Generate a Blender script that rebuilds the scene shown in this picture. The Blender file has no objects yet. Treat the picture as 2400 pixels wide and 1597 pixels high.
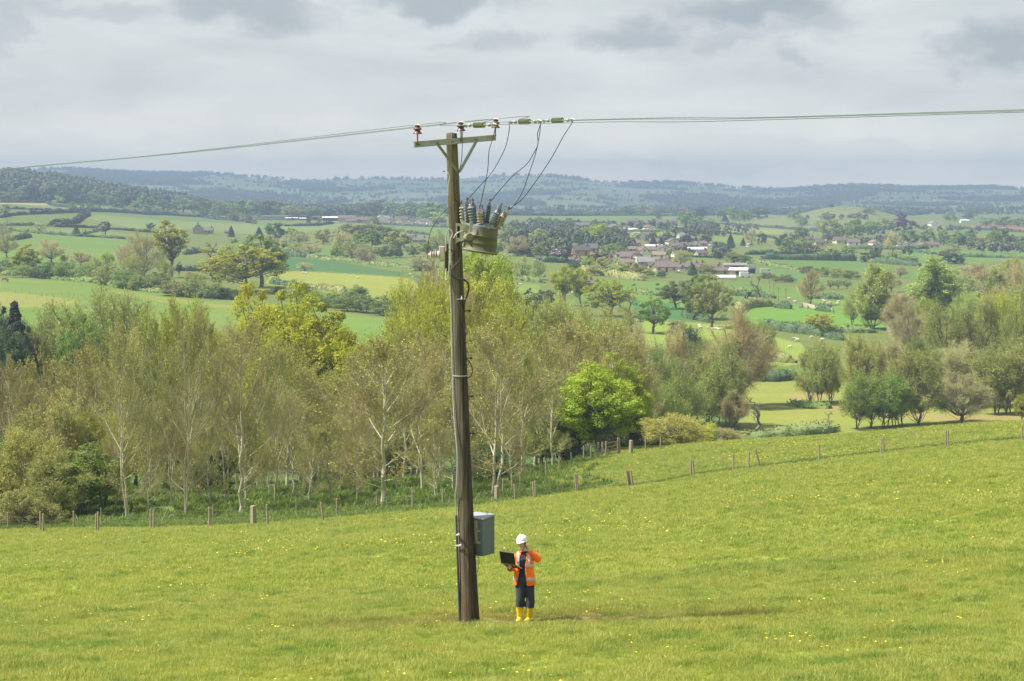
import bpy, bmesh, math, random
import numpy as np
from mathutils import Vector, Matrix, Euler
R = math.radians
sc = bpy.context.scene
COL = sc.collection

# ------------------------------------------------------------------ camera
PITCH = math.atan((798.5 - 450.0) / 4500.0)
cam_d = bpy.data.cameras.new('camera'); cam = bpy.data.objects.new('camera', cam_d); COL.objects.link(cam)
cam.location = (0, 0, 0); cam.rotation_euler = (math.pi / 2 - PITCH, 0, 0)
cam_d.sensor_width = 36; cam_d.lens = 36 * 4500 / 2400.0; cam_d.clip_start = 0.5; cam_d.clip_end = 40000
sc.camera = cam

# ------------------------------------------------------------------ sky, sun, exposure
SUN_EL, SUN_AZ = R(56), R(-97)        # azimuth from +Y clockwise (negative: to the left)
sd = bpy.data.lights.new('sun', 'SUN'); sun = bpy.data.objects.new('sun', sd); COL.objects.link(sun)
sd.energy = 4.3; sd.angle = R(4); sd.color = (1.0, 0.95, 0.86)
sdir = Vector((math.sin(SUN_AZ) * math.cos(SUN_EL), math.cos(SUN_AZ) * math.cos(SUN_EL), math.sin(SUN_EL)))
sun.rotation_euler = sdir.to_track_quat('Z', 'Y').to_euler()
sc.view_settings.view_transform = 'Standard'; sc.view_settings.look = 'None'
sc.view_settings.exposure = 1.22; sc.view_settings.gamma = 1.0

def P2(x, y): return x * 1.0187, y * 1.0187          # picture seen at 2356 px wide -> 2400 px

def sky_dir(px, py):
    v = Vector(((px - 1200) / 4500, 1.0, -(py - 798.5) / 4500))
    return (Euler((-PITCH, 0, 0)).to_matrix() @ v).normalized()

w = bpy.data.worlds.new('World'); sc.world = w; w.use_nodes = True
nt = w.node_tree; nt.nodes.clear()
def N(tree, typ, **kw):
    n = tree.nodes.new(typ)
    for k, v in kw.items():
        if k == 'inp':
            for a, b in v.items(): n.inputs[a].default_value = b
        else: setattr(n, k, v)
    return n
def L(tree, a, ao, b, bi): tree.links.new(a.outputs[ao], b.inputs[bi])
def sky_world():
    out = N(nt, 'ShaderNodeOutputWorld'); bg = N(nt, 'ShaderNodeBackground', inp={'Strength': 0.1})
    sky = N(nt, 'ShaderNodeTexSky', sky_type='NISHITA', sun_disc=False, sun_elevation=SUN_EL, sun_rotation=SUN_AZ)
    tc = N(nt, 'ShaderNodeTexCoord')
    mp = N(nt, 'ShaderNodeMapping', inp={'Scale': (9, 9, 34)})
    L(nt, tc, 'Generated', mp, 0)
    n1 = N(nt, 'ShaderNodeTexNoise', inp={'Scale': 1.0, 'Detail': 7.0, 'Roughness': 0.55, 'Distortion': 0.3}); L(nt, mp, 0, n1, 0)
    cr = N(nt, 'ShaderNodeValToRGB'); L(nt, n1, 'Fac', cr, 0)
    cr.color_ramp.elements[0].position = 0.30; cr.color_ramp.elements[0].color = (2.78, 2.76, 2.70, 1)
    cr.color_ramp.elements[1].position = 0.72; cr.color_ramp.elements[1].color = (3.95, 3.88, 3.74, 1)
    # warp of the direction, for ragged cloud edges
    mw = N(nt, 'ShaderNodeMapping', inp={'Scale': (22, 22, 40)}); L(nt, tc, 'Generated', mw, 0)
    n2 = N(nt, 'ShaderNodeTexNoise', inp={'Scale': 1.0, 'Detail': 6.0, 'Roughness': 0.6}); L(nt, mw, 0, n2, 0)
    sub = N(nt, 'ShaderNodeVectorMath', operation='SUBTRACT'); L(nt, n2, 'Color', sub, 0); sub.inputs[1].default_value = (.5, .5, .5)
    scl = N(nt, 'ShaderNodeVectorMath', operation='MULTIPLY'); L(nt, sub, 0, scl, 0); scl.inputs[1].default_value = (.09, .09, .045)
    wd = N(nt, 'ShaderNodeVectorMath', operation='ADD'); L(nt, tc, 'Generated', wd, 0); L(nt, scl, 0, wd, 1)
    total = None
    for (px, py, w_, h_, s) in CLOUDS:
        c = sky_dir(*P2(px, py))
        a = N(nt, 'ShaderNodeVectorMath', operation='SUBTRACT'); L(nt, wd, 0, a, 0); a.inputs[1].default_value = c
        b = N(nt, 'ShaderNodeVectorMath', operation='MULTIPLY'); L(nt, a, 0, b, 0)
        kx = 4500 / (w_ * 1.0187); kz = 4500 / (h_ * 1.0187); b.inputs[1].default_value = (kx, kx * .3, kz)
        l = N(nt, 'ShaderNodeVectorMath', operation='LENGTH'); L(nt, b, 0, l, 0)
        m = N(nt, 'ShaderNodeMapRange', interpolation_type='SMOOTHSTEP', inp={'From Min': 1.45, 'From Max': 0.35, 'To Min': 0.0, 'To Max': s})
        L(nt, l, 'Value', m, 0)
        if total is None: total = (m, 0)
        else:
            mx = N(nt, 'ShaderNodeMath', operation='MAXIMUM'); L(nt, total[0], total[1], mx, 0); L(nt, m, 0, mx, 1); total = (mx, 0)
    mixd = N(nt, 'ShaderNodeMixRGB', blend_type='MIX'); L(nt, total[0], total[1], mixd, 0); L(nt, cr, 0, mixd, 1)
    mixd.inputs[2].default_value = (1.55, 1.64, 1.74, 1)
    mix = N(nt, 'ShaderNodeMixRGB', blend_type='MIX', inp={0: 0.88}); L(nt, sky, 0, mix, 1); L(nt, mixd, 0, mix, 2)
    # brighter, slightly warmer band low on the horizon
    sz = N(nt, 'ShaderNodeSeparateXYZ'); L(nt, tc, 'Generated', sz, 0)
    hz = N(nt, 'ShaderNodeMapRange', interpolation_type='SMOOTHSTEP', inp={'From Min': .055, 'From Max': .0, 'To Min': 0.0, 'To Max': 1.0}); L(nt, sz, 'Z', hz, 0)
    hm = N(nt, 'ShaderNodeMixRGB', blend_type='MULTIPLY'); L(nt, hz, 0, hm, 0); L(nt, mix, 0, hm, 1); hm.inputs[2].default_value = (2.05, 1.88, 1.6, 1)
    L(nt, hm, 0, bg, 'Color'); L(nt, bg, 0, out, 0)
CLOUDS = [(580, 14, 190, 42, .75), (470, 5, 100, 26, .4), (1020, 2, 165, 32, .8), (1740, 34, 220, 46, .9), (1870, 60, 130, 34, .6), (1440, 78, 120, 40, .7),
          (1140, 92, 70, 26, .45), (2310, 105, 130, 58, .85), (2230, 80, 60, 30, .5), (1690, 92, 90, 16, .4), (1830, 128, 50, 26, .45), (20, 70, 60, 70, .4),
          (230, 16, 200, 22, .35), (1050, 95, 90, 16, .3), (2000, 350, 420, 26, .22), (500, 330, 420, 22, .15), (1700, 380, 500, 16, .22)]
sky_world()

# ------------------------------------------------------------------ terrain height
def tY(y):                      # picture row (2400 px scale) -> tangent of the angle below level
    return math.tan(PITCH + math.atan((y - 798.5) / 4500.0))
def prof(px, lst):
    out = []
    for d, v in lst:
        out.append((d, v if v < 150 else -d * tY(v)))
    return px, out
def near(dz): return [(1, -1.75), (10, -4.7), (20, -6.35 + dz * .3), (30, -7.70 + dz * .6), (39.3, -8.97 + dz)]
COLS = [
 prof(0, near(-.35) + [(118, 1250), (126, 1238), (150, 1168), (175, 1150), (200, -31), (250, -37), (300, -38), (400, -37), (450, -35.5), (640, 658), (750, 628), (850, 600),
      (1050, 562), (1500, 500), (1900, 478), (2000, 476), (2100, -14), (2600, 420), (2900, -5), (3500, -38), (4200, -20), (6500, 394), (9500, 40.0)]),
 prof(600, near(-.2) + [(118, 1222), (126, 1214), (150, 1158), (175, 1145), (200, -31.5), (250, -38), (400, -38), (520, -35.5), (620, 690), (800, 640), (950, 612), (1200, 570),
      (1500, 540), (1900, 522), (2300, 512), (2700, 500), (3200, -36), (4000, -38), (4600, -20), (6500, 411), (9500, 30.0)]),
 prof(1200, near(0) + [(122, 1178), (130, 1165), (150, 1120), (175, 1110), (200, -29.5), (240, -36), (300, -38.5), (500, -38), (650, -37), (800, 630), (1000, 590), (1300, 560),
      (1700, 535), (2300, 512), (2700, 503), (3300, -38), (4200, -36), (5000, -10), (6600, 419), (9500, 20.0)]),
 prof(1480, near(.05) + [(125, 1140), (150, 1082), (168, 1048), (185, -25.2), (215, -32), (270, -38), (380, -38.5), (500, -38), (650, -37.3), (850, 632), (1050, 602), (1300, 570),
      (1700, 540), (2000, 528), (2300, 515), (2700, 505), (3300, -39), (4200, -36), (5000, -10), (6600, 432), (9500, 10.0)]),
 prof(1800, near(.15) + [(128, 1092), (165, 1026), (185, -24.8), (220, -33), (280, -38), (380, -38.5), (500, -38), (650, -37.5), (900, 640), (1050, 610), (1300, 582), (1700, 548),
      (2000, 538), (2300, 522), (2600, 512), (3200, -40), (4200, -36), (6500, 441), (9500, 5.0)]),
 prof(2400, near(.3) + [(130, 1036), (165, 983), (185, -24), (220, -32), (280, -37), (380, -38), (500, -38), (650, -37.5), (900, 640), (1200, 600), (1500, 575), (1900, 548),
      (2300, 527), (2700, 515), (3300, -35), (4200, -36), (6500, 445), (9500, 5.0)]),
]
LD = np.linspace(0, math.log(9500), 1400)
_us = []; _tab = []
for px, lst in COLS:
    ds = np.log([a for a, b in lst]); zs = np.array([b for a, b in lst]); dl = np.array([a for a, b in lst])
    z = np.interp(np.exp(LD), dl, zs)
    k = np.hanning(25); k /= k.sum()
    z = np.convolve(np.pad(z, 12, mode='edge'), k, mode='valid')
    _us.append((px - 1200) / 4500.0); _tab.append(z)
_us = np.array(_us); _tab = np.array(_tab)
def H(X, Y):
    X = np.asarray(X, float); Y = np.asarray(Y, float)
    Yc = np.maximum(Y, 1.0); u = X / np.maximum(Yc, 4.0)
    li = np.clip(np.log(Yc) / LD[-1] * 1399, 0, 1398.999); i0 = li.astype(int); f = li - i0
    uc = np.clip(u, _us[0], _us[-1] - 1e-6)
    j = np.clip(np.searchsorted(_us, uc, side='right') - 1, 0, len(_us) - 2)
    g = (uc - _us[j]) / (_us[j + 1] - _us[j]); g = g * g * (3 - 2 * g) * .5 + g * .5
    z = (_tab[j, i0] * (1 - f) + _tab[j, i0 + 1] * f) * (1 - g) + (_tab[j + 1, i0] * (1 - f) + _tab[j + 1, i0 + 1] * f) * g
    z = z + np.where(Y < 1, (1 - Y) * .15, 0)
    z = z + 20 * np.exp(-((u - (1985 - 1200) / 4500) / .030) ** 2 - ((Y - 2300) / 190) ** 2)
    rid = np.clip((Y - 4300) / 1500, 0, 1)
    z = z + rid * (7 * np.sin(u * 31 + 1) + 4 * np.sin(u * 77 + Y * .0011) + 6 * np.sin(u * 13 + Y * .002))
    mid = np.clip((Y - 330) / 300, 0, 1) * (1 - rid)
    z = z + mid * .55 * np.sin(X * .021 + Y * .006) + mid * .5 * np.sin(Y * .013 - X * .008)
    nr = np.clip((Y - 30) / 30, 0, 1) * np.clip((115 - Y) / 30, 0, 1)
    z = z + nr * (.10 * np.sin(X * .33 + Y * .21) + .12 * np.sin(Y * .17 - X * .1 + 1))
    z = z - .10 * np.exp(-((X + .2) / 4.5) ** 2 - ((Y - 39.8) / .9) ** 2)
    return z
def h1(x, y): return float(H(x, y))
_dm = np.exp(np.linspace(math.log(20), math.log(9400), 5200))
def ray(px, py):
    v = Vector(((px - 1200) / 4500, 1.0, -(py - 798.5) / 4500))
    v = Euler((-PITCH, 0, 0)).to_matrix() @ v
    return v / v.y                      # per metre of forward distance
def hit(px, py, dmin=20, dmax=9000):
    v = ray(px, py); d = _dm[(_dm >= dmin) & (_dm <= dmax)]
    g = H(v.x * d, d) - v.z * d
    k = np.argmax(g >= 0)
    if g[k] < 0: return None
    if k > 0:
        a, b = g[k - 1], g[k]; t = -a / (b - a); dd = d[k - 1] + t * (d[k] - d[k - 1])
    else: dd = d[0]
    return Vector((v.x * dd, dd, h1(v.x * dd, dd)))
def at(px, py, d):                      # the point of that sight line at forward distance d
    v = ray(px, py); return Vector((v.x * d, d, v.z * d))

# ------------------------------------------------------------------ materials
def mat(name, col, rough=.8, noise=None, metal=0.0, obj_tint=False, trans=0.0, bump=None, spec=None, stretch=(1, 1, 1)):
    m = bpy.data.materials.new(name); m.use_nodes = True; t = m.node_tree; b = t.nodes['Principled BSDF']
    b.inputs['Roughness'].default_value = rough; b.inputs['Metallic'].default_value = metal
    if spec is not None: b.inputs['Specular IOR Level'].default_value = spec
    base = None
    if obj_tint:
        oi = N(t, 'ShaderNodeObjectInfo'); base = (oi, 'Color')
    tc = N(t, 'ShaderNodeTexCoord')
    mp = N(t, 'ShaderNodeMapping', inp={'Scale': stretch}); L(t, tc, 'Object', mp, 0)
    cur = None
    if noise:
        sc_, amt, c2 = noise
        n = N(t, 'ShaderNodeTexNoise', inp={'Scale': sc_, 'Detail': 5.0, 'Roughness': .6}); L(t, mp, 0, n, 0)
        cr = N(t, 'ShaderNodeMapRange', inp={'From Min': .38, 'From Max': .64, 'To Min': 0.0, 'To Max': amt}); L(t, n, 'Fac', cr, 0)
        mx = N(t, 'ShaderNodeMixRGB'); L(t, cr, 0, mx, 0); mx.inputs[1].default_value = (*col, 1); mx.inputs[2].default_value = (*c2, 1); cur = (mx, 0)
    else:
        rgb = N(t, 'ShaderNodeRGB'); rgb.outputs[0].default_value = (*col, 1); cur = (rgb, 0)
    if base:
        mu = N(t, 'ShaderNodeMixRGB', blend_type='MULTIPLY', inp={0: 1.0}); L(t, base[0], base[1], mu, 1); L(t, cur[0], cur[1], mu, 2); cur = (mu, 0)
    L(t, cur[0], cur[1], b, 'Base Color')
    if bump:
        nb = N(t, 'ShaderNodeTexNoise', inp={'Scale': bump[0], 'Detail': 4.0}); L(t, mp, 0, nb, 0)
        bp = N(t, 'ShaderNodeBump', inp={'Strength': bump[1], 'Distance': bump[2]}); L(t, nb, 'Fac', bp, 'Height'); L(t, bp, 0, b, 'Normal')
    if trans:
        tr = N(t, 'ShaderNodeBsdfTranslucent'); L(t, cur[0], cur[1], tr, 'Color')
        ms = N(t, 'ShaderNodeMixShader', inp={0: trans}); L(t, b, 0, ms, 1); L(t, tr, 0, ms, 2)
        L(t, ms, 0, t.nodes['Material Output'], 0)
    return m
M = {}
M['leaf'] = mat('foliage', (1, 1, 1), .6, noise=(.9, .55, (.68, .72, .55)), obj_tint=True, trans=.42, spec=.25)
M['blossom'] = mat('blossom', (1, 1, 1), .8, obj_tint=True, trans=.3)
M['bark'] = mat('bark', (.16, .135, .10), .9, noise=(1.2, .6, (.08, .075, .055)))
M['palebark'] = mat('pale_bark', (.44, .41, .28), .9, noise=(.5, .7, (.30, .28, .17)))
M['twig'] = mat('twig', (1, 1, 1), .9, noise=(.35, .5, (.75, .72, .6)), obj_tint=True, trans=.25)
M['bud'] = mat('bud_leaves', (.42, .47, .07), .6, noise=(.6, .6, (.36, .37, .08)), trans=.45)
M['deadwood'] = mat('dead_wood', (.30, .27, .23), .9, noise=(2, .5, (.18, .16, .13)))
M['hedge'] = mat('hedge_leaves', (1, 1, 1), .8, noise=(.5, .7, (.45, .5, .45)), obj_tint=True, trans=.1)
M['post'] = mat('weathered_post', (.30, .25, .16), .9, noise=(6, .6, (.16, .14, .09)), bump=(20, .4, .01), stretch=(1, 1, .15))
M['wire'] = mat('fence_wire', (.16, .165, .15), .6, metal=.3)
M['wool'] = mat('wool', (.62, .55, .45), .95, noise=(8, .5, (.5, .42, .34)), bump=(30, .6, .02))

# ------------------------------------------------------------------ mesh helpers
def np_mesh(name, parts, mats, smooth=False):
    """parts: list of (V (n,3), F (m,k), material index)"""
    Vs, loops, starts, tots, mi = [], [], [], [], []
    off = 0; ls = 0
    for V, F, k in parts:
        V = np.asarray(V, np.float32).reshape(-1, 3); F = np.asarray(F, np.int64)
        if len(F) == 0: continue
        Vs.append(V); loops.append((F + off).ravel()); n, kk = F.shape
        starts.append(np.arange(n) * kk + ls); tots.append(np.full(n, kk)); mi.append(np.full(n, k)); off += len(V); ls += n * kk
    V = np.concatenate(Vs); loops = np.concatenate(loops); starts = np.concatenate(starts); tots = np.concatenate(tots); mi = np.concatenate(mi)
    me = bpy.data.meshes.new(name)
    me.vertices.add(len(V)); me.vertices.foreach_set('co', V.ravel())
    me.loops.add(len(loops)); me.loops.foreach_set('vertex_index', loops.astype(np.int32))
    me.polygons.add(len(starts)); me.polygons.foreach_set('loop_start', starts.astype(np.int32)); me.polygons.foreach_set('loop_total', tots.astype(np.int32))
    me.polygons.foreach_set('material_index', mi.astype(np.int32))
    if smooth: me.polygons.foreach_set('use_smooth', np.ones(len(starts), bool))
    for m in mats: me.materials.append(m)
    me.update(); me.validate(); return me
def ob(name, me, parent=None, loc=(0, 0, 0)):
    o = bpy.data.objects.new(name, me); COL.objects.link(o); o.location = loc
    if parent is not None: o.parent = parent
    return o
TOP = []
def tag(o, label=None, cat=None, group=None, kind=None):
    if label: o['label'] = label
    if cat: o['category'] = cat
    if group: o['group'] = group
    if kind: o['kind'] = kind
    if cat: TOP.append(o)
    return o
def empty(name, loc=(0, 0, 0), rz=0):
    o = bpy.data.objects.new(name, None); COL.objects.link(o); o.location = loc; o.rotation_euler = (0, 0, rz); o.empty_display_size = .2; return o

class MB:
    def __init__(s): s.v = []; s.f = []
    def add(s, V, F):
        o = len(s.v); s.v += [tuple(p) for p in V]; s.f += [tuple(i + o for i in f) for f in F]; return s
    def box(s, c, sz, rot=None, taper=1.0):
        hx, hy, hz = [a / 2 for a in sz]; V = []
        for z in (-1, 1):
            k = taper if z > 0 else 1
            for x, y in ((-1, -1), (1, -1), (1, 1), (-1, 1)): V.append(Vector((x * hx * k, y * hy * k, z * hz)))
        if rot is not None: V = [rot @ p for p in V]
        c = Vector(c); V = [p + c for p in V]
        return s.add(V, [(0, 3, 2, 1), (4, 5, 6, 7), (0, 1, 5, 4), (1, 2, 6, 5), (2, 3, 7, 6), (3, 0, 4, 7)])
    def bar(s, a, b, w_, h_, up=(0, 0, 1)):
        a = Vector(a); b = Vector(b); d = (b - a); ln = d.length; d.normalize(); upv = Vector(up)
        x = d.cross(upv)
        if x.length < 1e-4: x = d.cross(Vector((1, 0, 0)))
        x.normalize(); z = x.cross(d); rot = Matrix((x, d, z)).transposed()
        return s.box((a + b) / 2, (w_, ln, h_), rot)
    def tube(s, pts, rad, n=8, caps=True, ell=None, ref=(0, 1, 0)):
        """ell: (a,b) multipliers along the two ring axes"""
        pts = [Vector(p) for p in pts]; k = len(pts)
        if not hasattr(rad, '__len__'): rad = [rad] * k
        V = []; ref = Vector(ref); prev = None
        for i, p in enumerate(pts):
            d = (pts[min(i + 1, k - 1)] - pts[max(i - 1, 0)]).normalized()
            if prev is None:
                x = d.cross(ref)
                if x.length < .05: x = d.cross(Vector((1, 0, 0)))
            else: x = prev - d * prev.dot(d)
            x.normalize(); y = d.cross(x); prev = x
            r = rad[i]; ea, eb = ell[i] if ell else (1, 1)
            for j in range(n):
                a = 2 * math.pi * j / n; V.append(p + x * (math.cos(a) * r * ea) + y * (math.sin(a) * r * eb))
        F = []
        for i in range(k - 1):
            for j in range(n): F.append((i * n + j, i * n + (j + 1) % n, (i + 1) * n + (j + 1) % n, (i + 1) * n + j))
        if caps: F.append(tuple(reversed(range(n)))); F.append(tuple((k - 1) * n + j for j in range(n)))
        return s.add(V, F)
    def lathe(s, prof_, o=(0, 0, 0), ax=(0, 0, 1), n=20):
        ax = Vector(ax).normalized(); o = Vector(o)
        return s.tube([o + ax * (z + 1e-5 * i) for i, (r, z) in enumerate(prof_)], [max(r, 1e-4) for r, z in prof_], n=n) if False else s._lathe(prof_, o, ax, n)
    def _lathe(s, prof_, o, ax, n):
        x = ax.cross(Vector((0, 1, 0)))
        if x.length < .1: x = ax.cross(Vector((1, 0, 0)))
        x.normalize(); y = ax.cross(x); V = []
        for r, z in prof_:
            for j in range(n):
                a = 2 * math.pi * j / n; V.append(o + ax * z + x * (math.cos(a) * r) + y * (math.sin(a) * r))
        k = len(prof_); F = []
        for i in range(k - 1):
            for j in range(n): F.append((i * n + j, i * n + (j + 1) % n, (i + 1) * n + (j + 1) % n, (i + 1) * n + j))
        F.append(tuple(reversed(range(n)))); F.append(tuple((k - 1) * n + j for j in range(n)))
        return s.add(V, F)
    def ell(s, c, r, rot=None, n=16, m=10):
        V = []; c = Vector(c)
        for i in range(m + 1):
            t = math.pi * i / m
            for j in range(n):
                a = 2 * math.pi * j / n; rr = math.sin(t) if 0 < i < m else .001
                p = Vector((r[0] * rr * math.cos(a), r[1] * rr * math.sin(a), -r[2] * math.cos(t)))
                if rot is not None: p = rot @ p
                V.append(p + c)
        F = []
        for i in range(m):
            for j in range(n): F.append((i * n + j, i * n + (j + 1) % n, (i + 1) * n + (j + 1) % n, (i + 1) * n + j))
        F.append(tuple(reversed(range(n)))); F.append(tuple(m * n + j for j in range(n)))
        return s.add(V, F)
    def build(s, name, m, parent=None, smooth=False, sub=None, loc=None, remesh=None, bevel=None):
        me = bpy.data.meshes.new(name)
        off = Vector(loc) if loc is not None else Vector((0, 0, 0))
        me.from_pydata([tuple(Vector(p) - off) for p in s.v], [], s.f)
        for mm in (m if isinstance(m, (list, tuple)) else [m]): me.materials.append(mm)
        bm = bmesh.new(); bm.from_mesh(me); bmesh.ops.recalc_face_normals(bm, faces=bm.faces); bm.to_mesh(me); bm.free()
        if smooth: me.polygons.foreach_set('use_smooth', [True] * len(me.polygons))
        me.update()
        o = ob(name, me, parent, off if loc is not None else (0, 0, 0))
        if remesh:
            r = o.modifiers.new('remesh', 'REMESH'); r.mode = 'VOXEL'; r.voxel_size = remesh; r.use_smooth_shade = True
            sm = o.modifiers.new('smooth', 'SMOOTH'); sm.factor = .5; sm.iterations = 4
        if bevel:
            b = o.modifiers.new('bevel', 'BEVEL'); b.width = bevel; b.segments = 2; b.limit_method = 'ANGLE'
        if sub: u = o.modifiers.new('subdiv', 'SUBSURF'); u.levels = u.render_levels = sub
        return o
# ------------------------------------------------------------------ ground sheet with its fields
def inpoly(X, Y, poly):
    r = np.zeros(X.shape, bool); n = len(poly); j = n - 1
    for i in range(n):
        xi, yi = poly[i]; xj, yj = poly[j]
        c = ((yi > Y) != (yj > Y)) & (X < (xj - xi) * (Y - yi) / (yj - yi + 1e-9) + xi)
        r ^= c; j = i
    return r
GREEN = (.105, .175, .035); 
# fields: corners as seen (2356-px picture), colour, nearest distance to look for them
FIELDS = [
 ([(0,640),(250,655),(500,690),(640,700),(905,735),(880,775),(700,765),(520,750),(380,765),(200,720),(0,705)], (.15,.25,.05), 330),
 ([(0,672),(140,685),(190,702),(0,712)], (.235,.275,.07), 330),
 ([(255,668),(560,706),(560,712),(330,690)], (.22,.27,.06), 330),
 ([(0,705),(200,720),(380,765),(300,800),(0,760)], (.13,.24,.04), 330),
 ([(-200,790),(160,800),(180,880),(-200,900)], (.12,.25,.05), 300),
 ([(700,715),(910,740),(880,790),(780,800)], (.14,.26,.045), 330),
 ([(10,552),(110,543),(290,551),(285,600),(150,640),(-60,600)], (.13,.24,.05), 500),
 ([(180,500),(240,488),(500,503),(700,535),(600,540),(440,528),(300,526)], (.17,.25,.08), 500),
 ([(0,470),(150,474),(400,492),(590,505),(590,515),(300,500),(180,492),(0,490)], (.12,.20,.06), 900),
 ([(0,500),(190,492),(130,522),(0,524)], (.12,.20,.06), 900),
 ([(100,468),(260,478),(180,486),(60,478)], (.17,.23,.07), 900),
 ([(150,478),(260,482),(270,488),(180,488)], (.42,.40,.14), 900),
 ([(0,466),(110,468),(110,472),(0,470)], (.36,.33,.14), 900),
 ([(0,528),(150,524),(380,545),(430,548),(140,545),(0,540)], (.15,.23,.06), 600),
 ([(620,626),(700,625),(940,640),(980,665),(900,705),(700,665),(612,655)], (.24,.30,.05), 500),
 ([(635,590),(760,600),(1035,648),(1030,662),(940,638),(700,623),(640,622)], (.065,.17,.06), 500),
 ([(640,568),(780,566),(800,590),(700,590)], (.12,.22,.06), 600),
 ([(590,520),(830,515),(830,525),(690,535)], (.17,.25,.08), 900),
 ([(795,535),(830,538),(835,550),(800,546)], (.26,.13,.09), 900),
 ([(870,520),(1035,518),(1035,545),(960,548),(860,530)], (.13,.22,.07), 900),
 ([(870,598),(1030,596),(1040,640),(900,610)], (.13,.22,.06), 600),
 ([(1060,600),(1240,600),(1260,640),(1150,650)], (.12,.22,.06), 600),
 ([(1130,650),(1240,655),(1240,700),(1150,700)], (.17,.28,.05), 450),
 ([(1190,498),(1380,496),(1620,502),(1560,512),(1400,520),(1250,512)], (.14,.23,.06), 900),
 ([(1480,540),(1560,533),(1790,545),(1800,552),(1700,560),(1620,562),(1560,550)], (.17,.26,.06), 900),
 ([(1660,510),(1900,530),(1900,540),(1700,525)], (.18,.26,.08), 900),
 ([(1600,520),(1800,530),(1800,540),(1600,532)], (.24,.29,.11), 900),
 ([(1300,640),(1560,650),(1640,660),(1640,700),(1500,720),(1330,690)], (.13,.25,.05), 450),
 ([(1440,690),(1560,700),(1600,740),(1480,730)], (.06,.20,.06), 400),
 ([(1480,735),(1700,750),(1760,770),(1840,790),(1900,830),(1790,845),(1640,800),(1480,800)], (.22,.33,.05), 330),
 ([(1700,700),(1740,698),(1900,700),(2060,760),(1900,765),(1760,752),(1690,728)], (.13,.29,.04), 400),
 ([(1700,645),(1960,680),(1960,696),(1800,690),(1700,690),(1640,660)], (.12,.23,.05), 450),
 ([(1850,690),(2100,700),(2100,730),(1950,715)], (.16,.27,.05), 450),
 ([(1760,602),(1960,598),(2130,624),(2130,650),(1960,620),(1760,618)], (.11,.22,.05), 600),
 ([(1740,610),(1970,645),(1960,660),(1740,640)], (.10,.22,.06), 600),
 ([(2100,575),(2400,580),(2400,596),(2240,604),(2100,600),(2060,588)], (.12,.24,.06), 600),
 ([(2190,523),(2260,517),(2400,522),(2400,536),(2330,533)], (.30,.16,.12), 900),
 ([(2180,530),(2400,538),(2400,552),(2240,548)], (.13,.23,.06), 900),
 ([(1700,870),(1990,880),(2400,900),(2400,1000),(1700,1000)], (.23,.29,.06), 250),
 ([(1820,905),(1880,925),(1960,935),(2100,950),(2400,960),(2400,985),(2100,965),(1940,950),(1840,935)], (.30,.27,.11), 250),
 ([(1800,910),(1900,900),(1930,910),(1860,925)], (.30,.27,.11), 250),
 ([(1780,848),(1900,850),(1900,866),(1780,862)], (.11,.25,.05), 300),
]
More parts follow.
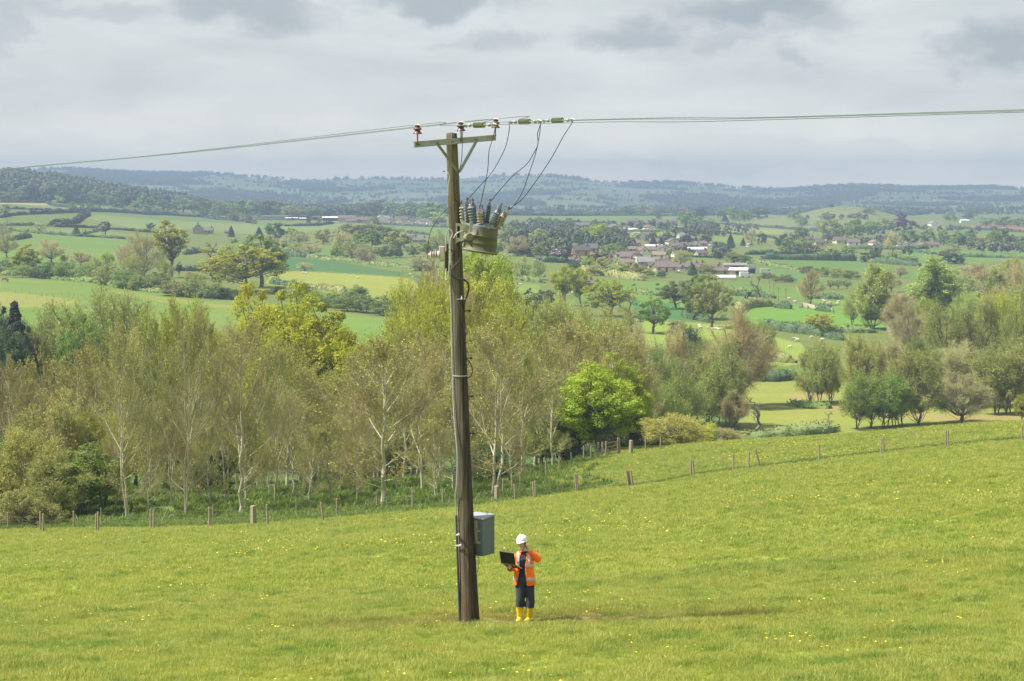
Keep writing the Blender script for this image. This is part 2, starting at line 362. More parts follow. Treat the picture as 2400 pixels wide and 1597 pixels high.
def make_ground():
    us = np.concatenate([np.linspace(-.9, -.30, 50, endpoint=False), np.linspace(-.30, .30, 560, endpoint=False), np.linspace(.30, .9, 51)])
    ds = np.concatenate([np.linspace(-60, 1, 20, endpoint=False), np.exp(np.linspace(0, math.log(100), 150, endpoint=False)), np.exp(np.linspace(math.log(100), math.log(7000), 620))])
    D, U = np.meshgrid(ds, us, indexing='ij')
    W = np.maximum(D, 0) + 60 * np.clip(1 - np.maximum(D, 0) / 60, 0, 1)       # a wide patch round the camera
    X = U * W; Y = D; Z = H(X, Y)
    nd, nu = X.shape
    V = np.stack([X, Y, Z], -1).reshape(-1, 3)
    idx = np.arange(nd * nu).reshape(nd, nu)
    F = np.stack([idx[:-1, :-1].ravel(), idx[:-1, 1:].ravel(), idx[1:, 1:].ravel(), idx[1:, :-1].ravel()], -1)
    x, y = V[:, 0], V[:, 1]
    C = np.zeros((len(V), 3)); C[:] = (.12, .148, .042)
    d = y
    C[d < 135] = (.22, .28, .045); C[(d < 42.5) & (d > 37.5) & (np.abs(x - .5) < 5)] = (.17, .14, .06)
    # rough ground in the wood and on the banks
    wood = (d > 128) & (d < 260) & (x / np.maximum(d, 1) < .035 + .02 * np.sin(d * .3)); C[wood] = (.11, .17, .04)
    beyond = (d > 128) & (d < 190) & ~wood; C[beyond] = (.12, .21, .035)
    valley = (d >= 190) & (d < 330); C[valley] = (.09, .14, .04)
    rs = np.random.RandomState(4)
    # distant patchwork
    far = d > 2900
    S = np.stack([rs.uniform(-3200, 3200, 520), rs.uniform(2900, 8200, 520)], -1); sc_ = np.array([1, .55])
    fc = rs.uniform(0, 1, 520); A = V[far][:, :2] * sc_
    best = np.full(len(A), 1e9); who = np.zeros(len(A), int)
    warp = np.stack([60 * np.sin(A[:, 1] * .01), 40 * np.sin(A[:, 0] * .008)], -1)
    for i, s_ in enumerate(S * sc_):
        q = ((A + warp - s_) ** 2).sum(1); m = q < best; best[m] = q[m]; who[m] = i
    pal = np.array([(.07, .10, .05), (.12, .16, .08), (.14, .18, .09), (.09, .12, .06), (.13, .17, .08), (.05, .075, .04), (.11, .15, .075), (.13, .165, .085)])
    C[far] = pal[(fc * 8).astype(int)[who]]
    knoll = (np.abs(d - 2300) < 330) & (np.abs(x / np.maximum(d, 1) - .1744) < .05); C[knoll] = (.15, .17, .07)
    for poly, col, dmin in FIELDS:
        w_ = []
        for p in poly:
            h_ = hit(*P2(*p), dmin=dmin)
            if h_ is None: break
            w_.append((h_.x, h_.y))
        if len(w_) < 3: continue
        col = np.array(col); C[inpoly(x, y, w_)] = (col * .84 + col.mean() * .16) * np.array([.86, .79, .60])
    me = np_mesh('ground', [(V, F, 0)], [], smooth=True)
    at_ = me.color_attributes.new('field', 'FLOAT_COLOR', 'POINT')
    at_.data.foreach_set('color', np.concatenate([C, np.ones((len(C), 1))], 1).astype(np.float32).ravel())
    m = bpy.data.materials.new('meadow_ground'); m.use_nodes = True; t = m.node_tree; b = t.nodes['Principled BSDF']
    b.inputs['Roughness'].default_value = .95; b.inputs['Specular IOR Level'].default_value = .1
    a = N(t, 'ShaderNodeVertexColor', layer_name='field'); g = N(t, 'ShaderNodeNewGeometry')
    cur = (a, 0)
    for s_, amt, c2, lo, hi in ((.014, .5, (.8, .88, .9), .42, .62), (.11, .45, (1.25, 1.1, 1.0), .45, .62), (.7, .45, (.68, .76, .65), .48, .68), (4.0, .55, (.6, .68, .6), .45, .65)):
        n = N(t, 'ShaderNodeTexNoise', inp={'Scale': s_, 'Detail': 4.0}); L(t, g, 'Position', n, 0)
        r = N(t, 'ShaderNodeMapRange', inp={'From Min': lo, 'From Max': hi, 'To Min': 0.0, 'To Max': amt}); L(t, n, 'Fac', r, 0)
        mm = N(t, 'ShaderNodeMixRGB', blend_type='MULTIPLY'); L(t, r, 0, mm, 0); L(t, cur[0], cur[1], mm, 1); mm.inputs[2].default_value = (*c2, 1); cur = (mm, 0)
    L(t, cur[0], cur[1], b, 'Base Color'); me.materials.append(m)
    o = ob('ground', me); o['kind'] = 'structure'
    return S
FAR_SEEDS = make_ground()

# ------------------------------------------------------------------ grass and buttercups (nobody could count them)
def tuft_mesh(name, seed, nb, rad, hmin, hmax, wd, m):
    rs = np.random.RandomState(seed); a = rs.uniform(0, 6.283, nb); r = rad * np.sqrt(rs.uniform(0, 1, nb))
    base = np.stack([r * np.cos(a), r * np.sin(a), np.full(nb, -.02)], -1)
    hh = rs.uniform(hmin, hmax, nb); th = rs.uniform(0, 6.283, nb); lean = rs.uniform(.15, .9, nb) * hh
    dirv = np.stack([np.cos(th), np.sin(th), np.zeros(nb)], -1); side = np.stack([-np.sin(th), np.cos(th), np.zeros(nb)], -1) * (wd / 2)
    ph = rs.uniform(0, 6.283, nb); side = np.stack([np.cos(ph), np.sin(ph), np.zeros(nb)], -1) * (wd / 2)
    mid = base + dirv * (lean * .35)[:, None] + np.array([0, 0, 1]) * (hh * .6)[:, None]; tip = base + dirv * lean[:, None] + np.array([0, 0, 1]) * hh[:, None]
    V = np.stack([base - side, base + side, mid + side * .8, mid - side * .8, tip], 1).reshape(-1, 3)
    i = np.arange(nb)[:, None] * 5
    return np_mesh(name, [(V, i + np.array([[0, 1, 2, 3]]), 0), (np.zeros((0, 3)), np.zeros((0, 3), int), 0)] if False else [(V, i + np.array([[0, 1, 2, 3]]), 0), (V, i + np.array([[3, 2, 4]]), 0)], [m])
def grass_mat(name, col, c2, c3):
    m = bpy.data.materials.new(name); m.use_nodes = True; t = m.node_tree; b = t.nodes['Principled BSDF']
    b.inputs['Roughness'].default_value = .5; b.inputs['Specular IOR Level'].default_value = .35
    oi = N(t, 'ShaderNodeObjectInfo'); g = N(t, 'ShaderNodeNewGeometry')
    m1 = N(t, 'ShaderNodeMixRGB'); L(t, oi, 'Random', m1, 0); m1.inputs[1].default_value = (*col, 1); m1.inputs[2].default_value = (*c2, 1)
    cur = (m1, 0)
    for s_, amt, cc, lo, hi in ((.06, .5, (1.1, 1.06, .95), .42, .62), (.33, .6, (.66, .80, .62), .52, .64), (1.5, .9, c3, .52, .64), (.5, .35, (1.18, .98, 1.0), .5, .7)):
        n = N(t, 'ShaderNodeTexNoise', inp={'Scale': s_, 'Detail': 3.0}); L(t, g, 'Position', n, 0)
        r = N(t, 'ShaderNodeMapRange', inp={'From Min': lo, 'From Max': hi, 'To Min': 0.0, 'To Max': amt}); L(t, n, 'Fac', r, 0)
        mm = N(t, 'ShaderNodeMixRGB', blend_type='MULTIPLY'); L(t, r, 0, mm, 0); L(t, cur[0], cur[1], mm, 1); mm.inputs[2].default_value = (*cc, 1); cur = (mm, 0)
    # trodden, drier ground round the foot of the pole
    sb = N(t, 'ShaderNodeVectorMath', operation='SUBTRACT'); L(t, g, 'Position', sb, 0); sb.inputs[1].default_value = (.5, 39.9, -9.0)
    ml = N(t, 'ShaderNodeVectorMath', operation='MULTIPLY'); L(t, sb, 0, ml, 0); ml.inputs[1].default_value = (.15, .6, .0)
    nn = N(t, 'ShaderNodeTexNoise', inp={'Scale': 1.6, 'Detail': 4.0}); L(t, g, 'Position', nn, 0)
    ln = N(t, 'ShaderNodeVectorMath', operation='LENGTH'); L(t, ml, 0, ln, 0)
    ad = N(t, 'ShaderNodeMath', operation='ADD'); L(t, ln, 'Value', ad, 0); L(t, nn, 'Fac', ad, 1)
    r = N(t, 'ShaderNodeMapRange', inp={'From Min': 1.5, 'From Max': .75, 'To Min': 0.0, 'To Max': .6}); L(t, ad, 0, r, 0)
    mm = N(t, 'ShaderNodeMixRGB'); L(t, r, 0, mm, 0); L(t, cur[0], cur[1], mm, 1); mm.inputs[2].default_value = (.25, .22, .07, 1); cur = (mm, 0)
    L(t, cur[0], cur[1], b, 'Base Color')
    tr = N(t, 'ShaderNodeBsdfTranslucent'); L(t, cur[0], cur[1], tr, 'Color')
    ms = N(t, 'ShaderNodeMixShader', inp={0: .45}); L(t, b, 0, ms, 1); L(t, tr, 0, ms, 2); L(t, ms, 0, t.nodes['Material Output'], 0)
    return m
M['grass'] = grass_mat('grass_blades', (.305, .36, .06), (.41, .43, .11), (.55, .72, .5))
M['weeds'] = grass_mat('weed_leaves', (.15, .22, .045), (.21, .28, .06), (.6, .7, .6))
M['petal'] = mat('buttercup_petal', (.85, .66, .02), .5)
def scatter(name, pts, protos, smin, smax, label, upright=.25):
    me = bpy.data.meshes.new(name + '_points'); me.vertices.add(len(pts)); me.vertices.foreach_set('co', np.asarray(pts[:, :3], np.float32).ravel())
    a = me.attributes.new('size', 'FLOAT', 'POINT'); a.data.foreach_set('value', pts[:, 3].astype(np.float32))
    o = ob(name, me); o['kind'] = 'stuff'; o['label'] = label
    ng = bpy.data.node_groups.new(name, 'GeometryNodeTree')
    ng.interface.new_socket('Geometry', in_out='INPUT', socket_type='NodeSocketGeometry'); ng.interface.new_socket('Geometry', in_out='OUTPUT', socket_type='NodeSocketGeometry')
    gi = N(ng, 'NodeGroupInput'); go = N(ng, 'NodeGroupOutput')
    gi2 = N(ng, 'GeometryNodeGeometryToInstance')
    for p in protos:
        x = N(ng, 'GeometryNodeObjectInfo'); x.inputs['Object'].default_value = p; x.inputs['As Instance'].default_value = True
        L(ng, x, 'Geometry', gi2, 0)
    inst = N(ng, 'GeometryNodeInstanceOnPoints'); L(ng, gi, 0, inst, 'Points')
    if len(protos) > 1:
        j = N(ng, 'GeometryNodeJoinGeometry'); ng.nodes.remove(gi2)
        for n in [n for n in ng.nodes if n.bl_idname == 'GeometryNodeObjectInfo']: L(ng, n, 'Geometry', j, 0)
        L(ng, j, 0, inst, 'Instance'); inst.inputs['Pick Instance'].default_value = True
    else: L(ng, gi2, 0, inst, 'Instance')
    rv = N(ng, 'FunctionNodeRandomValue', data_type='FLOAT_VECTOR'); rv.inputs[0].default_value = (-upright, -upright, 0); rv.inputs[1].default_value = (upright, upright, 6.283)
    L(ng, rv, 0, inst, 'Rotation')
    na = N(ng, 'GeometryNodeInputNamedAttribute', data_type='FLOAT'); na.inputs[0].default_value = 'size'; L(ng, na, 0, inst, 'Scale')
    L(ng, inst, 0, go, 0)
    md = o.modifiers.new('scatter', 'NODES'); md.node_group = ng
    return o
def proto(name, me): return bpy.data.objects.new(name, me)     # never linked: only a source for the scatter
def field_points(rs, n, d0, d1, umin=-.30, umax=.30, keep=None):
    # even over the ground
    d = np.sqrt(rs.uniform(d0 * d0, d1 * d1, n)); u = rs.uniform(umin, umax, n); x = u * d
    if keep is not None: k = keep(x, d); x, d = x[k], d[k]
    return x, d
# front fence line (x, y) in the world, from the picture
FL = [(-30,1246),(65,1243),(205,1240),(330,1240),(480,1238),(600,1232),(640,1228),(758,1220),(900,1208),(1040,1196),(1164,1182),(1208,1175),(1252,1170),(1352,1154),(1477,1143),(1624,1118),(1720,1104),(1758,1101),(1785,1097),(1921,1080),(2070,1063),(2222,1047),(2400,1032)]
FENCE = [hit(a, b, dmin=80) for a, b in FL]
_fx = np.array([p.x for p in FENCE]); _fy = np.array([p.y for p in FENCE])
def fence_y(x): return np.interp(x, _fx, _fy)
def grow_grass():
    rs = np.random.RandomState(11)
    A = [proto('tuft', tuft_mesh('tuft%d' % i, i, 46, .13, .045, .135, .0075, M['grass'])) for i in range(5)]
    B = [proto('tuft', tuft_mesh('tuftb%d' % i, 20 + i, 60, .30, .06, .17, .016, M['grass'])) for i in range(4)]
    Wd = [proto('weed', tuft_mesh('weed%d' % i, 40 + i, 50, .30, .15, .5, .055, M['weeds'])) for i in range(3)]
    out = []
    x, d = field_points(rs, 44000, 27, 52)
    s = rs.uniform(.7, 1.25, len(x)); worn = np.exp(-((x - .5) / 4.) ** 2 - ((d - 39.9) / 1.0) ** 2); s *= 1 - .5 * worn
    clump = np.sin(x * 3.1 + np.sin(d * 2.2) * 2) * np.sin(d * 3.7 + np.cos(x * 1.4) * 2); s *= 1 + .3 * np.clip(clump, -.5, 1); clump = np.sin(x * 1.9 + np.sin(d * 1.3) * 2) * np.sin(d * 2.3 + np.cos(x * .9) * 2); s *= 1 + .28 * np.clip(clump, -.4, 1); big = np.sin(x * .8 + 1.3 * np.sin(d * .47)) * np.sin(d * .9 + 1.7 * np.cos(x * .5)); s *= 1 + .30 * np.clip(big, -.5, 1)
    pts = np.stack([x, d, H(x, d), s], -1)
    scatter('grass', pts, A, 1, 1, 'short bright pasture grass covering the field round the pole')
    x, d = field_points(rs, 60000, 50, 132, keep=lambda x, d: d < fence_y(x) + .5)
    s = rs.uniform(.7, 1.3, len(x)) * (.8 + .4 * np.clip((d - 50) / 60, 0, 1))
    scatter('grass', np.stack([x, d, H(x, d), s], -1), B, 1, 1, 'short pasture grass on the far slope of the front field')
    # strip beyond the fence on the right, and rough growth along the fence and in the wood
    x, d = field_points(rs, 26000, 118, 182, umin=-.02, umax=.30, keep=lambda x, d: (d > fence_y(x) - .2) & (rs.uniform(0, 1, len(x)) < np.clip((x + 1) / 7, 0, 1)))
    s = rs.uniform(.9, 1.6, len(x)); scatter('grass', np.stack([x, d, H(x, d), s], -1), B, 1, 1, 'longer meadow grass in the strip beyond the post fence')
    x = rs.uniform(-36, 40, 5200); y = fence_y(x) + np.abs(rs.normal(0, 1, len(x))) * np.where(x < 4, 4.5, .7) - .5
    s = rs.uniform(.35, 1.0, len(x)) * np.where(x > 4, .7, 1); xx, yy = x, y
    x2, d2 = field_points(rs, 9000, 122, 215, umin=-.30, umax=.07, keep=lambda x, d: (d > fence_y(x) + 1) & (x / d < .03 + rs.normal(0, .015, len(x))))
    s2 = rs.uniform(.5, 1.4, len(x2)); x = np.concatenate([x, x2]); y = np.concatenate([y, d2]); s = np.concatenate([s, s2])
    scatter('undergrowth', np.stack([x, y, H(x, y), s], -1), Wd, 1, 1, 'green nettles and undergrowth along the wire fence and wood floor')
    # buttercups
    bm = MB(); r_ = .020
    for k in range(5):
        a = k * 2 * math.pi / 5; c, s_ = math.cos(a), math.sin(a)
        bm.add([(0, 0, 0), (c * r_ - s_ * .012, s_ * r_ + c * .012, .010), (c * r_ * 1.25, s_ * r_ * 1.25, .014), (c * r_ + s_ * .012, s_ * r_ - c * .012, .010)], [(0, 1, 2, 3)])
    bm.tube([(0, 0, -.16), (.004, 0, -.08), (0, 0, 0)], [.0018] * 3, n=3)
    tmp = bm.build('buttercup', [M['petal'], M['grass']]); me = tmp.data; bpy.data.objects.remove(tmp)
    for p in me.polygons:
        if p.index >= 5: p.material_index = 1
    F1 = [proto('buttercup', me)]
    X, D, S = [], [], []
    for i in range(110):
        cx = rs.uniform(-.27, .27); cd = math.sqrt(rs.uniform(29 ** 2, 75 ** 2)); n = rs.randint(1, 9)
        X.append(cx * cd + rs.normal(0, .35, n)); D.append(cd + rs.normal(0, .6, n)); S.append(rs.uniform(.6, 1.0, n))
    for i in range(190):
        cd = math.sqrt(rs.uniform(70 ** 2, 122 ** 2)); cx = rs.uniform(-.27, .27); n = rs.randint(1, 12)
        X.append(cx * cd + rs.normal(0, .8, n)); D.append(cd + rs.normal(0, 1.2, n)); S.append(rs.uniform(1.0, 1.6, n))
    for i in range(420):
        cx = 2 + 44 * rs.uniform(0, 1) ** .8; cd = fence_y(cx) + rs.uniform(-2, 45) ; n = rs.randint(2, 14)
        X.append(cx + rs.normal(0, .9, n)); D.append(cd + rs.normal(0, 1.2, n)); S.append(rs.uniform(1.0, 1.8, n))
    X = np.concatenate(X); D = np.concatenate(D); S = np.concatenate(S)
    scatter('buttercups', np.stack([X, D, H(X, D) + .13, S], -1), F1, 1, 1, 'yellow buttercups scattered through the pasture grass', upright=.35)
grow_grass()
# ------------------------------------------------------------------ tree makers (unit: metres; height 10, foot at the origin)
def unit(rs, n):
    v = rs.normal(0, 1, (n, 3)); return v / np.linalg.norm(v, axis=1)[:, None]
def prisms(P0, P1, R0, R1, k=3):
    P0 = np.asarray(P0, float); P1 = np.asarray(P1, float); R0 = np.asarray(R0, float)[:, None]; R1 = np.asarray(R1, float)[:, None]
    d = P1 - P0; d /= np.linalg.norm(d, axis=1)[:, None] + 1e-9
    a = np.where(np.abs(d[:, 2:3]) < .9, np.array([[0, 0, 1.]]), np.array([[1., 0, 0]])); x = np.cross(d, a); x /= np.linalg.norm(x, axis=1)[:, None] + 1e-9; y = np.cross(d, x)
    rings = []
    for P, Rr in ((P0, R0), (P1, R1)):
        for j in range(k):
            t = 2 * math.pi * j / k; rings.append(P + (x * math.cos(t) + y * math.sin(t)) * Rr)
    V = np.stack(rings, 1); n = len(P0); i = np.arange(n)[:, None] * 2 * k
    F = np.concatenate([i + np.array([[j, (j + 1) % k, k + (j + 1) % k, k + j]]) for j in range(k)])
    return V.reshape(-1, 3), F
def quads(rs, C, Nn, size, asp=.75):
    n = len(C); r = unit(rs, n); x = np.cross(Nn, r); x /= np.linalg.norm(x, axis=1)[:, None] + 1e-9; y = np.cross(Nn, x)
    s = (size * rs.uniform(.6, 1.25, n))[:, None] * .5; x = x * s; y = y * s * asp
    V = np.stack([C - x * .9, C - y, C + x * 1.1, C + y], 1).reshape(-1, 3)
    return V, np.arange(n * 4).reshape(n, 4)
class Skel:
    def __init__(s): s.a = []; s.b = []; s.r = []; s.q = []; s.tips = []
    def seg(s, p, q, r, r2): s.a.append(p); s.b.append(q); s.r.append(r); s.q.append(r2)
    def limb(s, rs, p, q, r, r2, bow, n=4, jit=.035):
        """a bowed, knotty limb from p to q; returns its points"""
        p = np.array(p, float); q = np.array(q, float); pts = []
        L_ = np.linalg.norm(q - p)
        for i in range(n + 1):
            t = i / n; x = p + (q - p) * t + np.array(bow) * math.sin(math.pi * t) + (rs.normal(0, jit * L_, 3) if 0 < i < n else 0)
            pts.append(x)
        for i in range(n): s.seg(pts[i], pts[i + 1], r + (r2 - r) * i / n, r + (r2 - r) * (i + 1) / n)
        return pts
    def mesh(s, k=5): return prisms(s.a, s.b, s.r, s.q, k)

def crown_points(rs, n, W, z0, z1, shape):
    """clump centres on and inside an uneven crown; returns centres and outward directions"""
    cz = (z0 + z1) / 2; rz = (z1 - z0) / 2; u = unit(rs, n * 3); u = u[u[:, 2] > -.8][:n]
    lob = 1 + .16 * np.sin(u[:, 0] * 4.1 + rs.uniform(0, 6)) + .14 * np.sin(u[:, 1] * 5 + u[:, 2] * 3 + rs.uniform(0, 6)) + rs.normal(0, .07, len(u))
    f = rs.uniform(.35, 1, len(u)) ** .45 * lob
    C = u * f[:, None]
    if shape == 'cone': C[:, :2] *= (1.0 - (C[:, 2:3] + 1) / 2 * .85)
    if shape == 'dome': C[:, 2] = np.where(C[:, 2] < 0, C[:, 2] * .55 - .12, C[:, 2])
    if shape == 'poplar': C[:, :2] *= (1 - .45 * np.clip(C[:, 2:3], 0, 1)); 
    P = C * np.array([W / 2 * .84, W / 2 * .84, rz * .88]) + np.array([0, 0, cz])
    return P, u
def tree_leafy(seed, W=8., z0=2., ncl=70, nl=110, ls=.3, shape='round', trunk_r=.28, rc=.85, open_=.0, leaf='leaf', lean=0., stems=1, flat=.85, bark='bark', limbs=True):
    rs = np.random.RandomState(seed); P, u = crown_points(rs, ncl, W, z0, 10., shape); n = len(P)
    rcs = rc * rs.uniform(.6, 1.35, n) * (W / 8.) ** .5
    k = nl; o = unit(rs, n * k).reshape(n, k, 3); o[:, :, 2] *= flat
    rad = rs.uniform(.55, 1.08, (n, k, 1))
    Cc = P[:, None, :] + o * rad * rcs[:, None, None]
    keep = rs.uniform(0, 1, (n, k)) > open_
    nn = o + .55 * unit(rs, n * k).reshape(n, k, 3) + np.array([0, 0, .25]); nn /= np.linalg.norm(nn, axis=2)[:, :, None]
    V, F = quads(rs, Cc[keep], nn[keep], ls)
    # loose twigs and leaves that break the outline
    S = Skel()
    if limbs:
        for st in range(stems):
            off = np.array([rs.normal(0, .25), rs.normal(0, .25), 0]) if stems > 1 else np.zeros(3)
            top = np.array([lean + rs.normal(0, .2) + off[0] * 3, rs.normal(0, .2) + off[1] * 3, z0 + (10 - z0) * .55])
            tp = S.limb(rs, off - np.array([0, 0, .5]), top, trunk_r / stems ** .5, trunk_r * .35, (rs.normal(0, .15), rs.normal(0, .15), 0), 7, .012)
            for i in range(st, n, stems):
                if rs.uniform() < .75 or open_ > .2:
                    j = min(int(np.clip((P[i][2] - z0) / (10 - z0), 0, .95) * 4) + 2, 6); b = tp[j]
                    S.limb(rs, b, P[i] * .98, trunk_r * rs.uniform(.15, .3), .03, (0, 0, rs.uniform(-.1, .35)), 4)
    parts = [(V, F, 0)]
    return np_mesh('crown', parts, [M[leaf]]), np_mesh('trunk', [(*S.mesh(5), 0)], [M[bark]]) if S.a else None

def tree_twiggy(seed, W=7., z0=1.5, ncl=60, nt=70, tr=.012, shape='round', trunk_r=.25, up=.5, tl=1.3, leafn=0, ls=.14, leaf='bud', stems=1, bark='bark', lean=0.):
    """bare or budding crown: limbs to every clump and a haze of twigs"""
    rs = np.random.RandomState(seed); P, u = crown_points(rs, ncl, W, z0, 10., shape); n = len(P)
    S = Skel(); B = []
    for st in range(stems):
        off = np.array([rs.normal(0, .3), rs.normal(0, .3), 0]) if stems > 1 else np.zeros(3)
        top = np.array([lean + off[0] * 3, off[1] * 3, z0 + (10 - z0) * .6])
        tp = S.limb(rs, off - np.array([0, 0, .5]), top, trunk_r / stems ** .5, trunk_r * .25, (rs.normal(0, .15), rs.normal(0, .15), 0), 7, .012)
        for i in range(st, n, stems):
            j = min(int(np.clip((P[i][2] - z0) / (10 - z0), 0, .95) * 4) + 1, 6)
            q = P[i] - np.array([0, 0, .3]); pts = S.limb(rs, tp[j], q, trunk_r * rs.uniform(.12, .28), .025, (0, 0, rs.uniform(-.45, .1)), 4)
            B.append((i, pts[-2], pts[-1]))
    A0, A1 = [], []
    for i, a, b in B:
        t = rs.uniform(-.6, 1, (nt, 1)); base = a + (b - a) * np.clip(t + .3, 0, 1)
        d = unit(rs, nt) * .8 + u[i] * .55 + np.array([0, 0, up]); d /= np.linalg.norm(d, axis=1)[:, None]
        l = tl * rs.uniform(.35, 1.1, (nt, 1)); m = base + d * l * .5; e = base + d * l + np.array([0, 0, .12]) * l * up + rs.normal(0, .05, (nt, 3))
        A0 += [base, m]; A1 += [m, e]
        # side twigs
        d2 = d + unit(rs, nt) * .7; d2 /= np.linalg.norm(d2, axis=1)[:, None]; A0.append(m); A1.append(m + d2 * l * .45)
    A0 = np.concatenate(A0); A1 = np.concatenate(A1); k = len(A0)
    parts = [(*prisms(A0, A1, np.full(k, tr), np.full(k, tr * .45), 3), 0)]
    if leafn:
        q = rs.randint(0, k, leafn); C_ = A1[q] + rs.normal(0, .06, (leafn, 3)); parts.append((*quads(rs, C_, unit(rs, leafn), ls), 1))
    return np_mesh('crown', parts, [M['twig'], M[leaf]]), np_mesh('trunk', [(*S.mesh(5), 0)], [M[bark]])

def tree_ash(seed, leafn=2600, spread=1.0, forks=1, nprim=26):
    """slender young tree, pale bark, steep branches and a dense fan of fine ascending twigs"""
    rs = np.random.RandomState(seed); S = Skel(); A0, A1, R0 = [], [], []
    stems = []
    for f in range(forks):
        lx, ly = (rs.normal(0, .5), rs.normal(0, .3)) if forks > 1 else (rs.normal(0, .25), rs.normal(0, .2))
        pts = S.limb(rs, (f * .12, 0, -.5), (lx + f * .2, ly, 9.3 - f * .8), .125 / forks ** .4, .012, (rs.normal(0, .12), rs.normal(0, .12), 0), 12, .006); stems.append(pts)
    def twig(p, d, l, r, lev):
        d = d / np.linalg.norm(d)
        m = p + d * l * .5; d2 = d + np.array([0, 0, .28]) + rs.normal(0, .08, 3); d2 /= np.linalg.norm(d2); e = m + d2 * l * .5
        if lev <= 1: S.seg(p, m, r, r * .72); S.seg(m, e, r * .72, r * .4)
        else: A0.extend([p, m]); A1.extend([m, e]); R0.extend([r, r * .7])
        if lev >= 4: return
        n = (0, 9, 6, 4)[lev]; n = rs.randint(n - 1, n + 2)
        for i in range(n):
            t = .22 + .78 * (i + rs.uniform(0, 1)) / n; q = (p + (m - p) * t * 2) if t < .5 else (m + (e - m) * (t - .5) * 2)
            dd = (d if t < .5 else d2); s_ = unit(rs, 1)[0]; s_ -= dd * s_.dot(dd); s_ /= np.linalg.norm(s_) + 1e-6
            nd = dd * .80 + s_ * rs.uniform(.35, .62) + np.array([0, 0, .16]); ll = l * (.40, .50, .46, .5)[lev] * rs.uniform(.7, 1.15) * (1.15 - .35 * t)
            twig(q, nd, max(ll, .16), max(r * .5, .0075), lev + 1)
    for pts in stems:
        np_ = nprim // forks + 3
        for i in range(np_):
            t = .16 + .80 * (i + rs.uniform(0, 1)) / np_; j = min(int(t * 12), 11); q = pts[j] + (pts[j + 1] - pts[j]) * (t * 12 - j)
            a = rs.uniform(0, 6.283); inc = R(rs.uniform(30, 52) * (1.12 - .45 * t)) * spread
            if t < .3: inc = R(rs.uniform(50, 78))
            d = np.array([math.cos(a) * math.sin(inc), math.sin(a) * math.sin(inc), math.cos(inc)])
            twig(q, d, (1.15 + 3.6 * (1 - t) ** .75) * rs.uniform(.75, 1.1) * (1 if t > .3 else .55), (.046 if t > .3 else .03) * (1.1 - .75 * t), 1)
    A0 = np.array(A0); A1 = np.array(A1); R0 = np.array(R0)
    parts = [(*prisms(A0, A1, R0, R0 * .6, 3), 0)]
    if leafn:
        q = rs.randint(0, len(A0), leafn); C_ = A1[q] + rs.normal(0, .05, (leafn, 3)); parts.append((*quads(rs, C_, unit(rs, leafn), .10), 1))
    return np_mesh('crown', parts, [M['twig'], M['bud']]), np_mesh('trunk', [(*S.mesh(5), 0)], [M['palebark']])

def tree_dead(seed, white=False, W=6., n=9):
    rs = np.random.RandomState(seed); S = Skel(); pts = S.limb(rs, (0, 0, -.5), (rs.normal(0, .6), 0, 8.2), .36, .08, (rs.normal(0, .3), 0, 0), 8)
    def g(p, d, l, r, lev):
        q = p + d * l; pp = S.limb(rs, p, q, r, r * .45, (0, 0, rs.normal(0, .18) * l), 4)
        if lev < 3:
            for i in range(4 if lev < 2 else 3):
                k = rs.randint(1, 5); nd = d + unit(rs, 1)[0] * .95 + np.array([0, 0, .25]); nd /= np.linalg.norm(nd); g(pp[k], nd, l * rs.uniform(.35, .62), r * .45, lev + 1)
    for i in range(n):
        k = rs.randint(3, 9); a = rs.uniform(0, 6.28); d = np.array([math.cos(a) * .8, math.sin(a) * .8, rs.uniform(.3, .9)]); d /= np.linalg.norm(d)
        g(pts[k], d, W * .42 * rs.uniform(.6, 1.1), .13, 1)
    V, F = S.mesh(5); return None, np_mesh('trunk', [(V, F, 0)], [M['deadwood' if white else 'bark']])
def tree_conifer(seed, W=4., ls=.5, n=2200):
    rs = np.random.RandomState(seed); z = rs.uniform(.4, 10, n) ; rr = W / 2 * (1 - (z / 10.4) ** 1.3) * rs.uniform(.35, 1, n) ** .5 * (1 + .18 * np.sin(z * 7))
    a = rs.uniform(0, 6.283, n); C_ = np.stack([rr * np.cos(a), rr * np.sin(a), z], -1); nn = np.stack([np.cos(a) * .7, np.sin(a) * .7, np.full(n, .5)], -1) + .5 * unit(rs, n); nn /= np.linalg.norm(nn, axis=1)[:, None]
    S = Skel(); S.seg(np.array([0, 0, -.5]), np.array([0, 0, 9.]), .2, .03)
    return np_mesh('crown', [(*quads(rs, C_, nn, ls), 0)], [M['leaf']]), np_mesh('trunk', [(*S.mesh(5), 0)], [M['bark']])

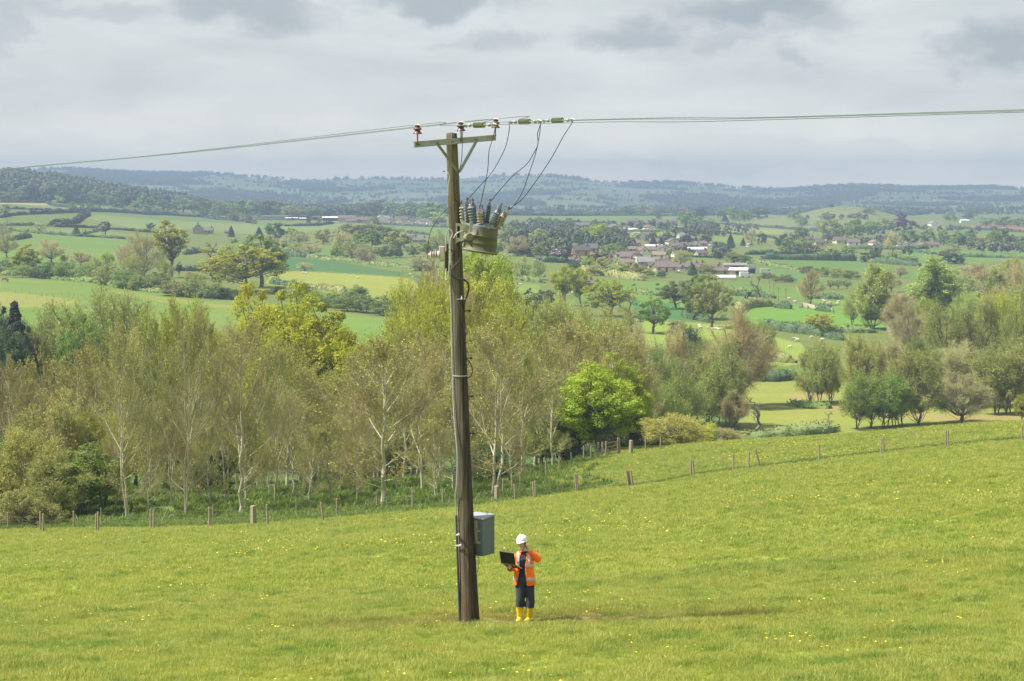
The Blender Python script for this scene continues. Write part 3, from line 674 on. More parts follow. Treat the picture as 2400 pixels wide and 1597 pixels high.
KINDS = {   # kind: (object name, category, phrase, {lod: [builders]})
 'ash': ('bare_tree', 'tree', 'pale-barked bare young tree', {0: [lambda s=s, f=f: tree_ash(s, 1400 + 800 * (s % 4), 1 + .06 * (s % 3), f) for s, f in ((1, 1), (2, 2), (3, 1), (4, 3), (5, 2), (6, 1))]}),
 'oak': ('oak_tree', 'tree', 'broad spreading tree', {0: [lambda s=s: tree_leafy(s, 9.6, 1.9, 150, 190, .165, 'dome', .34, .62, .12) for s in (11, 12, 13)],
         1: [lambda s=s: tree_leafy(s, 9.6, 1.4, 100, 80, .30, 'round', .34, .62, .12) for s in (14, 15, 16)], 2: [lambda s=s: tree_leafy(s, 9.8, .3, 42, 42, .62, 'round', .3, .95) for s in (17, 18, 19, 20)]}),
 'round': ('leafy_tree', 'tree', 'rounded leafy tree', {0: [lambda s=s: tree_leafy(s, 7.6, .5, 160, 190, .16, 'round', .28, .62) for s in (21, 22)],
         1: [lambda s=s: tree_leafy(s, 7.8, .2, 85, 80, .33, 'round', .28, .72) for s in (23, 24, 25)], 2: [lambda s=s: tree_leafy(s, 8.6, -.6, 38, 42, .66, 'round', .28, 1.05) for s in (26, 27, 28, 29)]}),
 'tall': ('leafy_tree', 'tree', 'tall narrow leafy tree', {1: [lambda s=s: tree_leafy(s, 5.4, 3.2, 80, 80, .26, 'round', .26, .55, .1) for s in (31, 32)], 2: [lambda s=s: tree_leafy(s, 5.6, 2.0, 34, 42, .5, 'round', .26, .8) for s in (33,)]}),
 'poplar': ('poplar_tree', 'tree', 'tall poplar', {0: [lambda s=s: tree_twiggy(s, 5.4, -.6, 110, 60, .013, 'poplar', .16, .8, .85, 13000, .19, 'leaf', 3) for s in (35, 36)]}),
 'alder': ('alder_tree', 'tree', 'slender open-crowned tree', {0: [lambda s=s, l=l, k=k: tree_twiggy(s, 6.8, 1.3, 75, 42, .011, 'round', .17, .15, 1.1, 8500, .16, 'leaf', k, lean=l) for s, l, k in ((41, .5, 2), (42, -.9, 3), (43, .1, 2), (44, .9, 3))]}),
 'willow': ('willow_tree', 'tree', 'soft thin-leaved tree', {0: [lambda s=s: tree_twiggy(s, 8.5, .6, 80, 55, .013, 'round', .2, .35, 1.2, 9500, .15, 'leaf', 3) for s in (51, 52, 53)],
         1: [lambda s=s: tree_twiggy(s, 8.5, .6, 50, 45, .02, 'round', .2, .35, 1.3, 2400, .24, 'leaf', 3) for s in (54, 55)]}),
 'bare': ('bare_tree', 'tree', 'bare twiggy tree', {0: [lambda s=s: tree_twiggy(s, 8.2, 1.4, 90, 80, .011, 'round', .24, .35, 1.25) for s in (61, 62, 63)],
         1: [lambda s=s: tree_twiggy(s, 8.2, 1.4, 55, 45, .019, 'round', .24, .35, 1.4) for s in (64, 65, 66)], 2: [lambda s=s: tree_twiggy(s, 8.2, 1.0, 26, 22, .05, 'round', .24, .35, 1.6) for s in (67, 68)]}),
 'bush': ('bush', 'shrub', 'leafy bush', {0: [lambda s=s: tree_leafy(s, 13., -1.0, 120, 90, .36, 'dome', .2, 1.0, .05, limbs=True) for s in (71, 72, 73)],
         1: [lambda s=s: tree_leafy(s, 13., -1.0, 75, 60, .55, 'dome', .2, 1.1, .05) for s in (74, 75, 76)], 2: [lambda s=s: tree_leafy(s, 13., -1.0, 24, 36, 1.2, 'dome', .2, 1.6, limbs=False) for s in (77, 78)]}),
 'dead': ('dead_tree', 'tree', 'leafless gnarled tree', {1: [lambda s=s: tree_dead(s) for s in (81, 82, 83)]}),
 'white': ('dead_tree', 'tree', 'bleached dead tree', {1: [lambda s=s: tree_dead(s, True, 5, 4) for s in (84,)]}),
 'conifer': ('conifer', 'tree', 'dark pointed conifer', {1: [lambda s=s: tree_conifer(s, 4.6) for s in (85, 86)]}),
 'blossom': ('blossom_tree', 'tree', 'blossoming tree', {2: [lambda s=s: tree_leafy(s, 9, .6, 40, 50, .6, 'round', .28, .9, leaf='blossom') for s in (88,)]}),
 'fruit': ('fruit_tree', 'tree', 'small orchard tree', {1: [lambda s=s: tree_twiggy(s, 11, 2.5, 40, 40, .03, 'dome', .3, .3, 1.6) for s in (89,)]}),
}
GC = {  # tint name: (word, colour)
 'y': ('yellow-green', (.36, .39, .045)), 'Y': ('bright yellow-green', (.36, .385, .016)), 'g': ('green', (.20, .285, .06)), 'G': ('bright green', (.36, .44, .045)), 'd': ('dark green', (.095, .155, .055)),
 'o': ('olive-green', (.31, .325, .10)), 'm': ('mid-green', (.225, .29, .085)), 'b': ('brownish', (.42, .36, .17)), 'k': ('grey-brown', (.42, .385, .195)), 'r': ('rust-tinted', (.42, .36, .11)),
 'p': ('dark purple', (.10, .035, .045)), 'w': ('white-flowered', (.62, .56, .50)), 'P': ('pink-flowered', (.45, .26, .26)), 'e': ('pale green', (.37, .42, .13)), 'c': ('copper-leaved', (.10, .05, .035)), 'n': ('dark', (.07, .085, .06)),
}
PROTO = {}
def get_proto(kind, lod, rng):
    lods = KINDS[kind][3]
    if lod not in lods: lod = min(lods, key=lambda a: abs(a - lod))
    i = rng.randint(0, len(lods[lod]) - 1); key = (kind, lod, i)
    if key not in PROTO:
        cr, tr = lods[lod][i]()
        wmax = 0; hmax = 10
        me = cr or tr
        co = np.empty(len(me.vertices) * 3, np.float32); me.vertices.foreach_get('co', co); co = co.reshape(-1, 3)
        W_ = np.percentile(co[:, 0], 98.5) - np.percentile(co[:, 0], 1.5); hmax = np.percentile(co[:, 2], 99.7)
        PROTO[key] = (cr, tr, W_, hmax)
    return PROTO[key]
RNG = random.Random(5)
def side(x):
    return 'left' if x < 1060 else 'right'
def region(px, d, kind):
    a = 'left of pole' if px < 1060 else 'right of pole'
    if d < 260: return ('in the fenced wood ' + a)
    if d < 440:
        if px > 1500: return 'by the stream at right'
        return 'behind the bare wood, ' + a
    if d < 720: return ('in the overgrown hedgerow far left' if px < 640 else 'on the sheep pastures ' + a)
    if d < 1250:
        if px < 1080: return 'beyond the left pastures'
        if px < 1640: return 'among the village houses'
        return 'by the right hamlet'
    if d < 2200: return 'on distant field edges ' + a
    return 'in the far tree line ' + a
NTREE = [0]
def put(kind, x, yb, yt, w_=None, tint='g', d=None, src=True, dmin=190, label=None, rz=None, lod=None, region_=None):
    """x, foot row, top row in 2400-px picture coordinates; w_ crown width in the same; d = forward distance when the foot is hidden"""
    if d is None:
        p = hit(x, yb, dmin=dmin)
        if p is None: print('no hit', kind, x, yb); return
    else:
        v = ray(x, 800); p = Vector((v.x * d, d, h1(v.x * d, d)))
    d_ = p.y; zt = -d_ * tY(yt); h_ = max(zt - p.z, .8) * (1.01 if kind in ('ash', 'willow') and d_ < 300 else 1.02)
    if lod is None: lod = 0 if d_ < 440 else (1 if d_ < 1000 else 2)
    cr, tr, W0, H0 = get_proto(kind, lod, RNG)
    s = h_ / H0; sw = s if w_ is None else (w_ / 4500 * d_) / W0
    sw = max(min(sw, s * 2.6), s * (.5 if kind == 'willow' else .6))
    nm, cat, phrase, _ = KINDS[kind]; word, colr = GC[tint]
    colr = (.17, .185, .08) if (tint in 'bkr' and kind in ('round', 'oak', 'tall', 'bush', 'alder')) else colr
    if kind in ('willow', 'alder', 'bare', 'poplar'): colr = tuple(c * m for c, m in zip(colr, (1.28, 1.3, 1.25)))
    j = RNG.uniform(.85, 1.15); colr = tuple(c * j * RNG.uniform(.94, 1.06) for c in colr)
    if kind in ('dead', 'white', 'ash', 'conifer') : word = ''
    lab = label or ('%s %s %s' % (word, phrase, region_ or region(x, d_, kind))).strip()
    a = RNG.uniform(0, 6.28) if rz is None else rz
    root = empty(nm, p, a); root.scale = (sw, sw, s); tag(root, lab, cat)
    for nme, me in (('trunk', tr), ('crown', cr)):
        if me is None: continue
        o = ob(nme, me, root); o.color = (*colr, 1)
    NTREE[0] += 1
    return root
def C3(l): return [(k, x / 3.92, 380 + b / 3.92, 380 + t / 3.92, w / 3.92, c) for k, x, b, t, w, c in l]
def C4(l): return [(k, 500 + x / 3.92, 380 + b / 3.92, 380 + t / 3.92, w / 3.92, c) for k, x, b, t, w, c in l]
def C5(l): return [(k, 1050 + x / 3.92, 380 + b / 3.92, 380 + t / 3.92, w / 3.92, c) for k, x, b, t, w, c in l]
def C6(l): return [(k, 1600 + x / 2.946, 380 + b / 2.946, 380 + t / 2.946, w / 2.946, c) for k, x, b, t, w, c in l]
def CR(l): return [(k, 1600 + x / 2.851, 600 + b / 2.851, 600 + t / 2.851, w / 2.851, c) for k, x, b, t, w, c in l]
# --- the wood behind the fence: (kind, x, distance, top row, width, tint), 2356-px picture
WOODF = [
 ('ash', 290, 127, 752, 150, 'k'), ('ash', 418, 128, 690, 130, 'k'), ('ash', 545, 130, 742, 150, 'k'), ('ash', 632, 138, 790, 110, 'k'), ('ash', 885, 126, 775, 210, 'k'), ('ash', 968, 141, 770, 140, 'k'), ('ash', 1141, 127, 735, 210, 'k'),
 ('ash', 20, 150, 822, 120, 'b'), ('ash', 335, 133, 930, 70, 'k'), ('ash', 480, 134, 960, 70, 'k'), ('ash', 560, 133, 930, 80, 'o'), ('ash', 705, 133, 980, 80, 'k'), ('ash', 820, 134, 960, 80, 'b'), ('ash', 1000, 133, 960, 80, 'k'), ('ash', 262, 134, 960, 70, 'b'), ('ash', 1085, 136, 930, 80, 'o'), ('ash', 1180, 140, 930, 70, 'k'), ('ash', 430, 142, 940, 70, 'b'), ('ash', 780, 144, 1000, 70, 'b'), ('ash', 615, 146, 950, 70, 'k'), ('ash', 90, 160, 812, 130, 'b'), ('ash', 165, 150, 800, 130, 'b'), ('ash', 225, 165, 770, 130, 'o'), ('ash', 340, 150, 745, 120, 'o'), ('ash', 372, 172, 720, 120, 'y'),
 ('ash', 455, 150, 712, 120, 'o'), ('ash', 488, 172, 745, 110, 'b'), ('ash', 590, 160, 752, 120, 'y'), ('ash', 655, 165, 790, 120, 'o'), ('ash', 700, 150, 838, 140, 'b'), ('ash', 735, 178, 850, 120, 'o'), ('ash', 790, 152, 860, 140, 'b'), ('ash', 830, 172, 800, 130, 'k'),
 ('ash', 930, 165, 752, 120, 'o'), ('ash', 1010, 160, 760, 130, 'k'), ('ash', 1060, 178, 770, 130, 'b'), ('ash', 1100, 150, 790, 120, 'o'), ('ash', 1200, 156, 772, 120, 'o'), ('ash', 1235, 176, 752, 140, 'o'), ('ash', 1185, 185, 745, 130, 'y'),
 ('ash', 1290, 190, 742, 150, 'b'), ('ash', 1345, 200, 738, 150, 'b'), ('ash', 1400, 205, 752, 150, 'b'), ('ash', 1450, 205, 790, 130, 'b'), ('ash', 1320, 180, 800, 120, 'b'), ('ash', 50, 185, 835, 130, 'b'), ('ash', 130, 190, 830, 130, 'b'), ('ash', 270, 190, 760, 120, 'b'),
 ('ash', 430, 195, 735, 130, 'k'), ('ash', 540, 190, 770, 120, 'b'), ('ash', 620, 195, 790, 130, 'b'), ('ash', 860, 195, 790, 130, 'b'), ('ash', 690, 200, 840, 120, 'b'), ('ash', 960, 195, 765, 130, 'b'), ('ash', 1105, 200, 760, 140, 'b'), ('ash', 1250, 205, 760, 130, 'b'),
 ('ash', 1480, 212, 830, 110, 'b'), ('ash', 190, 140, 900, 110, 'k'), ('ash', 520, 141, 880, 100, 'k'), ('ash', 760, 138, 960, 120, 'k'), ('ash', 1045, 136, 900, 110, 'k'), ('ash', 815, 145, 900, 110, 'b'), ('ash', 1270, 165, 850, 110, 'k'), ('ash', 395, 140, 870, 90, 'k'), ('ash', 675, 145, 900, 100, 'k'),
 ('willow', 60, 133, 985, 190, 'o'), ('round', 175, 132, 1030, 150, 'g'), ('willow', 110, 138, 930, 190, 'o'), ('bush', 40, 124, 1130, 120, 'o'), ('willow', 235, 140, 950, 150, 'y'), ('round', -5, 136, 1010, 150, 'g'), ('willow', 130, 130, 1040, 130, 'o'),
 ('bush', 485, 150, 1040, 80, 'd'), ('bush', 1110, 146, 1020, 120, 'd'), ('bush', 95, 124, 1160, 100, 'o'), ('round', 1375, 166, 842, 150, 'G'), ('round', 1335, 170, 870, 100, 'G'), ('round', 1425, 176, 818, 110, 'G'), ('round', 1455, 178, 880, 90, 'G'), ('bush', 1300, 172, 995, 90, 'd'), ('bush', 1430, 180, 985, 120, 'd'),
 ('willow', 1545, 172, 955, 150, 'r'), ('willow', 1590, 178, 975, 130, 'y'), ('bush', 1510, 178, 990, 120, 'o'), ('willow', 1660, 178, 985, 100, 'b'), ('willow', 1240, 170, 905, 150, 'o'), ('willow', 380, 160, 930, 140, 'o'), ('willow', 300, 175, 900, 160, 'o'), ('willow', 720, 185, 880, 150, 'o'), ('willow', 800, 190, 880, 160, 'o'),
 ('willow', 560, 175, 910, 150, 'o'), ('willow', 920, 185, 890, 160, 'o'), ('willow', 150, 175, 900, 160, 'r'), ('willow', 1150, 185, 890, 150, 'o'), ('round', 430, 170, 980, 100, 'm'),
]
def planted(): 
    for k, x, d, t, w_, c in WOODF:
        put(k, x * 1.0187, 0, t * 1.0187, w_ * 1.0187, c, d=d, lod=0)
    # thin dark trunks in the depth of the wood
    rs = random.Random(3)
    # behind the wood: (kind, x, d, top, width, tint)
    for k, x, d, t, w_, c in [
        ('round', 598, 262, 668, 190, 'Y'), ('round', 672, 264, 664, 200, 'Y'), ('round', 752, 252, 706, 180, 'Y'), ('round', 690, 246, 740, 190, 'Y'), ('round', 800, 246, 768, 120, 'Y'),
        ('willow', 215, 300, 675, 210, 'o'), ('willow', 275, 285, 690, 150, 'o'), ('round', 195, 280, 730, 110, 'g'), ('willow', 130, 300, 720, 110, 'o'), ('round', 8, 300, 705, 90, 'n'), ('conifer', 35, 290, 703, 110, 'n'), ('round', 45, 288, 750, 90, 'n'), ('willow', 65, 296, 742, 110, 'm'), ('round', 20, 285, 742, 110, 'd'), ('willow', 70, 290, 760, 60, 'o'),
        ('bare', 1010, 250, 610, 110, 'k'), ('willow', 970, 245, 645, 130, 'y'), ('willow', 950, 235, 700, 130, 'y'), ('willow', 1010, 240, 665, 120, 'y'),
        ('oak', 1095, 330, 585, 150, 'G'), ('oak', 1095, 300, 640, 140, 'y'), ('round', 1155, 300, 665, 130, 'G'), ('round', 1200, 270, 690, 120, 'o'), ('willow', 1150, 245, 700, 150, 'y'), ('willow', 1235, 250, 705, 150, 'o'), ('willow', 1320, 250, 700, 150, 'o'), ('willow', 1390, 245, 712, 130, 'o'), ('willow', 1090, 250, 700, 120, 'y'),
        ('willow', 1275, 300, 690, 120, 'e'), ('willow', 1450, 240, 760, 100, 'b'), ('willow', 1500, 260, 800, 110, 'm'), ('willow', 1540, 300, 760, 110, 'k'), ('willow', 1560, 280, 830, 110, 'm'), ('willow', 1510, 235, 860, 120, 'o'), ('round', 890, 250, 790, 90, 'y'), ('willow', 860, 245, 780, 90, 'y'),
        ('willow', 400, 240, 700, 150, 'y'), ('willow', 340, 240, 730, 130, 'o'), ('willow', 520, 235, 760, 130, 'o')]:
        put(k, x * 1.0187, 0, t * 1.0187, w_ * 1.0187, c, d=d, lod=0)
    # by the stream on the right
    for k, x, b, t, w_, c in CR([
        ('alder', 150, 1130, 640, 250, 'o'), ('alder', 215, 1150, 720, 220, 'o'), ('alder', 285, 1140, 560, 270, 'o'), ('alder', 70, 1120, 700, 220, 'k'), ('bare', 370, 1010, 372, 400, 'k'), ('dead', 500, 1200, 930, 110, 'n'),
        ('alder', 860, 980, 600, 200, 'o'), ('alder', 925, 995, 560, 200, 'o'), ('alder', 985, 985, 590, 170, 'o'), ('bare', 340, 1160, 900, 200, 'b'), ('alder', 1180, 1160, 790, 270, 'g'), ('alder', 1240, 1150, 820, 190, 'm'), ('alder', 1360, 1150, 765, 250, 'g'), ('alder', 1400, 1140, 800, 200, 'm'),
        ('alder', 1560, 1140, 620, 300, 'o'), ('alder', 1480, 1130, 680, 220, 'o'), ('willow', 1210, 1000, 540, 270, 'o'), ('willow', 1380, 1000, 560, 260, 'k'), ('bare', 1860, 1120, 790, 370, 'k'), ('bare', 1820, 1000, 580, 320, 'k'), ('bare', 1990, 1010, 640, 300, 'k'),
        ('alder', 2080, 1060, 600, 260, 'o'), ('alder', 2150, 1060, 640, 220, 'o'), ('alder', 2230, 1050, 560, 260, 'o'), ('willow', 1560, 960, 540, 240, 'm'), ('round', 2270, 1110, 915, 110, 'y'),
        ('willow', 1760, 880, 330, 330, 'o'), ('willow', 1960, 880, 300, 330, 'o'), ('willow', 2110, 850, 250, 300, 'y'), ('willow', 2260, 900, 330, 260, 'o'), ('bare', 1500, 700, 330, 220, 'k'), ('bare', 1460, 510, 260, 200, 'k'),
        ('dead', 975, 1185, 1040, 60, 'n'), ('willow', 1850, 760, 420, 260, 'o'), ('willow', 2050, 760, 380, 260, 'e'), ('willow', 2200, 800, 480, 260, 'o'), ('bare', 1650, 640, 380, 200, 'k'), ('willow', 1900, 620, 250, 240, 'e'), ('willow', 2100, 560, 200, 240, 'k'), ('willow', 2260, 600, 170, 240, 'e'), ('willow', 1560, 880, 700, 200, 'y'), ('willow', 1700, 900, 650, 220, 'o'), ('willow', 1340, 960, 700, 240, 'o'), ('round', 1440, 900, 600, 200, 'o'), ('willow', 1620, 560, 300, 180, 'y'), ('willow', 2230, 480, 60, 200, 'k'), ('round', 2080, 480, 110, 200, 'o'), ('willow', 30, 860, 480, 230, 'n'), ('willow', 130, 900, 560, 200, 'o'), ('willow', 440, 800, 420, 240, 'o'), ('willow', 540, 700, 450, 150, 'o'), ('willow', 2200, 700, 420, 240, 'k'), ('alder', 1700, 1000, 620, 220, 'o'), ('bare', 1700, 760, 480, 200, 'k')]):
        r = put(k, x, b, t, w_, c, dmin=235, lod=0)
    # pastures and hedgerow on the left
    for a in C3([
        ('tall', 1560, 1060, 545, 280, 'y'), ('bare', 1330, 1095, 650, 330, 'k'), ('dead', 1940, 1080, 740, 150, 'n'), ('tall', 1645, 1070, 920, 45, 'd'), ('oak', 2230, 1195, 768, 620, 'y'), ('oak', 2390, 1150, 682, 420, 'g'), ('round', 250, 1010, 760, 250, 'y'), ('bare', 470, 930, 715, 240, 'k'),
        ('bare', 740, 950, 830, 240, 'b'), ('round', 990, 965, 820, 130, 'G'), ('round', 590, 930, 855, 70, 'G'), ('bare', 60, 880, 640, 190, 'k'), ('bare', 25, 700, 530, 200, 'k'), ('tall', 40, 510, 388, 110, 'o'),
        ('bush', 50, 1030, 890, 180, 'm'), ('bush', 200, 1060, 950, 260, 'm'), ('bush', 420, 1070, 915, 280, 'd'), ('bush', 600, 1080, 925, 270, 'g'), ('bush', 810, 1090, 945, 280, 'm'), ('willow', 860, 1060, 880, 200, 'o'), ('bush', 1010, 1130, 910, 260, 'o'), ('bush', 1170, 1160, 970, 280, 'g'), ('bush', 1300, 1180, 1040, 250, 'm'),
        ('bush', 1470, 1180, 1010, 260, 'm'), ('willow', 1230, 1120, 860, 280, 'o'), ('bush', 1620, 1230, 1090, 280, 'o'), ('bush', 1800, 1240, 1080, 290, 'm'), ('bush', 1960, 1255, 1110, 250, 'm'), ('bush', 2100, 1260, 1160, 250, 'd'), ('willow', 1500, 1150, 900, 220, 'o'), ('willow', 1780, 1200, 1010, 220, 'o'), ('bare', 1180, 960, 760, 250, 'k'),
        ('bush', 530, 590, 520, 160, 'd'), ('bare', 355, 645, 570, 150, 'k'), ('conifer', 700, 672, 590, 110, 'd'), ('tall', 965, 680, 545, 110, 'n'), ('round', 1385, 620, 560, 70, 'n'), ('round', 665, 435, 360, 75, 'm'), ('round', 755, 440, 388, 40, 'g'), ('round', 840, 450, 375, 70, 'k'), ('round', 905, 450, 385, 60, 'm'),
        ('round', 1360, 475, 390, 85, 'g'), ('round', 1440, 478, 398, 70, 'e'), ('round', 1545, 487, 428, 62, 'm'), ('round', 1880, 514, 418, 85, 'g'), ('round', 2140, 545, 460, 80, 'm'), ('round', 2285, 560, 470, 80, 'm'), ('bare', 2230, 520, 455, 60, 'k'), ('bush', 550, 377, 310, 140, 'e'), ('round', 310, 362, 305, 60, 'n'),
        ('round', 170, 362, 250, 160, 'm'), ('round', 760, 395, 290, 190, 'd'), ('round', 870, 390, 258, 150, 'm'), ('round', 1060, 410, 268, 150, 'm'), ('round', 1180, 400, 262, 110, 'm'), ('round', 1330, 445, 290, 190, 'm'), ('round', 1235, 435, 355, 110, 'e'), ('bush', 1090, 420, 378, 130, 'b'), ('round', 1500, 450, 340, 200, 'b'), ('round', 1680, 465, 318, 220, 'm'),
        ('round', 1850, 485, 318, 180, 'b'), ('round', 2020, 490, 350, 180, 'm'), ('round', 60, 355, 270, 130, 'm'), ('round', 440, 355, 280, 120, 'b'), ('round', 600, 380, 240, 150, 'd'), ('round', 620, 385, 330, 80, 'n')]):
        put(*a, dmin=330)
    for a in C4([
        ('round', 60, 505, 365, 180, 'm'), ('round', 190, 505, 390, 150, 'g'), ('round', 300, 505, 348, 230, 'g'), ('round', 450, 505, 355, 190, 'b'), ('round', 590, 505, 355, 200, 'b'), ('round', 710, 512, 403, 150, 'y'), ('round', 790, 430, 345, 110, 'k'), ('bare', 885, 420, 308, 110, 'k'), ('round', 900, 510, 410, 170, 'm'), ('round', 1060, 420, 348, 120, 'd'), ('round', 1040, 485, 390, 190, 'm'), ('round', 1200, 485, 385, 210, 'b'),
        ('round', 1330, 500, 370, 170, 'm'), ('round', 1480, 505, 350, 190, 'b'), ('round', 1410, 430, 352, 100, 'm'), ('round', 1650, 525, 358, 210, 'g'), ('round', 1800, 530, 362, 240, 'm'), ('round', 2010, 545, 368, 230, 'g'), ('round', 2070, 572, 460, 180, 'e'), ('round', 1480, 575, 498, 100, 'g'), ('round', 1340, 562, 522, 50, 'g'),
        ('round', 430, 520, 455, 50, 'g'), ('round', 555, 520, 470, 40, 'g'), ('round', 625, 518, 465, 45, 'g'), ('round', 880, 572, 505, 60, 'n'), ('round', 975, 555, 505, 50, 'm'), ('round', 570, 725, 560, 180, 'd'), ('conifer', 420, 702, 600, 80, 'n'), ('conifer', 165, 692, 588, 60, 'n'), ('round', 720, 700, 600, 150, 'e'), ('willow', 790, 750, 640, 200, 'o'), ('round', 1010, 755, 615, 170, 'o'), ('bare', 525, 770, 670, 140, 'k'),
        ('bare', 670, 755, 690, 130, 'k'), ('willow', 1190, 860, 640, 240, 'k'), ('round', 1250, 720, 565, 250, 'o'), ('round', 1400, 720, 572, 300, 'b'), ('round', 1450, 790, 612, 210, 'g'), ('round', 1315, 770, 638, 120, 'G'), ('round', 1600, 750, 588, 280, 'b'), ('round', 1700, 810, 640, 240, 'o'), ('round', 1130, 885, 755, 120, 'G'), ('willow', 1290, 880, 740, 190, 'o'), ('willow', 1400, 930, 780, 210, 'k'), ('bush', 1590, 885, 765, 120, 'd'), ('bush', 1680, 880, 770, 120, 'd'),
        ('round', 1510, 860, 790, 80, 'm'), ('round', 1840, 872, 755, 120, 'm'), ('round', 1960, 850, 725, 150, 'g'), ('willow', 2060, 830, 620, 170, 'e'), ('bare', 900, 865, 750, 200, 'k'), ('willow', 770, 860, 738, 180, 'e'), ('bush', 620, 1002, 930, 160, 'y'), ('bare', 840, 1000, 925, 210, 'k'), ('willow', 1900, 1000, 860, 330, 'k'),
        ('round', 1310, 1315, 1130, 210, 'm'), ('bush', 830, 1230, 1130, 150, 'b'), ('bush', 930, 1320, 1180, 200, 'g'), ('bush', 1080, 1340, 1195, 220, 'g'), ('bush', 1230, 1370, 1210, 220, 'm'), ('bush', 1410, 1385, 1225, 220, 'm'), ('bush', 1590, 1412, 1235, 230, 'm'), ('bush', 600, 1205, 1140, 110, 'g'), ('bush', 740, 1250, 1180, 150, 'o')]):
        put(*a, dmin=360)
    for a in C5([
        ('round', 650, 475, 430, 100, 'm'), ('round', 750, 488, 400, 95, 'k'), ('tall', 1040, 482, 395, 70, 'n'), ('round', 1200, 490, 430, 100, 'k'), ('round', 1300, 492, 448, 110, 'm'), ('round', 1450, 490, 450, 60, 'm'), ('round', 1650, 490, 408, 140, 'g'), ('round', 1770, 492, 393, 90, 'e'), ('bare', 1850, 490, 400, 75, 'k'), ('bare', 2160, 490, 415, 90, 'k'), ('round', 1930, 527, 465, 70, 'k'), ('round', 2190, 582, 458, 140, 'g'), ('round', 2320, 505, 412, 110, 'd'), ('round', 2290, 592, 500, 110, 'm'),
        ('round', 530, 765, 580, 160, 'm'), ('conifer', 725, 735, 620, 80, 'n'), ('bare', 640, 865, 680, 210, 'k'), ('round', 830, 745, 615, 170, 'e'), ('round', 840, 570, 500, 110, 'g'), ('round', 1000, 602, 520, 160, 'm'), ('round', 1120, 602, 528, 130, 'm'), ('conifer', 1200, 556, 522, 35, 'n'), ('blossom', 985, 882, 800, 140, 'w'), ('blossom', 1060, 882, 808, 90, 'P'), ('round', 1095, 905, 832, 90, 'p'), ('round', 850, 882, 750, 160, 'm'), ('round', 1180, 740, 650, 140, 'o'), ('round', 1260, 700, 608, 140, 'k'),
        ('round', 1380, 765, 565, 200, 'G'), ('conifer', 1415, 765, 640, 90, 'd'), ('round', 1520, 725, 590, 150, 'k'), ('conifer', 1592, 640, 548, 40, 'y'), ('round', 1740, 705, 648, 110, 'e'), ('round', 1990, 742, 640, 160, 'e'), ('conifer', 1885, 762, 688, 90, 'n'), ('conifer', 1958, 768, 700, 75, 'n'), ('round', 2195, 762, 678, 100, 'n'), ('conifer', 2275, 752, 694, 45, 'n'), ('round', 1480, 845, 750, 160, 'g'), ('round', 1590, 865, 770, 130, 'm'), ('round', 1385, 945, 830, 150, 'p'), ('round', 1460, 930, 830, 90, 'd'),
        ('round', 1290, 965, 878, 120, 'G'), ('bush', 1160, 985, 908, 140, 'd'), ('round', 1430, 1010, 880, 150, 'e'), ('round', 1560, 1052, 910, 230, 'e'), ('round', 1700, 1062, 928, 220, 'o'), ('round', 1350, 1042, 950, 130, 'o'), ('conifer', 2248, 1042, 938, 90, 'd'), ('bush', 1960, 1062, 1000, 90, 'd'), ('willow', 2160, 930, 815, 170, 'e'), ('bush', 1940, 860, 800, 70, 'm'), ('bush', 2050, 865, 800, 80, 'm'), ('round', 960, 770, 695, 110, 'o'), ('round', 450, 850, 740, 120, 'm'), ('bush', 1850, 1050, 985, 90, 'g'),
        ('willow', 540, 1065, 890, 140, 'e'), ('willow', 680, 1085, 870, 170, 'e'), ('willow', 830, 1080, 900, 150, 'e'), ('white', 640, 1215, 1050, 110, 'n'), ('oak', 1075, 1320, 962, 260, 'Y'), ('oak', 1215, 1320, 983, 170, 'Y'), ('oak', 1490, 1420, 1082, 330, 'y'), ('round', 750, 1340, 1162, 120, 'n'), ('round', 890, 1330, 1180, 200, 'n'), ('dead', 1670, 1568, 1245, 230, 'n'), ('oak', 1895, 1575, 1255, 280, 'g'), ('oak', 2090, 1352, 1095, 280, 'r'), ('oak', 2320, 1440, 1050, 260, 'g'),
        ('willow', 2120, 1568, 1460, 200, 'o')]):
        put(*a, dmin=360)
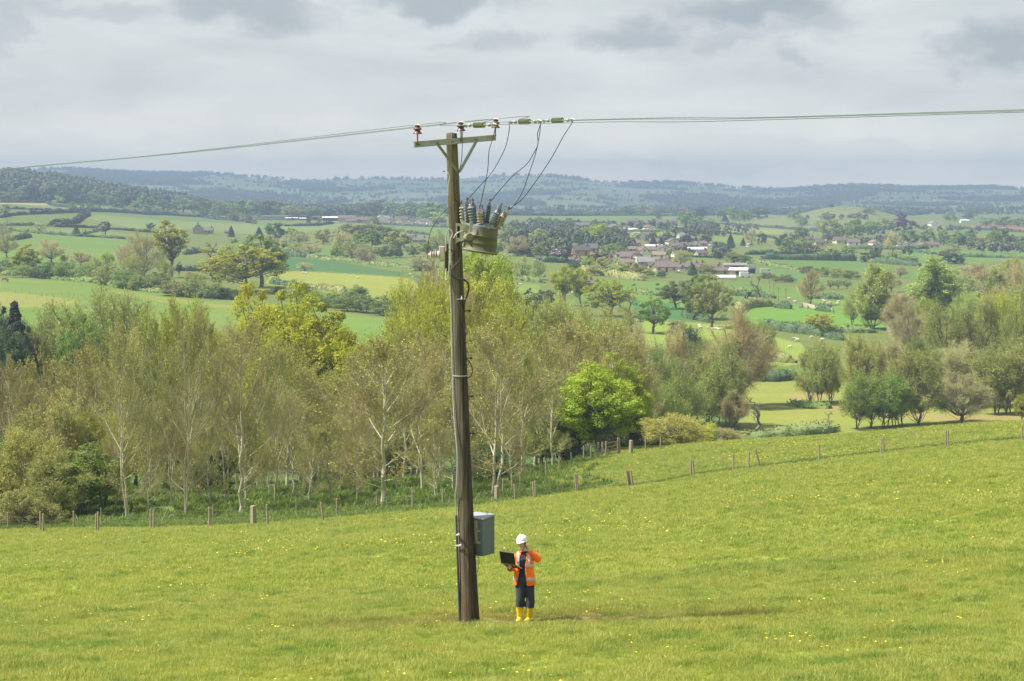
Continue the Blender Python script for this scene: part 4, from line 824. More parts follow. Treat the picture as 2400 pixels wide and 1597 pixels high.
    for a in C6([
        ('round', 112, 1090, 790, 180, 'g'), ('oak', 205, 1145, 780, 260, 'o'), ('dead', 518, 988, 790, 120, 'n'), ('bare', 885, 992, 748, 200, 'k'), ('oak', 938, 1176, 1048, 170, 'y'), ('alder', 1178, 1128, 893, 140, 'o'), ('poplar', 1328, 1155, 713, 225, 'e'), ('bare', 1500, 1178, 918, 240, 'b'), ('poplar', 1740, 1080, 668, 310, 'e'), ('round', 1610, 1000, 830, 130, 'G'), ('round', 1830, 702, 598, 170, 'b'), ('bush', 1905, 705, 640, 90, 'd'),
        ('bare', 1500, 800, 718, 100, 'k'), ('bare', 1440, 900, 758, 130, 'k'), ('fruit', 1020, 878, 812, 60, 'k'), ('fruit', 1075, 878, 812, 60, 'k'), ('fruit', 1135, 878, 810, 65, 'k'), ('willow', 1900, 950, 740, 240, 'e'), ('willow', 2090, 930, 700, 260, 'k'), ('willow', 2270, 940, 660, 260, 'o'), ('willow', 1990, 800, 700, 200, 'k'),
        ('round', 125, 380, 310, 72, 'd'), ('round', 30, 440, 345, 95, 'g'), ('round', 115, 442, 380, 95, 'o'), ('round', 185, 442, 393, 65, 'm'), ('round', 345, 405, 303, 100, 'm'), ('round', 425, 408, 333, 95, 'g'), ('round', 520, 395, 310, 140, 'k'), ('round', 262, 385, 333, 50, 'g'), ('conifer', 292, 415, 363, 60, 'n'), ('conifer', 330, 598, 498, 60, 'n'), ('conifer', 417, 580, 525, 38, 'n'), ('round', 35, 572, 510, 70, 'n'), ('round', 92, 566, 520, 38, 'n'), ('round', 162, 562, 510, 54, 'd'),
        ('bare', 478, 575, 460, 100, 'k'), ('round', 545, 572, 480, 60, 'n'), ('round', 690, 592, 498, 100, 'd'), ('round', 820, 515, 450, 90, 'g'), ('round', 740, 632, 518, 140, 'm'), ('round', 838, 632, 520, 100, 'm'), ('round', 1010, 535, 400, 140, 'e'), ('round', 1060, 525, 420, 110, 'm'), ('round', 1190, 525, 393, 130, 'g'), ('round', 1280, 505, 408, 110, 'g'), ('round', 1390, 490, 388, 150, 'g'), ('round', 1512, 410, 348, 60, 'p'), ('round', 1530, 485, 388, 140, 'p'), ('bare', 1450, 625, 478, 150, 'k'), ('round', 1560, 575, 468, 150, 'g'),
        ('round', 1700, 565, 458, 110, 'g'), ('round', 1800, 575, 463, 100, 'm'), ('round', 1900, 592, 478, 140, 'g'), ('round', 1990, 565, 453, 95, 'm'), ('round', 2200, 602, 458, 150, 'g'), ('round', 2340, 615, 510, 110, 'm'), ('round', 2080, 595, 518, 130, 'o'), ('round', 820, 438, 373, 95, 'm'), ('round', 982, 408, 353, 75, 'm'), ('round', 770, 395, 338, 150, 'm'), ('bush', 950, 440, 398, 90, 'e'), ('bush', 1026, 315, 288, 32, 'n'), ('round', 868, 332, 310, 30, 'm'), ('round', 905, 330, 306, 22, 'm'), ('bush', 1290, 355, 315, 90, 'm'),
        ('bush', 1180, 385, 355, 130, 'm'), ('bush', 1600, 345, 320, 50, 'm'), ('bush', 1680, 358, 335, 50, 'm'), ('round', 1980, 395, 333, 90, 'k'), ('round', 1850, 408, 348, 90, 'm'), ('round', 2100, 442, 383, 130, 'm'), ('round', 2220, 445, 376, 130, 'm'), ('round', 2330, 450, 380, 90, 'm'), ('round', 1300, 692, 603, 200, 'd'), ('bush', 1450, 692, 622, 120, 'm'), ('bush', 1565, 705, 650, 120, 'm'), ('bush', 860, 770, 718, 130, 'k'), ('bush', 960, 790, 725, 130, 'm'), ('bush', 1060, 800, 730, 120, 'o'),
        ('bush', 1160, 808, 745, 130, 'm'), ('bush', 700, 830, 775, 160, 'k'), ('bush', 590, 805, 765, 110, 'k'), ('round', 360, 700, 620, 140, 'm'), ('bush', 910, 632, 570, 120, 'o'), ('bush', 1020, 640, 575, 130, 'o'), ('bush', 1130, 645, 575, 130, 'm'), ('round', 430, 700, 640, 90, 'm'), ('conifer', 62, 780, 700, 60, 'd'), ('bush', 150, 770, 700, 130, 'o')]):
        put(*a, dmin=360)
planted()
print('trees', NTREE[0])
# ------------------------------------------------------------------ hedges
def c3(p): return (p[0] / 3.92, 380 + p[1] / 3.92)
def c4(p): return (500 + p[0] / 3.92, 380 + p[1] / 3.92)
def c5(p): return (1050 + p[0] / 3.92, 380 + p[1] / 3.92)
def c6(p): return (1600 + p[0] / 2.946, 380 + p[1] / 2.946)
def cr(p): return (1600 + p[0] / 2.851, 600 + p[1] / 2.851)
HEDGES = [  # converter, line, height, half width, tint
 (c3, [(0,375),(420,377)], 3, 1.5, 'n'), (c3, [(430,377),(700,437),(1000,460)], 2.2, 1.2, 'n'), (c3, [(270,484),(640,467),(830,457),(1100,467),(1480,487),(1850,508),(2352,568)], 3.2, 1.6, 'n'), (c3, [(100,434),(480,447)], 2, 1, 'n'), (c3, [(0,516),(120,494),(265,484)], 2.2, 1.2, 'n'),
 (c3, [(540,600),(700,562),(815,482)], 3.4, 1.8, 'n'), (c3, [(0,588),(300,585),(450,594)], 1.8, 1, 'm'), (c3, [(500,598),(900,610),(1450,655)], 1.8, 1, 'n'), (c3, [(760,668),(930,624)], 1.8, 1, 'm'), (c3, [(0,628),(470,668),(700,684),(930,694),(1150,710)], 1.6, 1, 'd'), (c3, [(100,724),(275,690)], 2.4, 1.5, 'd'),
 (c3, [(1580,1000),(1900,1003)], 2.6, 1.5, 'd'), (c3, [(1690,852),(1830,830),(2030,834)], 2.2, 1.3, 'd'), (c3, [(0,1040),(300,1050),(560,1080),(900,1110)], 1.5, 3, 'g'), (c3, [(900,1112),(1300,1180),(1900,1240),(2200,1265)], 1.5, 3, 'm'),
 (c4, [(0,527),(350,562)], 2, 1, 'n'), (c4, [(380,532),(700,537),(930,524)], 2, 1, 'n'), (c4, [(650,592),(940,588),(1100,568)], 2.4, 1.2, 'n'), (c4, [(1500,574),(2150,604)], 2, 1, 'n'), (c4, [(1780,654),(1980,674)], 1.8, 1, 'n'),
 (c4, [(590,860),(860,880)], 3.0, 1.6, 'd'), (c4, [(860,880),(1150,912),(1500,950),(1900,994),(2110,1004)], 1.7, 1.1, 'm'), (c4, [(530,1120),(780,1152)], 2.2, 1.4, 'd'), (c4, [(780,1152),(1000,1178),(1210,1218)], 2.0, 1.3, 'o'), (c4, [(560,508),(1150,512)], 2, 1, 'n'),
 (c5, [(480,492),(1400,494)], 3.4, 2, 'n'), (c5, [(1400,494),(2300,504)], 3, 2, 'n'), (c5, [(520,1080),(880,1112)], 1.8, 1.2, 'g'), (c5, [(1680,1204),(1900,1230)], 1.8, 1.2, 'm'), (c5, [(1240,1000),(1500,1052),(1800,1090)], 2.6, 3, 'o'), (c5, [(2170,1416),(2352,1462)], 2, 1.4, 'd'),
 (c5, [(1620,640),(2350,650)], 2, 1.2, 'm'), (c5, [(850,920),(1120,930)], 2.4, 1.5, 'd'),
 (c6, [(310,434),(600,454),(780,469),(960,479)], 2.6, 1.4, 'n'), (c6, [(60,474),(400,504),(650,530)], 1.8, 1, 'n'), (c6, [(550,672),(1200,684)], 4.0, 2.2, 'd'), (c6, [(1230,688),(1640,722)], 3.0, 2, 'd'), (c6, [(480,694),(700,734),(850,770)], 1.8, 1.2, 'm'), (c6, [(1540,614),(1720,640)], 1.8, 1, 'd'),
 (c6, [(1910,656),(2100,660),(2357,668)], 1.8, 1, 'd'), (c6, [(330,922),(500,930),(640,944)], 1.8, 1.2, 'd'), (c6, [(920,944),(1110,950)], 2, 1.2, 'd'), (c6, [(0,1066),(200,1112)], 2, 1.3, 'd'), (c6, [(385,1046),(400,1022),(450,1006),(540,1000),(630,996)], 2.6, 1.8, 'o'), (c6, [(640,1006),(750,1016)], 2.0, 1.8, 'd'),
 (c6, [(930,1024),(1030,1038)], 2, 1.3, 'd'), (c6, [(330,884),(430,894)], 1.4, 1, 'm'), (c6, [(1850,454),(2357,486)], 2.4, 1.4, 'n'), (c6, [(0,655),(280,665)], 1.8, 1, 'd'), (c6, [(1100,600),(1500,605),(1700,600)], 2.4, 1.4, 'd'), (c6, [(430,640),(900,632)], 2.4, 1.5, 'd'),
 (cr, [(530,485),(700,508),(850,526),(935,542)], 2.3, 1.4, 'd'), (cr, [(790,506),(900,512),(1300,516)], 1.7, 1.1, 'm'), (cr, [(955,550),(1080,568)], 2.0, 1.3, 'd'), (cr, [(540,700),(640,708),(760,716)], 2.0, 1.3, 'o'), (cr, [(430,830),(600,835),(730,822)], 3.2, 3, 'd'), (cr, [(430,1205),(600,1204),(820,1190),(1040,1172)], 1.3, 2, 'm'), (cr, [(735,990),(850,1008),(985,1022)], .7, 3, 'g'),
]
def make_hedge(conv, line, hgt, hw, tint, seed):
    rs = np.random.RandomState(seed); pts = []
    for p in line:
        h_ = hit(*conv(p), dmin=230)
        if h_ is not None: pts.append(h_)
    if len(pts) < 2: return
    P = np.array([[p.x, p.y] for p in pts]); seg = np.linalg.norm(np.diff(P, axis=0), axis=1); cum = np.concatenate([[0], np.cumsum(seg)])
    dist = P[:, 1].mean(); step = max(.8, dist / 900); n = max(int(cum[-1] / step), 3); t = np.linspace(0, cum[-1], n)
    X = np.interp(t, cum, P[:, 0]); Y = np.interp(t, cum, P[:, 1]); tx = np.gradient(X); ty = np.gradient(Y); l = np.hypot(tx, ty) + 1e-6; nx, ny = -ty / l, tx / l
    X = X + rs.normal(0, .15, n); Y = Y + rs.normal(0, .15, n)
    m = 1 + .22 * np.sin(t * .11 + seed) + .14 * np.sin(t * .37 + seed * 2) + rs.normal(0, .09, n); Z = H(X, Y)
    prof_ = [(-.8, -.15), (-.85, .5), (-.5, .85), (0, .92), (.5, .85), (.85, .5), (.8, -.15)]; e_ = np.clip(np.minimum(t, cum[-1] - t) / 2.5, .25, 1); m = m * e_ ** .5
    V = np.stack([np.stack([X + nx * a * hw * e_ + rs.normal(0, .2, n), Y + ny * a * hw * e_ + rs.normal(0, .2, n), Z + b * hgt * (m if b > 0 else 1) * (1 + rs.normal(0, .07, n))], -1) for a, b in prof_], 1)
    o_ = V[0].mean(0); V = V.reshape(-1, 3); k = 7; i = (np.arange(n - 1)[:, None] * k)
    F = np.concatenate([i + np.array([[j, j + 1, k + j + 1, k + j]]) for j in range(k - 1)])
    parts = [(V - o_, F, 0), (V[:k] - o_, np.array([[0, 1, 5, 6], [1, 2, 4, 5]]), 0), (V[-k:] - o_, np.array([[6, 5, 1, 0], [5, 4, 2, 1]]), 0)]
    ls = max(.34, dist * .0007); q = int(min(cum[-1] * (hgt * 2 + hw * 2) / ls ** 2 * 1.1, 9000)); ii = rs.randint(0, n, q); jj = rs.randint(0, 6, q); f = rs.uniform(0, 1, (q, 1))
    VV = V.reshape(n, k, 3); Cc = VV[ii, jj] * (1 - f) + VV[ii, jj + 1] * f + rs.normal(0, .26, (q, 3)) - o_
    nn = unit(rs, q) * .8 + np.array([0, 0, .5]); nn /= np.linalg.norm(nn, axis=1)[:, None]
    parts.append((*quads(rs, Cc, nn, ls), 0))
    o = ob('hedge', np_mesh('hedge', parts, [M['hedge']]), None, tuple(o_)); word, c = GC[tint]; o.color = (*[a * .9 for a in c], 1)
    px = 1200 + 4500 * pts[0].x / pts[0].y
    tag(o, '%s %s hedge %s' % ('tall thick' if hgt > 2.5 else 'low', word, region(px + 30, dist, 'h').replace('in the overgrown hedgerow', 'under the overgrown trees')), 'hedge')
for i_, hh in enumerate(HEDGES): make_hedge(*hh, seed=100 + i_)

# ------------------------------------------------------------------ far-off woods that read as one mass
M['farwood'] = mat('far_woodland', (.085, .12, .045), .9, noise=(.01, .7, (.15, .14, .08)), trans=.2)
t_ = M['farwood'].node_tree; b_ = t_.nodes['Principled BSDF']; oi_ = N(t_, 'ShaderNodeObjectInfo'); cr_ = N(t_, 'ShaderNodeValToRGB'); L(t_, oi_, 'Random', cr_, 0)
cr_.color_ramp.elements[0].color = (.09, .115, .07, 1); cr_.color_ramp.elements[1].color = (.19, .175, .13, 1); e_ = cr_.color_ramp.elements.new(.5); e_.color = (.13, .165, .09, 1); L(t_, cr_, 0, b_, 'Base Color')
HPOS = []
def clear_of_houses(x, d):
    k = np.ones(len(x), bool)
    for hx, hy, hw in HPOS:
        dx = np.abs(x / d - hx / hy) * hy; k &= ~((dx < hw * .6 + 3) & (hy - d > -10) & (hy - d < 70))
    return x[k], d[k]
def far_woods():
    protos = [proto('far_tree', tree_leafy(300 + i, 9.5, 0., 16, 22, 1.7, 'round', .3, 1.5, leaf='farwood', limbs=False)[0]) for i in range(4)]
    rs = np.random.RandomState(9)
    # the wooded hill on the left
    n = 3600; d = rs.uniform(2080, 2950, n); u = rs.uniform(-.32, -.155, n); px = 1200 + 4500 * u
    lim = np.interp(px, [0, 150, 300, 400, 470], [2150, 2180, 2280, 2420, 2600]); k = (d > lim) & (px < 400 + rs.normal(0, 45, n)); d, u = d[k], u[k]
    s = rs.uniform(.8, 2.1, len(d)); x = u * d
    scatter('hillside_wood', np.stack([x, d, H(x, d), s], -1), protos, 1, 1, 'mixed woodland covering the low hill at far left', upright=.05)
    # belt of trees behind the farms
    n = 1500; d = rs.uniform(2450, 2900, n); px = rs.uniform(380, 1060, n); u = (px - 1200) / 4500; x = u * d; s = rs.uniform(.9, 1.5, n)
    scatter('valley_wood', np.stack([x, d, H(x, d), s], -1), protos, 1, 1, 'belt of mixed trees along the valley behind the farms', upright=.05)
    # ridge: hedges between the fields, copses and the tree-lined crest
    S = FAR_SEEDS * np.array([1, .55]); fc = np.random.RandomState(4); fc.uniform(-3200, 3200, 520); fc.uniform(2900, 8200, 520); fc = fc.uniform(0, 1, 520)
    n = 260000; d = rs.uniform(3000, 6600, n); u = rs.uniform(-.31, .31, n); x = u * d
    A = np.stack([x, d * .55], -1); A = A + np.stack([60 * np.sin(A[:, 1] * .01), 40 * np.sin(A[:, 0] * .008)], -1)
    b1 = np.full(n, 1e9); b2 = np.full(n, 1e9); who = np.zeros(n, int)
    for i, s_ in enumerate(S):
        q = np.sqrt(((A - s_) ** 2).sum(1)); m = q < b1; b2 = np.where(m, b1, np.minimum(b2, q)); who[m] = i; b1 = np.where(m, q, b1)
    cell = (fc * 8).astype(int)[who]; edge = ((b2 - b1) < 3.0) & (rs.uniform(0, 1, n) < .75); wood = np.isin(cell, [0, 5]) & (rs.uniform(0, 1, n) < .14); stray = rs.uniform(0, 1, n) < .0012
    k = edge | wood | stray; x, d = x[k], d[k]; s = rs.uniform(.5, 1.15, len(x)) * np.where(wood[k], 1.2, .8)
    xc = rs.uniform(-1950, 1950, 520); dc = 6480 + rs.normal(0, 60, 520); g = np.sin(xc * .012) + np.sin(xc * .031 + 2); kk = g > -.9; xc, dc = xc[kk], dc[kk]
    x = np.concatenate([x, xc]); d = np.concatenate([d, dc]); s = np.concatenate([s, rs.uniform(.7, 1.5, len(xc))])
    scatter('ridge_woodland', np.stack([x, d, H(x, d), s], -1), protos, 1, 1, 'hedges and copses on the blue ridge at the horizon', upright=.05)
    # knoll scrub and thicker growth among the village and hedgerows
    n = 2200; px = rs.uniform(1190, 1700, n); d = rs.uniform(930, 1900, n); u = (px - 1200) / 4500; x = u * d; k = (np.sin(x * .05 + d * .02) + np.sin(d * .031 - x * .03 + 2)) > .2; x, d = x[k], d[k]; x, d = clear_of_houses(x, d)
    scatter('garden_shrubs', np.stack([x, d, H(x, d), rs.uniform(.3, .85, len(x))], -1), protos, 1, 1, 'garden shrubs and hedges massed between the village houses', upright=.05)
    n = 700; px = rs.uniform(1700, 2400, n); d = rs.uniform(1150, 2150, n); u = (px - 1200) / 4500; x = u * d; k = (np.sin(x * .03 + d * .013) + np.sin(d * .021 - x * .02 + 1)) > .75; x, d = x[k], d[k]; x, d = clear_of_houses(x, d)
    scatter('scrub', np.stack([x, d, H(x, d), rs.uniform(.3, .75, len(x))], -1), protos, 1, 1, 'scrub and hedge growth round the hamlet and knoll on the right', upright=.05)

# ------------------------------------------------------------------ houses and barns
ROOF = {'b': ('brown tiled', (.125, .098, .085)), 'r': ('red tiled', (.145, .105, .09)), 'o': ('orange-red tiled', (.20, .145, .11)), 'g': ('grey slate', (.20, .20, .20)), 'd': ('dark slate', (.08, .075, .08)), 'w': ('pale sheet', (.62, .62, .60)), 'p': ('purplish-brown', (.125, .105, .10))}
WALL = {'w': ('white', (.80, .78, .72)), 'c': ('cream', (.66, .58, .42)), 't': ('tan brick', (.50, .33, .20)), 's': ('stone', (.38, .33, .26)), 'd': ('dark boarded', (.07, .07, .075)), 'k': ('pinkish', (.52, .40, .33)), 'y': ('pale yellow', (.62, .58, .36))}
MR = {k: mat('roof_' + v[0].replace(' ', '_'), v[1], .8, noise=(1.2, .5, tuple(a * .65 for a in v[1]))) for k, v in ROOF.items()}
MW = {k: mat('wall_' + v[0].replace(' ', '_'), v[1], .9, noise=(.8, .3, tuple(a * .8 for a in v[1]))) for k, v in WALL.items()}
M['glass'] = mat('window_glass', (.05, .06, .07), .15); M['chim'] = mat('chimney_brick', (.30, .15, .10), .9)
def house(conv, zx, zy, zw, zh, roof, wall, turn=0., gable=False, kind='house', chim=True, z_rel=None):
    """zx,zy foot centre, zw width, zh total height (all in the enlarged picture's units)"""
    k = {c3: 3.92, c4: 3.92, c5: 3.92, c6: 2.946}[conv]
    p = hit(*conv((zx, zy)), dmin=400)
    if p is None: return
    m_ = p.y / 4500 / k; W_ = zw * m_; Ht = zh * m_; HPOS.append((p.x, p.y, W_))
    if gable: D_, L_ = W_, W_ * 1.5
    else: L_, D_ = W_, W_ * .58
    D_ = min(D_, 9.5) if kind != 'barn' else D_; eave = Ht * (.55 if kind != 'barn' else .72)
    rt = empty({'barn': 'barn', 'house': 'house', 'bungalow': 'bungalow', 'glasshouse': 'glasshouse'}[kind], p, turn + (math.pi / 2 if gable else 0) + (.0 if gable else 0))
    hx, hy = L_ / 2, D_ / 2; mb = MB()
    mb.add([(-hx, -hy, -.6), (hx, -hy, -.6), (hx, hy, -.6), (-hx, hy, -.6), (-hx, -hy, eave), (hx, -hy, eave), (hx, hy, eave), (-hx, hy, eave), (-hx, 0, Ht - .15), (hx, 0, Ht - .15)],
           [(0, 3, 2, 1), (0, 1, 5, 4), (3, 7, 6, 2), (1, 2, 6, 9, 5), (0, 4, 8, 7, 3), (4, 5, 9, 8), (6, 7, 8, 9)])
    mb.build('wall', MW[wall], rt)
    ov = .45; th = .22; s_ = (Ht - eave) / hy; ro = MB()
    for sg in (-1, 1):
        y0 = sg * (hy + ov); z0 = eave - ov * s_
        ro.add([(-hx - ov, y0, z0), (hx + ov, y0, z0), (hx + ov, 0, Ht), (-hx - ov, 0, Ht), (-hx - ov, y0, z0 + th), (hx + ov, y0, z0 + th), (hx + ov, 0, Ht + th), (-hx - ov, 0, Ht + th)],
               [(0, 1, 2, 3), (4, 7, 6, 5), (0, 4, 5, 1), (0, 3, 7, 4), (1, 5, 6, 2)])
    rf = ro.build('roof', MR[roof], rt)
    if chim:
        for sg in ((-1, 1) if W_ > 11 else (1,)):
            cm = MB(); cm.box((sg * hx * .8, 0, Ht + .45), (.9, .8, 1.6)); cm.box((sg * hx * .8 - .15, 0, Ht + 1.4), (.25, .25, .35)); cm.build('chimney', M['chim'], rf)
    if p.y < 1500 and kind != 'glasshouse':
        # windows and a door on the sides that face the valley road and the camera
        nfl = 2 if eave > 3.6 else 1; nw = max(2, int(L_ / 3.2))
        if kind != 'barn':
            for fl in range(nfl):
                for i in range(nw):
                    if (fl == 0 and i == nw // 2): continue
                    x_ = -hx + (i + .5) * L_ / nw; z_ = 1.4 + fl * (eave / nfl)
                    if z_ > eave - .5: z_ = eave - .75
                    wm = MB(); wm.box((x_, -hy - .02, z_), (1.25, .1, 1.1)); f = wm.build('window', MW['w'], rt)
                    gm = MB(); gm.box((x_ - .29, -hy - .08, z_), (.5, .04, .9)); gm.box((x_ + .29, -hy - .08, z_), (.5, .04, .9)); gm.build('pane', M['glass'], f)
            dm = MB(); dm.box((-hx + (nw // 2 + .5) * L_ / nw, -hy - .03, 1.0), (1.0, .1, 2.05)); dm.build('door', MR['b'], rt)
            for sg in (-1, 1):
                wm = MB(); wm.box((sg * (hx + .02), 0, min(eave * .9, 4.2)), (.1, 1.2, 1.1)); f = wm.build('window', MW['w'], rt)
                gm = MB(); gm.box((sg * (hx + .08), -.28, min(eave * .9, 4.2)), (.04, .48, .9)); gm.box((sg * (hx + .08), .28, min(eave * .9, 4.2)), (.04, .48, .9)); gm.build('pane', M['glass'], f)
        else:
            dm = MB(); dm.box((0, -hy - .05, eave * .36), (min(4, L_ * .3), .1, eave * .8)); dm.build('door', MW['d'], rt)
    kw = {'barn': 'barn', 'house': 'house', 'bungalow': 'bungalow', 'glasshouse': 'glasshouse'}[kind]
    px = conv((zx, zy))[0]
    r_ = region(px, p.y, 'h'); r_ = r_.replace('among the village houses', 'in the village').replace('in the overgrown hedgerow far left', 'at far left').replace('on distant field edges', 'in distance')
    tag(rt, '%s%s %s with %s roof %s' % ('gable-fronted ' if gable else '', WALL[wall][0], kw, ROOF[roof][0], r_), 'glasshouse' if kind == 'glasshouse' else ('barn' if kind == 'barn' else 'house'))
    return rt
HS = [
 (c5,1220,858,150,90,'d','t',.25,False,'house'),(c5,1318,832,120,80,'d','t',-.3,False,'house'),(c5,900,805,90,70,'o','k',.5,False,'house'),(c5,745,760,90,50,'b','s',.2,False,'bungalow'),(c5,1212,935,60,55,'d','w',.1,True,'house'),(c5,1150,915,80,40,'p','k',.1,False,'bungalow'),
 (c5,1672,915,170,90,'p','k',-.12,False,'house'),(c5,1738,935,80,95,'b','w',-.5,True,'house'),(c5,1815,958,140,85,'g','s',.0,False,'house'),(c5,2010,1012,200,95,'b','c',-.1,False,'house'),(c5,1932,1004,90,92,'b','c',-.35,True,'house'),(c5,1880,975,80,50,'b','c',.1,False,'bungalow'),
 (c5,2140,1000,55,55,'b','w',.2,True,'house'),(c5,2215,992,170,60,'b','k',.0,False,'house'),(c5,1785,845,70,65,'r','w',.35,True,'house'),(c5,1865,835,120,55,'r','c',.0,False,'house'),(c5,1700,822,90,45,'o','k',.1,False,'bungalow'),(c5,1890,803,150,42,'w','w',.0,False,'barn'),(c5,1640,775,60,60,'d','s',.1,True,'house'),
 (c5,1720,772,90,60,'o','k',.1,False,'house'),(c5,2090,795,90,50,'p','k',.1,False,'house'),(c5,2170,792,80,45,'b','k',.2,False,'house'),(c5,2290,825,140,32,'w','k',.0,False,'barn'),(c5,2270,778,70,30,'o','k',.0,False,'bungalow'),(c5,740,605,62,48,'b','w',.3,True,'house'),(c5,683,592,110,45,'p','w',.1,False,'house'),(c5,548,585,90,36,'p','k',.0,False,'house'),
 (c5,770,618,60,36,'p','w',.1,False,'bungalow'),(c5,1075,642,140,32,'b','w',-.05,False,'bungalow'),(c5,1235,602,150,45,'p','k',.0,False,'house'),(c5,1528,645,95,75,'p','c',.3,True,'house'),(c5,1440,572,80,36,'p','k',.0,False,'house'),(c5,1498,590,70,36,'p','k',.0,False,'house'),(c5,1690,566,90,42,'p','k',.0,False,'house'),(c5,1790,585,120,48,'p','c',.0,False,'house'),(c5,1880,580,70,42,'p','k',.0,False,'house'),(c5,1970,578,110,42,'p','k',.0,False,'house'),
 (c5,1700,635,80,26,'w','w',.0,False,'bungalow'),(c5,2080,560,60,30,'p','k',.0,False,'house'),(c5,1255,1140,150,55,'b','k',.05,False,'house'),(c5,845,908,90,32,'d','w',.1,False,'barn'),(c5,2010,492,100,18,'p','k',0,False,'barn'),(c5,830,480,90,20,'d','s',0,False,'barn'),(c5,1600,870,120,40,'p','k',.1,False,'house'),
 (c4,570,520,230,28,'p','s',0,False,'barn'),(c4,720,532,110,22,'w','s',.05,False,'barn'),(c4,835,535,80,22,'w','d',0,False,'barn'),(c4,945,535,70,38,'d','d',.1,False,'barn'),(c4,1075,540,140,38,'w','d',0,False,'barn'),(c4,1230,552,160,62,'b','k',.05,False,'house'),(c4,1190,548,50,60,'b','k',.2,True,'house'),(c4,1375,562,120,55,'b','k',0,False,'house'),(c4,1280,558,110,34,'p','k',0,False,'bungalow'),
 (c4,1532,548,72,55,'g','w',.3,True,'house'),(c4,1588,545,70,52,'g','w',0,False,'house'),(c4,1664,552,34,26,'g','w',.1,True,'house'),(c4,1740,556,90,58,'b','c',.1,False,'house'),(c4,1715,558,44,40,'g','w',.1,True,'house'),(c4,1832,564,62,46,'d','w',.1,False,'house'),(c4,1884,568,52,52,'d','w',.1,True,'house'),(c4,1945,570,80,50,'b','w',0,False,'house'),
 (c4,1890,740,120,42,'p','k',.15,False,'house'),(c4,1835,715,60,40,'p','k',.4,False,'house'),
 (c3,1820,660,95,88,'p','s',.15,True,'house'),(c3,1900,658,110,55,'p','s',.0,False,'house'),(c3,2090,660,50,34,'b','t',.0,False,'bungalow'),
 (c6,262,772,130,42,'b','k',-.15,False,'bungalow'),(c6,362,742,150,42,'g','g' if False else 's',-.1,False,'barn'),(c6,388,780,120,48,'w','y',-.25,False,'barn'),(c6,468,768,66,48,'d','d',-.1,False,'barn'),(c6,290,810,140,26,'w','w',-.15,False,'glasshouse'),(c6,230,735,60,26,'p','k',0,False,'bungalow'),
 (c6,945,580,62,50,'p','k',.1,False,'house'),(c6,990,578,50,44,'o','y',.1,True,'house'),(c6,1098,566,82,46,'b','y',.05,False,'house'),(c6,1062,562,36,44,'b','y',.2,True,'house'),(c6,1180,576,80,44,'p','w',-.1,False,'house'),(c6,1322,575,56,36,'o','w',.2,True,'house'),(c6,1372,602,60,26,'g','w',.1,False,'bungalow'),(c6,1502,582,44,28,'r','w',.1,True,'house'),(c6,1550,582,52,30,'r','w',.1,True,'house'),
 (c6,1656,594,48,38,'b','c',.25,True,'house'),(c6,1712,592,110,38,'b','c',.05,False,'house'),(c6,1725,442,44,32,'g','w',.2,True,'house'),(c6,1945,420,60,22,'w','w',.1,False,'barn'),(c6,462,584,36,24,'g','w',.2,True,'house'),(c6,85,612,150,22,'w','k',0,False,'barn'),(c6,120,578,90,30,'p','k',0,False,'house'),(c6,30,590,90,34,'p','k',.1,False,'house'),(c6,205,575,40,26,'p','w',.1,True,'house'),
 (c6,2240,580,70,30,'p','k',0,False,'house'),(c6,270,430,50,16,'p','k',0,False,'bungalow'),(c6,20,745,100,40,'p','k',0,False,'house'),(c6,100,735,90,38,'p','k',.1,False,'house'),(c6,880,545,40,30,'b','k',.2,False,'house'),
]
_r = random.Random(21)
for _ in range(30):
    zx = _r.uniform(1150, 2330); zy = _r.uniform(565, 960) - max(0, (1500 - zx)) * .1
    if any(h[0] is c5 and abs(h[1] - zx) < 75 and abs(h[2] - zy) < 26 for h in HS): continue
    w_ = 58 + (zy - 560) * .12; HS.append((c5, zx, zy, w_ * _r.uniform(.9, 1.4), w_ * .62, _r.choice('bpgbo'), _r.choice('wwckw'), _r.uniform(-.5, .5), _r.random() < .45, 'house'))
for zx, zy in ((1985, 572), (2040, 570), (2110, 574), (1480, 552), (1640, 560)): HS.append((c4, zx, zy, 52, 40, 'b', 'w', .2, zx % 20 == 5, 'house'))
for h_ in HS: house(*h_, chim=(h_[9] not in ('barn', 'glasshouse')))
far_woods()

